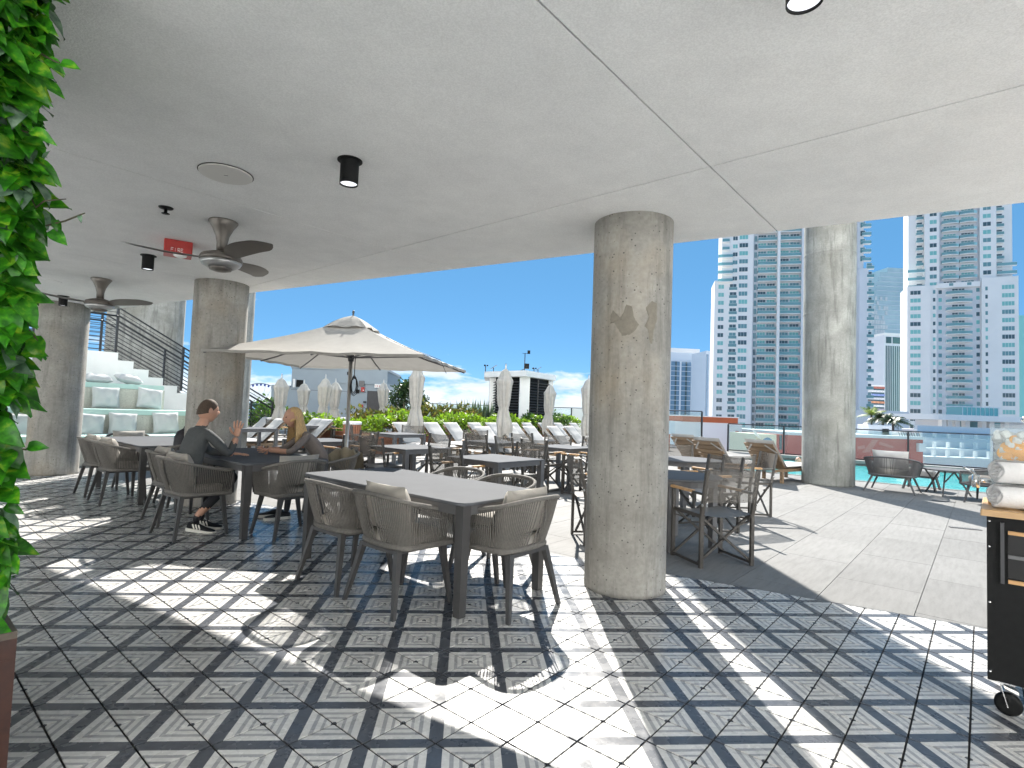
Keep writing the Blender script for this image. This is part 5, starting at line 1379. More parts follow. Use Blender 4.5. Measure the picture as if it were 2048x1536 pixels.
# stepped white parking decks seen through the rail
o = thing('parking_deck', 'pale terraced parking decks seen through the glass railing', 'building')
for k, (yt, Y) in enumerate(((868, 92), (888, 84), (905, 78))):
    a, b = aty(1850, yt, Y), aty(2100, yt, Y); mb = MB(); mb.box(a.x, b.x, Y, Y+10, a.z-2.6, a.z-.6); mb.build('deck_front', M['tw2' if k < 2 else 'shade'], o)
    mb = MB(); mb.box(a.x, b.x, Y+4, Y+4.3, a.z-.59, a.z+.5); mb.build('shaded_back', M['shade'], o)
    for j in range(9): x = a.x+(b.x-a.x)*j/9; mb = MB(); mb.box(x, x+.4, Y+1, Y+1.4, a.z-.6, a.z+.4); mb.build('pillar', M['tw'], o)
# red flat-roofed building
YR = 62; M['redw'] = mat('red_render', (.44, .075, .06), .8, var=.08, vscale=.4); M['orange'] = mat('orange_render', (.46, .12, .05), .8, var=.06, vscale=.6)
o = thing('red_building', 'flat-roofed red building seen through the pool railing with a grey roof edge', 'building')
a, b = aty(1640, 868, YR), aty(1846, 868, YR); zr_ = a.z-.25
mb = MB(); mb.box(a.x-4, b.x, YR, YR+14, GZ, zr_); mb.build('wall', M['redw'], o)
mb = MB(); mb.box(a.x-4.1, b.x+.15, YR-.15, YR+14.1, zr_, zr_+.35); mb.build('roof_edge', M['shade'], o)
for px, w_, h_ in ((1725, 3.2, 1.2), (1752, 1.0, .8), (1790, .6, .5), (1815, .5, .9)):
    q = aty(px, 866, YR+5); mb = MB(); mb.cbox(q.x, q.x+w_, YR+4, YR+6, zr_+.36, zr_+.36+h_, .05); mb.build('roof_unit', M['tw'], o)
for k in range(9): q = aty(1800+k*5, 870, YR+1); mb = MB(); mb.tube([(q.x, YR+1, zr_+.3), (q.x, YR+1.2, zr_+.8), (q.x+.2, YR+1.6, zr_+.8)], .04, 5); mb.build('pipe', M['tframe'], o)
q = aty(1836, 895, YR-.3); mb = MB(); mb.cbox(q.x, q.x+.9, YR-.45, YR-.02, q.z-.5, q.z+.5, .05); mb.build('wall_unit', M['tw2'], o)
M['redl'] = mat('faded_red_paint', (.50, .17, .14), .85)
for pts in (((1724, 905), (1745, 880), (1757, 880), (1740, 905)), ((1760, 883), (1788, 893), (1786, 897), (1758, 889)), ((1715, 893), (1730, 890), (1730, 897), (1715, 899))):
    pl = [aty(x, y, YR-.02) for x, y in pts]; mb = MB(); n0 = len(pl); mb.add([tuple(p) for p in pl]+[(p.x, YR-.001, p.z) for p in pl], [tuple(range(n0)), tuple(range(2*n0-1, n0-1, -1))]+[(i, n0+i, n0+(i+1) % n0, (i+1) % n0) for i in range(n0)]); mb.build('painted_sign', M['redl'], o)
# things behind the left part of the rail
YO = 70
o = thing('rooftop_block', 'grey rooftop block with a long orange-red parapet above the railing', 'building')
a, b = aty(1366, 832, YO), aty(1476, 832, YO); c_ = aty(1420, 845, YO)
mb = MB(); mb.box(a.x, b.x, YO, YO+6, c_.z, a.z); mb.build('orange_parapet', M['orange'], o)
mb = MB(); mb.box(a.x-.1, b.x+.1, YO-.1, YO+6.1, a.z+.001, a.z+.12); mb.build('coping', M['tw'], o)
mb = MB(); mb.box(a.x-1, b.x+.6, YO+.1, YO+12, GZ, c_.z-.001); mb.build('wall', M['tw2'], o)
q = aty(1478, 850, YO-.1); mb = MB(); mb.box(q.x-.4, q.x, YO-.06, YO+.09, -8, c_.z-1); mb.build('red_strip', M['redw'], o)
o = thing('arched_block', 'cream rooftop block with an arched blue opening and a dish', 'building'); YC = 48
a, b = aty(1512, 868, YC), aty(1553, 868, YC)
mb = MB(); mb.box(a.x, b.x, YC, YC+5, GZ, a.z); mb.build('wall', mat('cream_render', (.68, .63, .50), .8, var=.05, vscale=.5), o)
w_ = b.x-a.x; cx = a.x+w_*.56; mb = MB(); zb_ = aty(1535, 888, YC).z
arc = [(cx+.55*w_/2*math.cos(R(t)), zb_+.55*w_/2*1.1*math.sin(R(t))) for t in range(0, 181, 15)]
n0 = len(arc); mb.add([(x, YC-.05, z) for x, z in arc]+[(x, YC-.001, z) for x, z in arc], [tuple(range(n0))[::-1], tuple(range(n0, 2*n0))]+[(i, (i+1) % n0, n0+(i+1) % n0, n0+i) for i in range(n0)]); mb.build('arched_opening', M['g_b'], o)
q = aty(1511, 868, YC); mb = MB(); mb.smooth = True; mb.M = Matrix.Translation((q.x-.1, YC-.3, q.z)) @ Matrix.Rotation(R(50), 4, 'Y') @ Matrix.Rotation(R(20), 4, 'X'); mb.lathe([(.0, -.12), (.35, -.06), (.62, .1), (.58, .1), (.3, -.03), (0, -.08)], 16); mb.build('dish', M['tw'], o)
a2, b2 = aty(1554, 869, YC+4), aty(1580, 869, YC+4); o = thing('red_block', 'small red rooftop block with a slit window right of the cream one', 'building')
mb = MB(); mb.box(a2.x, b2.x, YC+5.1, YC+9, GZ, a2.z); mb.build('wall', M['redw'], o)
q = aty(1562, 885, YC+5); mb = MB(); mb.box(q.x-.12, q.x+.12, YC+5.04, YC+5.099, q.z-.7, q.z+.7); mb.build('slit_window', M['g_d'], o)
block('teal_tower', 'teal glass tower cut by the right picture edge', 2039, 2100, 632, 240, 20, 'g_t')
# palms between the towers
M['palm'] = m_leaf('palm_frond', (.03, .055, .03), (.05, .085, .04), (.08, .12, .05), .2, 1.5, rnd=(.6, 1.5)); M['banana'] = m_leaf('bright_frond', (.12, .18, .05), (.24, .30, .08), (.36, .40, .12), .3, 1.5)
def palm(label, px, py, Y, r, key, n, seed, droop=.6):
    top = aty(px, py, Y); rr = random.Random(seed); o = thing('palm_tree', label, 'palm tree', (top.x, Y, 0), 0, 'palms beyond the pool railing'); zc = top.z-r*.45
    mb = MB(); mb.smooth = True; mb.tube([(0, 0, GZ), (.2, 0, (GZ+zc)/2), (0, 0, zc)], [.35, .25, .18], 8); mb.build('trunk', M['bark'], o)
    for k in range(n):
        a = rr.uniform(0, 2*PI); e = rr.uniform(.15, 1.2); L = r*rr.uniform(.8, 1.15); d = Vector((math.cos(a)*math.cos(e), math.sin(a)*math.cos(e), math.sin(e)))
        mb = MB(); side = Vector((-math.sin(a), math.cos(a), 0)); pts = []
        for i in range(8):
            t = i/7; pts.append(Vector((0, 0, zc))+d*(L*t)+Vector((0, 0, -droop*L*t*t)))
        for i in range(1, 8):
            p, q = pts[i-1], pts[i]; t = i/8; lw = L*.30*math.sin(PI*min(1, t*.9+.12))
            for sg in (-1, 1):
                for h_ in (.0, .5):
                    b0 = p.lerp(q, h_); tip = b0+side*sg*lw+(q-p)*.9+Vector((0, 0, -lw*.55)); mb.add([b0, p.lerp(q, h_+.38), tip], [(0, 1, 2)], False)
        mb.build('frond', M[key], o)
palm('dark green palm left of the pair beyond the railing', 1766, 822, 95, 3.6, 'palm', 34, 1); palm('dark green palm right of the pair beyond the railing', 1786, 828, 92, 3.0, 'palm', 32, 2)
palm('bright yellow-green palm against the coloured parking bands', 1743, 815, 100, 3.0, 'banana', 14, 3, .35)
# observation wheel
YW = 620; q = aty(522, 767, YW); Rw = 29
o = thing('observation_wheel', 'white observation wheel with blue cabins rising behind the stair railing', 'ferris wheel', (q.x, YW, q.z-Rw))
M['wsteel'] = mat('wheel_steel', (.12, .15, .20), .5); M['cabin'] = mat('blue_cabin', (.04, .07, .35), .3)
mb = MB(); mb.tube([(Rw*math.cos(2*PI*k/72), 0, Rw*math.sin(2*PI*k/72)) for k in range(72)], .45, 5, closed=True); mb.build('rim', M['wsteel'], o)
for k in range(42):
    a = 2*PI*(k+.5)/42; mb = MB(); mb.smooth = True; mb.M = Matrix.Translation(((Rw-1.4)*math.cos(a), 0, (Rw-1.4)*math.sin(a))); mb.lathe([(0, -1.3), (.9, -.9), (1.15, 0), (.9, .9), (0, 1.2)], 8); mb.build('cabin', M['cabin'], o)
for k in range(24):
    a = 2*PI*(k+.3)/24; mb = MB(); mb.tube([(0, 0, 0), (Rw*math.cos(a), 0, Rw*math.sin(a))], .12, 4); mb.build('spoke', M['wsteel'], o)
for sx in (-1, 1): mb = MB(); mb.tube([(0, sx*2, 0), (sx*14, sx*5, GZ-(q.z-Rw))], .8, 6); mb.build('support_leg', M['tw'], o)
# ------------------------------------------------------------------ things on the soffit
def fan(px, py, label, ang):
    c = atz(px, py, CZ); o = thing('ceiling_fan', label, 'ceiling fan', (c.x, c.y, CZ), R(ang), 'bronze ceiling fans')
    mb = MB(); mb.smooth = True; mb.lathe([(.115, 0), (.118, -.012), (.085, -.06), (.055, -.13), (.043, -.19), (.042, -.27)], 24); mb.build('canopy', M['fan'], o)
    mb = MB(); mb.smooth = True; mb.lathe([(.042, -.262), (.09, -.275), (.155, -.30), (.172, -.335), (.165, -.35)], 32); mb.build('motor_housing', M['fan'], o)
    mb = MB(); mb.smooth = True; mb.lathe([(.150, -.3505), (.166, -.356), (.150, -.385), (.10, -.41), (.088, -.402)], 32); mb.build('lower_ring', M['fanl'], o)
    mb = MB(); mb.smooth = True; mb.lathe([(.094, -.398), (.086, -.425), (.05, -.436), (.0, -.438)], 24); mb.build('light_cap', M['fan'], o)
    m0 = None
    for k in range(3):
        if m0 is None:
            mb = MB(); mb.smooth = True; L = .72
            def bl(t, s):
                r = .13+t*(L-.13); wv = (.06+.115*math.sin(min(1, t*1.25+.12)*PI*.62)) if t < .8 else .06+.115*math.sin(min(1, t*1.25+.12)*PI*.62)
                wv *= (1-max(0, (t-.78)/.22)**2.2*.92); sw = -.05*math.sin(t*PI)+.06*t*t
                y = (s-.5)*wv+sw; pit = -R(17-4*t)
                return (r, y*math.cos(pit), -.325+.03*t+(s-.5)*wv*math.sin(pit))
            mb.grid(bl, 18, 6); mb.grid(lambda t, s: tuple(Vector(bl(t, 1-s))+Vector((0, 0, -.007))), 18, 6)
            b = mb.build('blade', M['fan'], o); m0 = b.data
        else: b = ob('blade', m0, o)
        b.rotation_euler = (0, 0, 2*PI*k/3)
    return o
def tip(px, py, z): return atz(px, py, z)
fan(447, 443, 'bronze three-bladed ceiling fan nearer the viewpoint, beside the red box', 78)
fan(203, 558, 'bronze three-bladed ceiling fan farther off above the far left column', 108)
def downlight(px, py, label, h=.155, r=.057, lit=True):
    c = atz(px, py, CZ); o = thing('downlight', label, 'ceiling light', (c.x, c.y, CZ), 0, 'black cylinder downlights')
    mb = MB(); mb.lathe([(r+.02, 0), (r+.02, -.006), (r+.004, -.008)], 28, True, False); mb.build('flange', M['black'], o)
    mb = MB(); mb.smooth = False; mb.lathe([(r, -.007), (r, -h)], 28, False, True); mb.lathe([(r, -h), (r-.004, -h), (r-.005, -h+.012)], 28, False, True); mb.build('can', M['black'], o)
    mb = MB(); mb.lathe([(r-.004, -h+.012), (r-.004, -h+.010)], 24); mb.build('lens', M['lens'], o)
downlight(700, 321, 'black cylinder downlight in the middle of the soffit'); downlight(297, 511, 'black cylinder downlight behind the nearer fan\'s left blade'); downlight(127, 592, 'black cylinder downlight above the far left column'); downlight(1610, -84, 'black cylinder downlight cut by the top edge of the picture')
c = atz(452, 347, CZ); o = thing('access_disc', 'round pale cover plate set in the soffit', 'cover plate', (c.x, c.y, CZ))
mb = MB(); mb.lathe([(.172, -.001), (.172, -.004)], 40, True, False); mb.build('shadow_gap', M['black'], o)
mb = MB(); mb.lathe([(.166, -.0045), (.166, -.010), (.163, -.012)], 40, True, False); mb.build('disc', M['led'], o); mb = MB(); mb.bar((-.012, 0, -.0125), (.012, .004, -.0125), .004, .003); mb.build('latch', M['tframe'], o)
c = atz(332, 415, CZ); o = thing('sprinkler_head', 'small dark sprinkler head on the soffit', 'sprinkler', (c.x, c.y, CZ))
mb = MB(); mb.lathe([(.055, 0), (.05, -.008), (.02, -.012)], 18); mb.build('rosette', M['black'], o); mb = MB(); mb.lathe([(.012, -.012), (.012, -.045), (.03, -.048), (.03, -.052)], 12); mb.build('deflector', M['black'], o)
c = atz(97, 562, CZ); o = thing('access_disc', 'thin oval speaker grille in the soffit near the hanging plant', 'cover plate', (c.x, c.y, CZ)); mb = MB(); mb.lathe([(.15, -.001), (.15, -.006)], 32, True, False); mb.build('disc', M['stucco'], o)
# red alarm box
c = atz(357, 486, CZ); o = thing('alarm_box', 'red square fire alarm box on the soffit behind the nearer fan', 'alarm box', (c.x, c.y, CZ), R(28))
mb = MB(); mb.cbox(-.12, .12, -.12, .12, -.125, -.001, .008); mb.build('housing', M['red'], o)
mb = MB(); mb.smooth = True; mb.M = Matrix.Translation((.02, -.03, -.125)); mb.lathe([(.062, 0), (.055, -.014), (.03, -.026), (0, -.028)], 20); mb.build('strobe_dome', M['whitep'], o)
def strokes(parent, chars, x0, z0, h, M_, key):
    """simple block letters as thin bars, laid in the local xz plane"""
    G = {'F': ((0, 0, 0, 1), (0, 1, .6, 1), (0, .5, .5, .5)), 'I': ((.3, 0, .3, 1),), 'R': ((0, 0, 0, 1), (0, 1, .55, 1), (.55, 1, .55, .5), (.55, .5, 0, .5), (.15, .5, .6, 0)), 'E': ((0, 0, 0, 1), (0, 1, .6, 1), (0, .5, .5, .5), (0, 0, .6, 0))}
    for i, ch in enumerate(chars):
        mb = MB(); mb.M = M_
        for a, b, c, d in G[ch]: mb.bar((x0+i*h*.85+a*h, 0, z0+b*h), (x0+i*h*.85+c*h, 0, z0+d*h), h*.16, .002, (0, 1, 0)) if False else mb.bar((x0+i*h*.85+a*h, 0, z0+b*h), (x0+i*h*.85+c*h, 0, z0+d*h), .002, h*.16)
        mb.build('letter', M[key], parent)
strokes(o, 'FIRE', -.06, -.115, .032, Matrix.Translation((0, -.1215, 0)), 'whitep')

# ------------------------------------------------------------------ towel cart at the right
b_ = Vector((.695, -.719, 0)); K = Vector((2.46, 2.47, 0))
o = thing('service_cart', 'black rolling cart with a wooden top holding towels and a drink dispenser', 'cart', tuple(K), math.atan2(b_.y, b_.x)); cart = o
TZ = .955
mb = MB(); mb.cbox(0, 1.5, 0, .62, TZ-.03, TZ, .004); mb.build('wooden_top', m_wood('beech_top', (.46, .28, .13), (.60, .39, .20), (2, 16, 16), .4), o)
mb = MB(); mb.box(.022, 1.45, .04, .58, .16, TZ-.031); mb.build('body', M['black'], o)
for x in (.024, 1.39): mb = MB(); mb.box(x, x+.03, .032, .0395, .16, TZ-.032); mb.build('corner_strip', M['black'], o)
for z in (.20, .52, .78, .90):
    mb = MB(); mb.M = Matrix.Translation((.032, .031, z)) @ Matrix.Rotation(PI/2, 4, 'X'); mb.lathe([(.006, 0), (.005, .003), (0, .0035)], 10); mb.build('rivet', M['chrome'], o)
mb = MB(); mb.bar((.078, .02, .62), (.078, .02, .90), .014, .03, (0, 1, 0)); mb.build('handle', M['steel'], o)
for z in (.63, .745, .855): mb = MB(); mb.box(.098, 1.2, .022, .0395, z-.008, z+.008); mb.build('shelf_edge', M['teak'] if z != .745 else M['tframe'], o)
mb = MB(); mb.box(.098, 1.2, .034, .0394, .645, .845); mb.build('open_bay', mat('bay_dark', (.008, .008, .009), .6), o)
for x, y in ((.072, .09), (1.38, .09), (.072, .53), (1.38, .53)):
    mb = MB(); mb.box(x-.05, x+.05, y-.045, y+.045, .152, .159); ca = mb.build('caster', M['chrome'], o)
    mb = MB(); 
    for sy in (-.022, .022): mb.bar((x-.005, y+sy, .152), (x+.022, y+sy, .05), .05, .004, (1, 0, 0))
    mb.build('fork', M['chrome'], ca)
    mb = MB(); mb.smooth = True; mb.M = Matrix.Translation((x+.024, y, .052)) @ Matrix.Rotation(PI/2, 4, 'X'); mb.lathe([(.036, -.016), (.047, -.014), (.052, -.008), (.052, .008), (.047, .014), (.036, .016)], 24); mb.build('tyre', M['black'], ca)
    mb = MB(); mb.M = Matrix.Translation((x+.024, y, .052)) @ Matrix.Rotation(PI/2, 4, 'X'); mb.lathe([(.036, -.013), (.036, .013)], 18); mb.build('hub', mat('grey_rubber', (.42, .40, .37), .6), ca)
CM = Matrix.Translation(K) @ Matrix.Rotation(math.atan2(b_.y, b_.x), 4, 'Z')
def on_cart(x, y, z=TZ): return CM @ Vector((x, y, z))
q = on_cart(.175, .40); o = thing('drink_dispenser', 'clear drink dispenser filled with ice and orange slices on the cart', 'drink dispenser', tuple(q), math.atan2(b_.y, b_.x))
mb = MB(); mb.cbox(-.15, .15, -.15, .15, .001, .026, .004); mb.build('wooden_base', M['teak'], o)
M['clear'] = m_glass('clear_acrylic', (.96, .98, .98), .06, .02)
mb = MB(); hb = .395
for (x0, x1, y0, y1) in ((-.14, .14, -.14, -.135), (-.14, .14, .135, .14), (-.14, -.135, -.1349, .1349), (.135, .14, -.1349, .1349)): mb.box(x0, x1, y0, y1, .027, hb)
mb.build('acrylic_box', M['clear'], o); mb = MB(); mb.box(-.145, .145, -.145, .145, hb+.001, hb+.012); lid = mb.build('lid', M['clear'], o)
mb = MB(); mb.smooth = True; mb.lathe([(.008, hb+.012), (.008, hb+.022), (.022, hb+.034), (.024, hb+.044), (.014, hb+.058), (0, hb+.06)], 14); mb.build('knob', M['chrome'], lid)
mb = MB(); rnd = random.Random(8); M['ice'] = mat('ice', (.90, .92, .93), .12, spec=.6, alpha=.72)
for k in range(520):
    p = Vector((rnd.uniform(-.115, .115), rnd.uniform(-.115, .115), rnd.uniform(.05, .365)-(rnd.random()**3)*.02)); s_ = rnd.uniform(.010, .019)
    mb.M = Matrix.Translation(p) @ Matrix.Rotation(rnd.uniform(0, 3), 4, Vector((rnd.gauss(0, 1), rnd.gauss(0, 1), rnd.gauss(0, 1)))); mb.cbox(-s_, s_, -s_, s_, -s_, s_, s_*.35)
tag(mb.build('ice_cubes', M['ice'], o), kind='stuff')
M['orange_f'] = mat('orange_slice', (.85, .38, .03), .4, var=.15, vscale=50)
for k in range(9):
    mb = MB(); mb.M = Matrix.Translation((rnd.uniform(-.09, -.02), -.128+rnd.uniform(0, .03), 0.20+.016*k)) @ Matrix.Rotation(R(70+rnd.uniform(-25, 25)), 4, 'X') @ Matrix.Rotation(rnd.uniform(-.4, .4), 4, 'Y'); mb.lathe([(.03, -.003), (.034, 0), (.03, .003)], 14); mb.build('orange_slice', M['orange_f'], o)
mb = MB(); mb.smooth = True; mb.tube([(-.14, -.02, .11), (-.20, -.02, .11)], .011, 10); mb.tube([(-.20, -.02, .135), (-.20, -.02, .07)], .017, 10); mb.tube([(-.20, -.02, .13), (-.21, -.03, .15), (-.25, -.05, .175)], .007, 8); mb.build('spigot', M['chrome'], o)
M['towel'] = mat('white_terry', (.80, .79, .79), .95, bump=.8, bscale=240, var=.03, vscale=20)
def towel(x, y, z, label, seed):
    q = on_cart(x, y, z); o = thing('rolled_towel', label, 'towel', tuple(q), math.atan2(b_.y, b_.x)+.25, 'rolled white towels on the cart')
    rr = random.Random(seed); r0 = .062; nt = 120; L = .34
    def cr(t):
        th = t*2*PI*4.2; r = .010+(r0-.010)*t; return (r*math.cos(th)*1.02, r*math.sin(th)*.96+r0*.96)
    mb = MB(); mb.smooth = True; th = .0062
    def pr(t, dr):
        th_ = t*2*PI*4.2; r = .010+(r0-.010)*t+dr; return (r*math.cos(th_)*1.05*(1+.03*math.sin(3*th_)), max(.0, r*math.sin(th_)*.95+r0*.94))
    for dr in (0, -.0125*1.0):
        mb.grid(lambda a, b: (b*L+.012*math.sin(a*25)+.006*math.sin(a*70), *[pr(a, dr)[i] for i in (0, 1)]), nt, 10)
    for e in (0, 1): mb.grid(lambda a, b: (e*L+.012*math.sin(a*25)+.006*math.sin(a*70)-(0.004*math.sin(PI*b))*(1-2*e), pr(a, -.0125*b)[0], pr(a, -.0125*b)[1]), nt, 3)
    mb.build('roll', M['towel'], o)
towel(.052, .10, TZ+.002, 'rolled white towel lying on the cart, lower of two', 1); towel(.058, .115, TZ+.119, 'rolled white towel stacked on top of the other', 2)
q = on_cart(.075, .585); mb = MB(); mb.pillow(.13, .05, .07, 8, .003, 5); o2 = mb.build('folded_cloth', M['towel']); tag(o2, 'small folded white cloth at the back corner of the cart', 'cloth'); o2.location = q+Vector((0, 0, .028))

# ------------------------------------------------------------------ planted green wall and its wooden trough
K2 = Vector((-1.405, 1.93, 0))
def kw(a, b, z): return K2+U*a-V*b+Vector((0, 0, z))
o = thing('wooden_trough', 'dark red wooden trough with a framed front at the lower left corner', 'planter', tuple(K2)); 
M['mahog'] = m_wood('mahogany', (.022, .0065, .004), (.05, .016, .009), (1.2, 24, 24), .45); M['mtop'] = m_wood('weathered_board', (.07, .055, .042), (.12, .095, .075), (3, 30, 30), .6)
def kbox(name, a0, a1, b0, b1, z0, z1, key, parent):
    pl = [tuple((kw(a, b, 0)-K2)[:2]) for a, b in ((a0, b0), (a1, b0), (a1, b1), (a0, b1))]
    if area(pl) < 0: pl = pl[::-1]
    mb = MB(); mb.prism(pl, z0, z1); return mb.build(name, M[key], parent)
ZT = .575
kbox('body', .035, 1.5, .03, .8, .02, ZT-.05, 'mahog', o)
for k in range(5): kbox('top_board', k*.30, k*.30+.297, 0, .82, ZT-.022, ZT, 'mtop', o)
kbox('top_frame', .0, .034, .0, .82, ZT-.085, ZT-.0225, 'mahog', o); kbox('bottom_frame', .0, .034, .0, .82, .0, .08, 'mahog', o)
for b in (0, .38, .76): kbox('stile', .0, .0335, b, b+.062, .0805, ZT-.0855, 'mahog', o)
for a in (0.036, .70, 1.40): kbox('side_stile', a, a+.06, -.001, .029, .0, ZT-.023, 'mahog', o)
o = thing('plant_wall', 'lush pothos plants hanging as a green wall at the left edge', 'plant wall', tuple(K2)); pw = o
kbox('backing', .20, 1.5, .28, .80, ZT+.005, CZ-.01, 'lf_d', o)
M['pothos'] = m_leaf('pothos_leaf', (.016, .105, .008), (.05, .25, .012), (.26, .42, .03), .38, 26, .32, rnd=(.55, 1.5)); M['pothos2'] = m_leaf('dusty_leaf', (.06, .12, .075), (.14, .23, .15), (.26, .36, .26), .25, 30, .35)
M['vine'] = mat('vine_stem', (.045, .04, .02), .7)
M['fern'] = m_leaf('fern_sprig', (.02, .06, .015), (.04, .09, .02), (.08, .13, .03), .3, 12)
def leaf_mesh(seed, w=.62):
    rr = random.Random(seed); mb = MB(); mb.smooth = True; prof = [(0, 0), (.05, .34), (.16, .46), (.32, .5), (.5, .44), (.68, .31), (.84, .15), (1, 0)]
    curl = rr.uniform(.1, .45); fold = rr.uniform(.06, .2); tw = rr.uniform(-.2, .2); vs = []
    for t, h in prof:
        y = t; z = -curl*t*t*.55; 
        for s in (-1, -.5, 0, .5, 1):
            x = s*h*w; yy = y-(.07*abs(s) if t < .1 else 0); vs.append((x, yy, z+abs(s)*h*fold*1.2+s*t*tw*.25+.012*math.sin(9*t+4*s)))
    fs = [(i*5+j, i*5+j+1, (i+1)*5+j+1, (i+1)*5+j) for i in range(len(prof)-1) for j in range(4)]
    mb.add(vs, fs, True); return mb
LMESH = []
for s_ in range(7):
    q = leaf_mesh(s_, (.60, .66, .56, .70, .62, .54, .64)[s_]).build('leaf', M['pothos'] if s_ != 5 else M['pothos2'], pw); LMESH.append(q.data); bpy.data.objects.remove(q); KIDS[pw.name].pop()
def leaf_matrix(p, d, nrm, size):
    y = d.normalized(); z = (nrm-y*nrm.dot(y)).normalized(); x = y.cross(z)
    m_ = Matrix(((x.x, y.x, z.x, p.x), (x.y, y.y, z.y, p.y), (x.z, y.z, z.z, p.z), (0, 0, 0, 1))); return m_ @ Matrix.Scale(size, 4)
rnd = random.Random(21); nU = -U; cnt = 0; big = MB()
def add_leaf(p, d, nrm, size, obj=True, k=None):
    k = rnd.choice((0, 1, 2, 3, 4, 6, 0, 1, 2, 3, 4, 6, 5)) if k is None else k
    m_ = leaf_matrix(p, d, nrm, size)
    if obj:
        q = ob('leaf', LMESH[k], pw); q.matrix_local = m_
    else:
        big.M = m_; me = LMESH[k]; big.mi = 1 if k == 5 else 0
        big.add([tuple(v_.co) for v_ in me.vertices], [tuple(f.vertices) for f in me.polygons], True)
cand = []
for _ in range(4600):
    z = rnd.uniform(.62, 2.87); f = rnd.random(); bulge = .05+.10*math.sin(z*3.1+1)*math.sin(z*7.3)
    if f < .5: b = rnd.uniform(-.02, .62); base = kw(.155-rnd.random()*.13-bulge*.4, b+.08, z); nn = nU
    elif f < .9: a = rnd.uniform(-.02, 1.3); base = kw(a+.07, .255-rnd.random()*.13-bulge*.5, z); nn = V
    else: base = kw(.13-rnd.random()*.10, .175-rnd.random()*.08-bulge*.5, z); nn = (V+nU).normalized()
    cand.append((base, nn))
cand = [(p, nn, inview(p.x, p.y, p.z)) for p, nn in cand]
vis = [c for c in cand if c[2]]; vis.sort(key=lambda c: -(c[0].dot(Vector((1, -.4, 0)))))
vset = {id(c) for c in vis[:230]}
for c in cand:
    p, nn, _v = c
    d = (Vector((0, 0, -1))*rnd.uniform(.35, 1.0)+nn*rnd.uniform(.2, .9)+Vector((rnd.gauss(0, .5), rnd.gauss(0, .5), rnd.gauss(0, .25)))).normalized()
    add_leaf(p-K2, d, (nn*.8+Vector((0, -.35, .75))+Vector((rnd.gauss(0, .3), rnd.gauss(0, .3), rnd.gauss(0, .3)))).normalized(), rnd.uniform(.07, .135), id(c) in vset)
big.M = Matrix.Identity(4); tag(big.build('leaves', [M['pothos'], M['pothos2']], pw), kind='stuff')
# trailing stems with leaves at their ends, surveyed one by one
def stem(pts, leaves):
    P_ = [aty(x, y, Y)-K2 for x, y, Y in pts]; mb = MB(); mb.smooth = True; mb.tube(P_, [.0032]*(len(P_)-1)+[.0018], 6); mb.build('stem', M['vine'], pw)
    for (x, y, Y, dx, dy, s_, k) in leaves:
        p = aty(x, y, Y)-K2; e = aty(x+dx, y+dy, Y)-K2; add_leaf(p, e-p+Vector((0, -.004, 0)), Vector((.1, -1, .35)), (e-p).length, True, k)
stem([(20, 55, 1.9), (55, 92, 1.9), (90, 112, 1.9), (108, 122, 1.9), (124, 128, 1.9)], [(124, 126, 1.9, 38, 13, 0, 1), (97, 119, 1.9, 32, 26, 0, 0), (56, 96, 1.9, 33, 25, 0, 2), (64, 128, 1.9, 44, 28, 0, 4), (45, 163, 1.9, 58, 38, 0, 3), (50, 52, 1.9, 12, 26, 0, 6)])
stem([(60, 468, 1.92), (90, 452, 1.92), (130, 442, 1.92), (160, 430, 1.92), (170, 426, 1.92)], [(112, 442, 1.92, 10, 28, 0, 2), (160, 430, 1.92, 3, 16, 0, 5), (104, 462, 1.92, 31, 29, 0, 1), (78, 458, 1.92, 15, 34, 0, 0)])
stem([(15, 655, 1.92), (40, 657, 1.92), (58, 660, 1.92), (68, 672, 1.92), (76, 682, 1.92)], [(70, 675, 1.92, 12, 48, 0, 3)])
stem([(0, 893, 1.95), (30, 898, 1.95), (52, 899, 1.95), (58, 894, 1.95)], [(58, 892, 1.95, 38, 2, 0, 6), (8, 935, 1.95, 42, 0, 0, 1)])
stem([(10, 330, 1.9), (40, 370, 1.9), (62, 395, 1.9), (72, 415, 1.9), (88, 402, 1.9), (132, 398, 1.9)], [(60, 345, 1.9, 50, 22, 0, 0), (88, 315, 1.9, 12, -14, 0, 5)])
stem([(0, 270, 1.9), (45, 262, 1.9), (68, 268, 1.9)], [(66, 262, 1.9, 44, 22, 0, 2), (60, 232, 1.9, 36, 8, 0, 3)])
for (x, y, dx, dy, k) in ((45, 590, 58, 10, 0), (30, 545, 50, 20, 3), (50, 700, 46, 12, 1), (20, 742, 30, 40, 2), (30, 800, 28, 30, 4), (14, 1010, 32, 18, 0), (10, 1050, 30, 30, 2), (12, 1085, 20, 40, 3), (20, 1110, 14, 40, 1), (30, 1152, -8, 4, 2), (40, 300, 52, 12, 1), (36, 420, 40, 24, 0), (40, 500, 58, 18, 4)):
    p = aty(x, y, 1.92)-K2; e = aty(x+dx, y+dy, 1.92)-K2; add_leaf(p, e-p, Vector((.1, -1, .4)), (e-p).length, True, k)
mb = MB(); rnd = random.Random(9)
for _ in range(140):
    p = aty(rnd.uniform(-10, 42), rnd.uniform(-20, 60), 1.93)-K2; 
    d = Vector((rnd.uniform(-.2, 1), rnd.uniform(-.3, .3), rnd.uniform(-.9, .6))).normalized()
    for k in range(6): leafcloud(mb, [p+d*(.010*k)], .02, rnd, .18, 0)
tag(mb.build('fern_sprigs', M['fern'], pw), kind='stuff')

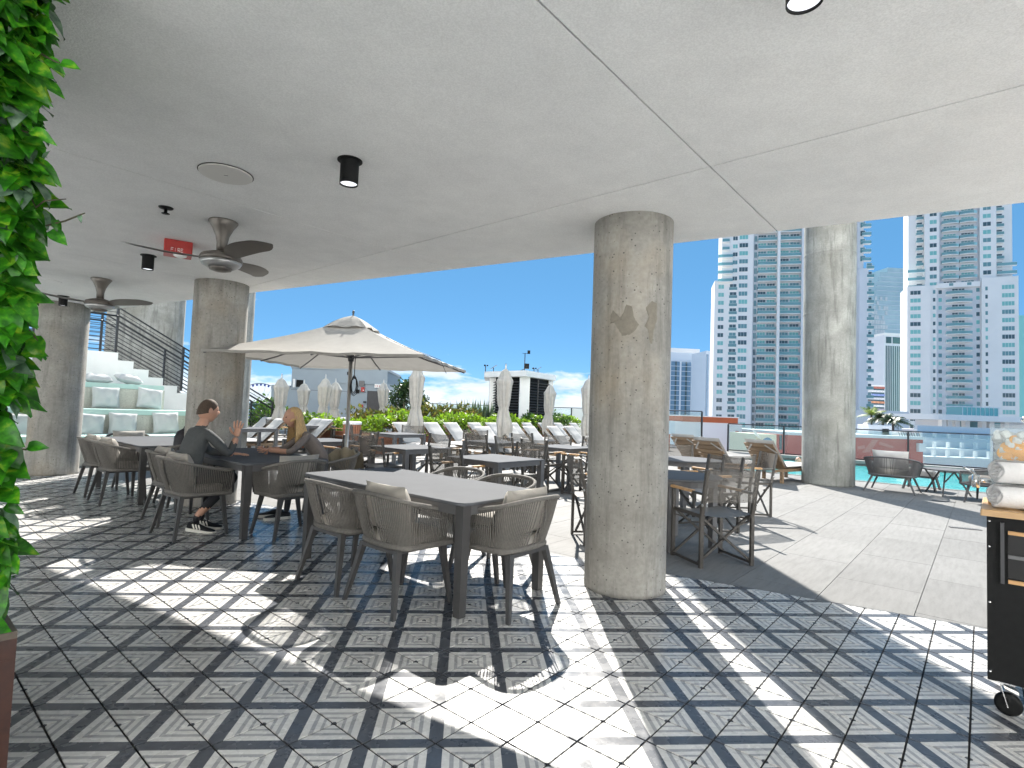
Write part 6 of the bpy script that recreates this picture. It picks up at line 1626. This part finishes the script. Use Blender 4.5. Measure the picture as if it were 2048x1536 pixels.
# ------------------------------------------------------------------ people
M['skin'] = mat('skin', (.52, .29, .20), .5, var=.06, vscale=14); M['sweater'] = mat('charcoal_sweater', (.075, .08, .082), .9, var=.12, vscale=40, bump=.2, bscale=120)
M['trousers'] = mat('black_trousers', (.018, .019, .024), .8, var=.2, vscale=12); M['shoe'] = mat('black_suede', (.015, .016, .018), .8); M['sole'] = mat('off_white_rubber', (.70, .68, .62), .6)
M['eye'] = mat('dark_eye', (.02, .015, .012), .2); M['lip'] = mat('lip', (.40, .14, .12), .5); M['hair_b'] = mat('blond_hair', (.55, .36, .16), .55, var=.35, vscale=30, stretch=(8, 8, .8), bump=.3, bscale=60); M['hair_d'] = mat('short_brown_hair', (.075, .05, .035), .8, var=.3, vscale=90)
M['top_w'] = mat('grey_taupe_top', (.20, .17, .155), .85, var=.1, vscale=30, bump=.15, bscale=120); M['jacket'] = mat('olive_beige_jacket', (.30, .26, .19), .9, var=.12, vscale=12, bump=.3, bscale=40)
def skin_mesh(J, E_, sub=2):
    """J: name -> (pos, (rx, ry)); grown with a Skin modifier round the joints"""
    names = list(J); me = bpy.data.meshes.new('rig'); me.from_pydata([J[n][0] for n in names], [(names.index(a), names.index(b)) for a, b in E_], [])
    o = bpy.data.objects.new('rig', me); C.objects.link(o); sk = o.modifiers.new('s', 'SKIN'); sk.use_smooth_shade = True; sk.branch_smoothing = .4
    for i, n in enumerate(names):
        r = J[n][1]; d = me.skin_vertices[0].data[i]; d.radius = r if isinstance(r, tuple) else (r, r); d.use_root = (i == 0)
    ss = o.modifiers.new('d', 'SUBSURF'); ss.levels = sub; ss.render_levels = sub
    bpy.context.view_layer.update(); dg = bpy.context.evaluated_depsgraph_get()
    m2 = bpy.data.meshes.new_from_object(o.evaluated_get(dg)); vs = [tuple(v_.co) for v_ in m2.vertices]; fs = [tuple(p.vertices) for p in m2.polygons]
    bpy.data.objects.remove(o); bpy.data.meshes.remove(me); bpy.data.meshes.remove(m2); return vs, fs
def head_parts(mb, T, mi_skin, mi_eye, mi_lip):
    mb.M = T; mb.smooth = True; mb.mi = mi_skin
    def hd(a, b):
        th = a*2*PI; ph = b*PI; x, y, z = math.sin(ph)*math.cos(th), math.sin(ph)*math.sin(th), math.cos(ph)
        k = 1-.26*max(0, -z)**1.5; X = x*.076*k; Y = y*.096*(1-.10*max(0, -z)); Z = z*.116
        if y > 0: 
            Y -= .012*math.exp(-((Z-.012)/.02)**2-((abs(X)-.032)/.018)**2)
            Y += .024*math.exp(-((Z+.012)/.026)**2-(X/.013)**2)*(1 if Z < .03 else .6)+.010*math.exp(-((Z+.052)/.014)**2-(X/.03)**2)+.012*math.exp(-((Z+.098)/.02)**2-(X/.03)**2)+.006*math.exp(-((Z-.036)/.012)**2)
        else: Y *= 1.05
        return (X, Y, Z)
    mb.grid(hd, 36, 28)
    for sx in (-1, 1):
        mb.mi = mi_skin; mb.grid(lambda a, b: (sx*(.074+.012*math.sin(b*PI)), -.012+.022*math.cos(a*2*PI)*math.sin(b*PI), -.004+.034*math.cos(b*PI)+.006*math.sin(a*2*PI)), 8, 8)
        mb.mi = mi_eye; mb.grid(lambda a, b: (sx*.031+.011*math.sin(b*PI)*math.cos(a*2*PI), .080+.007*math.sin(b*PI)*math.sin(a*2*PI), .012+.006*math.cos(b*PI)), 8, 6)
    mb.mi = mi_lip; mb.grid(lambda a, b: (.024*math.sin(b*PI)*math.cos(a*2*PI), .086+.007*math.sin(b*PI)*math.sin(a*2*PI), -.052+.007*math.cos(b*PI)), 10, 6)
    mb.M = Matrix.Identity(4)
def hand(mb, w_, up, side, nrm, mi, curl=0.15, s=1.0, mirror=1):
    """palm from wrist w_, fingers along up, thumb on the -side"""
    mb.mi = mi; Jn = {}; E_ = []
    Jn['w'] = (w_, (.026*s, .018*s)); Jn['p'] = (w_+up*.05*s, (.036*s, .014*s)); Jn['q'] = (w_+up*.085*s, (.038*s, .012*s)); E_ += [('w', 'p'), ('p', 'q')]
    vs, fs = skin_mesh({k: (tuple(a), b) for k, (a, b) in Jn.items()}, E_, 2); mb.add(vs, fs, True)
    for i, (sx, L, spread) in enumerate(((-.030, .070, -.20), (-.010, .080, -.06), (.010, .074, .08), (.029, .058, .24))):
        a = w_+up*.075*s+side*sx*s; d = (up+side*spread).normalized(); b1 = a+d*L*.42*s+nrm*curl*.01*s; c1 = b1+(d+nrm*curl).normalized()*L*.33*s; e1 = c1+(d+nrm*curl*2).normalized()*L*.27*s
        vs, fs = skin_mesh({'a': (tuple(a), .0095*s), 'b': (tuple(b1), .0088*s), 'c': (tuple(c1), .0080*s), 'd': (tuple(e1), .0066*s)}, [('a', 'b'), ('b', 'c'), ('c', 'd')], 1); mb.add(vs, fs, True)
    a = w_+up*.022*s-side*.022*s; b1 = a+(up*.55-side*.8+nrm*.15).normalized()*.038*s; c1 = b1+(up*.85-side*.55+nrm*.2).normalized()*.032*s; e1 = c1+(up-side*.35).normalized()*.022*s
    vs, fs = skin_mesh({'a': (tuple(a), .013*s), 'b': (tuple(b1), .0115*s), 'c': (tuple(c1), .0100*s), 'd': (tuple(e1), .0078*s)}, [('a', 'b'), ('b', 'c'), ('c', 'd')], 1); mb.add(vs, fs, True)
def shoe(parent, heel, dirv, pitch=0.0, stripes=True):
    d = Vector(dirv).normalized(); s_ = Vector((d.y, -d.x, 0)); T = Matrix(((s_.x, d.x, 0, heel[0]), (s_.y, d.y, 0, heel[1]), (0, 0, 1, heel[2]), (0, 0, 0, 1))) @ Matrix.Rotation(pitch, 4, 'X')
    def sec(y, w_, z0, z1, n=12): return [(w_*math.cos(2*PI*j/n), y, z0+(z1-z0)*(.5+.5*math.sin(2*PI*j/n))) for j in range(n)]
    mb = MB(); mb.smooth = True; mb.M = T; mb.loft([sec(y, w_, .018, z) for y, w_, z in ((-.01, .015, .05), (.0, .033, .075), (.05, .039, .088), (.10, .040, .082), (.16, .045, .060), (.22, .047, .048), (.26, .036, .042), (.275, .012, .03))], True); up_ = mb.build('shoe', M['shoe'], parent)
    mb = MB(); mb.smooth = False; mb.M = T
    def out(k): return [(x*k, y) for x, y in ((-.02, -.015), (.02, -.015), (.040, .02), (.043, .10), (.051, .18), (.050, .23), (.034, .275), (0, .286), (-.034, .275), (-.050, .23), (-.051, .18), (-.043, .10), (-.040, .02))]
    mb.loft([[(x, y, z) for x, y in out(k)] for z, k in ((0, .97), (.006, 1.0), (.026, 1.0), (.030, .96))], True); mb.build('sole', M['sole'], up_)
    if stripes:
        for sx in (-1, 1):
            for k in range(3):
                y = .085+k*.030; mb = MB(); mb.M = T; mb.bar((sx*.0425, y, .034), (sx*.034, y-.028, .078), .004, .013, (0, 1, 0)); mb.build('stripe', M['sole'], up_)
def person(label, loc, f, J, E_, classify, mats, headT, hands, extra):
    o = thing('person', label, 'person', (loc[0], loc[1], 0), face_rz(f))
    vs, fs = skin_mesh(J, E_, 2); mb = MB(); mb.smooth = True
    for v_ in [0]: pass
    b0 = len(mb.v); mb.v += vs
    for f_ in fs:
        c = Vector((0, 0, 0))
        for i in f_: c += Vector(vs[i])
        mb.f.append(list(f_)); mb.m.append(classify(c/len(f_))); mb.sm.append(True)
    head_parts(mb, headT, 0, 3, 4)
    for h in hands: hand(mb, *h)
    mb.M = Matrix.Identity(4); mb.build('body', mats, o); extra(o); return o
# man in the near chair: local frame +y ahead, +x to his right
fm = Vector((.66, .75)); 
J = {'pelvis': ((0, -.10, .585), (.155, .115)), 'belly': ((0, -.06, .74), (.15, .115)), 'chest': ((.01, .0, .92), (.165, .115)), 'nb': ((.01, .035, 1.045), (.085, .07)), 'neck': ((.01, .06, 1.11), .052), 'skull': ((.01, .075, 1.17), .05),
     'rs': ((.175, .03, 1.015), (.068, .062)), 're': ((.20, .24, .785), .046), 'rw': ((.165, .325, .965), .031), 'ls': ((-.155, .03, 1.015), (.068, .062)), 'le': ((-.24, .25, .785), .047), 'lw': ((-.06, .42, .772), .031),
     'rh': ((.085, -.04, .575), .092), 'rk': ((.07, .39, .555), .064), 'ra': ((-.03, .06, .145), .037), 'rf': ((-.03, .07, .085), .034), 'lh': ((-.085, -.04, .575), .092), 'lk': ((-.10, .42, .56), .064), 'la': ((-.13, .14, .15), .037), 'lf': ((-.13, .15, .085), .034)}
E_ = [('pelvis', 'belly'), ('belly', 'chest'), ('chest', 'nb'), ('nb', 'neck'), ('neck', 'skull'), ('chest', 'rs'), ('rs', 're'), ('re', 'rw'), ('chest', 'ls'), ('ls', 'le'), ('le', 'lw'), ('pelvis', 'rh'), ('rh', 'rk'), ('rk', 'ra'), ('ra', 'rf'), ('pelvis', 'lh'), ('lh', 'lk'), ('lk', 'la'), ('la', 'lf')]
def cl_m(c):
    if c.z > 1.075: return 0
    if c.z > .90 and c.y > .27 and c.x > .1: return 0
    if c.y > .37 and c.z > .70: return 0
    if c.z > .655 or (c.z > .6 and c.y < -.02): return 1
    if c.z < .125: return 2
    return 2 if c.z > .24 else (0 if c.z > .165 else 2)
side = Vector((.75, .66, 0))
def man_extra(o):
    shoe(o, (-.10, .02, .012), (.75, .55, 0), R(-6)); shoe(o, (-.20, .13, .012), (.70, .62, 0), R(-4))
    mb = MB(); mb.smooth = True
    T = Matrix.Translation((.01, .095, 1.225)) @ Matrix.Rotation(R(-4), 4, 'X')
    mb.M = T
    def hcap(a, b):
        th = a*2*PI; s_ = math.sin(th); ph = b*PI*(.53-.235*max(0, s_)**.8)
        return (.0815*math.sin(ph)*math.cos(th), .104*math.sin(ph)*s_*(1.03 if s_ < 0 else 1.0), .123*math.cos(ph)-.035*b*b*max(0, -s_))
    mb.grid(hcap, 32, 12)
    mb.build('hair', M['hair_d'], o)
    for dx in (0,):
        mb = MB(); mb.smooth = True; mb.tube([(.30, .50, .748), (.34, .54, .748), (.36, .52, .748), (.33, .48, .748), (.30, .50, .748)], .004, 5)
man = person('seated man in a dark grey sweater raising one open hand', (-2.70, 5.82), fm, J, E_, cl_m, [M['skin'], M['sweater'], M['trousers'], M['eye'], M['lip']],
       Matrix.Translation((.01, .095, 1.225)) @ Matrix.Rotation(R(-4), 4, 'X'),
       [(Vector((.165, .325, .965)), Vector((-.05, .10, 1)).normalized(), side, Vector((-.66, .75, 0)), 0, .12, 1.12), (Vector((-.06, .42, .772)), Vector((.75, .65, -.02)).normalized(), Vector((.65, -.75, 0)), Vector((0, 0, -1)), 0, .2, 1.0)], man_extra)
# woman facing him
fw = Vector((-.86, -.51)); fw.normalize()
J = {'pelvis': ((0, -.02, .575), (.15, .115)), 'belly': ((.03, .08, .72), (.125, .10)), 'chest': ((.07, .21, .87), (.14, .10)), 'nb': ((.10, .30, .985), (.07, .055)), 'neck': ((.11, .345, 1.04), .043), 'skull': ((.12, .38, 1.10), .045),
     'rs': ((.22, .24, .955), (.055, .05)), 're': ((.27, .47, .775), .038), 'rw': ((.13, .67, .785), .026), 'ls': ((-.05, .27, .955), (.055, .05)), 'le': ((-.16, .47, .775), .038), 'lw': ((.02, .68, .785), .026),
     'rh': ((.08, .03, .565), .09), 'rk': ((.11, .44, .55), .058), 'ra': ((.12, .50, .12), .035), 'rf': ((.12, .51, .075), .032), 'lh': ((-.08, .03, .565), .09), 'lk': ((-.09, .44, .55), .058), 'la': ((-.06, .46, .12), .035), 'lf': ((-.06, .47, .075), .032)}
def cl_w(c):
    if c.z > 1.0: return 0
    if c.z > .70 and c.y > .52: return 0
    if c.z > .63: return 1
    return 2
def woman_extra(o):
    shoe(o, (.12, .46, .002), (.1, 1, 0), 0, False); shoe(o, (-.06, .43, .002), (-.05, 1, 0), 0, False)
    rr = random.Random(2); T = Matrix.Translation((.125, .41, 1.165)) @ Matrix.Rotation(R(8), 4, 'Z'); mb = MB(); mb.smooth = True; mb.M = T
    def hr(a, b):
        th = a*2*PI; fr = max(0, math.sin(th)); r = .086 if b < .5 else .086+.05*(b-.5)*2
        ph = min(b/.45, 1)*PI*.5; z = .128*math.cos(ph)-(max(0, b-.45)/.55)*(.30 if fr < .35 else .04)
        kx = math.sin(ph)*(1+.10*math.sin(9*th)*b); k2 = 1-.28*max(0, fr-.45)*(b > .3)
        return (r*kx*math.cos(th)*k2, -.02+(r*1.2)*kx*math.sin(th)*(.70 if fr > .35 and b > .3 else 1)-.05*max(0, b-.45), .0+z+.012*math.sin(7*th+2)*b)
    mb.grid(hr, 56, 18); mb.build('hair', M['hair_b'], o)
person('seated woman with long blond hair leaning on the table with folded hands', (-1.66, 6.93), fw, J, E_, cl_w, [M['skin'], M['top_w'], M['trousers'], M['eye'], M['lip']],
       Matrix.Translation((.125, .41, 1.165)) @ Matrix.Rotation(R(-8), 4, 'X'),
       [(Vector((.13, .67, .785)), Vector((-.75, .6, .1)).normalized(), Vector((.3, .4, .85)), Vector((-.2, .9, -.3)), 0, .5, .92), (Vector((.02, .68, .785)), Vector((.7, .65, .05)).normalized(), Vector((-.3, .4, .85)), Vector((.2, .9, -.3)), 0, .5, .92)], woman_extra)
# jacket over her chair back
q = Vector((-1.66, 6.93, 0)); mb = MB(); mb.smooth = True; cx = q-Vector((fw.x, fw.y, 0))*.22
rr = random.Random(6)
def jk(a, b):
    s = (a*2-1); t = b*2-1; y = .075*math.copysign(abs(t)**.6, t)+.02*math.sin(7*s+3*t); z = .80-.27*abs(t)**1.6*(1+.25*math.sin(5*s+2))-.05*s*s+.02*math.sin(11*s)
    return (s*.26*(1+.08*math.sin(4*t)), y-.03*math.cos(s*PI/2), z)
mb.grid(jk, 18, 22); o2 = mb.build('jacket', M['jacket']); tag(o2, 'olive-beige jacket draped over the woman\'s armchair', 'jacket'); o2.location = cx; o2.rotation_euler = (0, 0, face_rz(fw)+.35)
# glasses on the table
q = atz(512, 892, .737); o = thing('eyeglasses', 'dark-rimmed eyeglasses lying on the couple\'s table', 'eyeglasses', tuple(q), .6)
for sx in (-.03, .03): mb = MB(); mb.smooth = True; mb.tube([(sx+.024*math.cos(t*PI/6), 0, .022+.018*math.sin(t*PI/6)) for t in range(12)], .0022, 5, closed=True); mb.build('rim', M['black'], o)
for sx in (-.055, .055): mb = MB(); mb.tube([(sx, 0, .028), (sx, .12, .006)], .002, 5); mb.build('temple', M['black'], o)
mb = MB(); mb.tube([(-.007, 0, .026), (.007, 0, .026)], .002, 5); mb.build('bridge', M['black'], o)
# backpack
o = thing('backpack', 'black backpack standing on an armchair at the table\'s end', 'backpack', (bpk.x, bpk.y, .49), R(25)); M['nylon'] = mat('black_nylon', (.016, .016, .022), .55, var=.2, vscale=20, bump=.2, bscale=60)
mb = MB(); mb.smooth = True
def sec(z, w_, d_): return [(w_*math.copysign(abs(math.cos(t*PI/12))**.6, math.cos(t*PI/12)), d_*math.copysign(abs(math.sin(t*PI/12))**.6, math.sin(t*PI/12)), z) for t in range(24)]
mb.loft([sec(z, w_, d_) for z, w_, d_ in ((0, .13, .08), (.03, .155, .10), (.20, .16, .105), (.36, .15, .095), (.43, .12, .07), (.47, .05, .03))], True); mb.build('bag', M['nylon'], o)
mb = MB(); mb.smooth = True; mb.loft([[(x, y-.115, z) for x, y, z in sec(zz, w_, d_)] for zz, w_, d_ in ((.04, .10, .03), (.07, .12, .04), (.22, .12, .04), (.26, .09, .02))], True); mb.build('pocket', M['nylon'], o)
for sx in (-.06, .06): mb = MB(); mb.smooth = True; mb.tube([(sx, .09, .42), (sx*1.3, .15, .34), (sx*1.5, .17, .2), (sx*1.4, .10, .05)], .016, 6, flat=.4); mb.build('strap', M['nylon'], o)
mb = MB(); mb.smooth = True; mb.tube([(-.05, .02, .46), (-.03, .02, .51), (.03, .02, .51), (.05, .02, .46)], .009, 6); mb.build('grab_handle', M['nylon'], o)
# swimmer
q = atz(1597, 931, -.07); o = thing('person', 'swimmer whose head shows above the pool water beside the tall column', 'person', (q.x, q.y, -.07), face_rz((-.8, -.6)))
mb = MB(); head_parts(mb, Matrix.Translation((0, 0, .13)) @ Matrix.Scale(1.25, 4), 0, 1, 2)
vs, fs = skin_mesh({'c': ((0, -.02, -.25), (.16, .11)), 'n': ((0, 0, -.02), .06), 'k': ((0, .01, .06), .055), 'l': ((-.19, 0, -.12), .06), 'r': ((.19, 0, -.12), .06), 'l2': ((-.28, .2, -.3), .045), 'r2': ((.28, .2, -.3), .045)}, [('c', 'n'), ('n', 'k'), ('c', 'l'), ('c', 'r'), ('l', 'l2'), ('r', 'r2')], 2)
mb.mi = 0; mb.add(vs, fs, True); mb.build('body', [M['skin'], M['eye'], M['lip']], o)
mb = MB(); mb.smooth = True; mb.grid(lambda a, b: (.100*math.sin(b*PI*.5)*math.cos(a*2*PI), -.012+.124*math.sin(b*PI*.5)*math.sin(a*2*PI)*(1 if math.sin(a*2*PI) < .3 else .8), .145+.138*math.cos(b*PI*.5)-.05*b*b*(1-math.sin(a*2*PI))*.5), 24, 8); mb.build('hair', M['hair_d'], o)
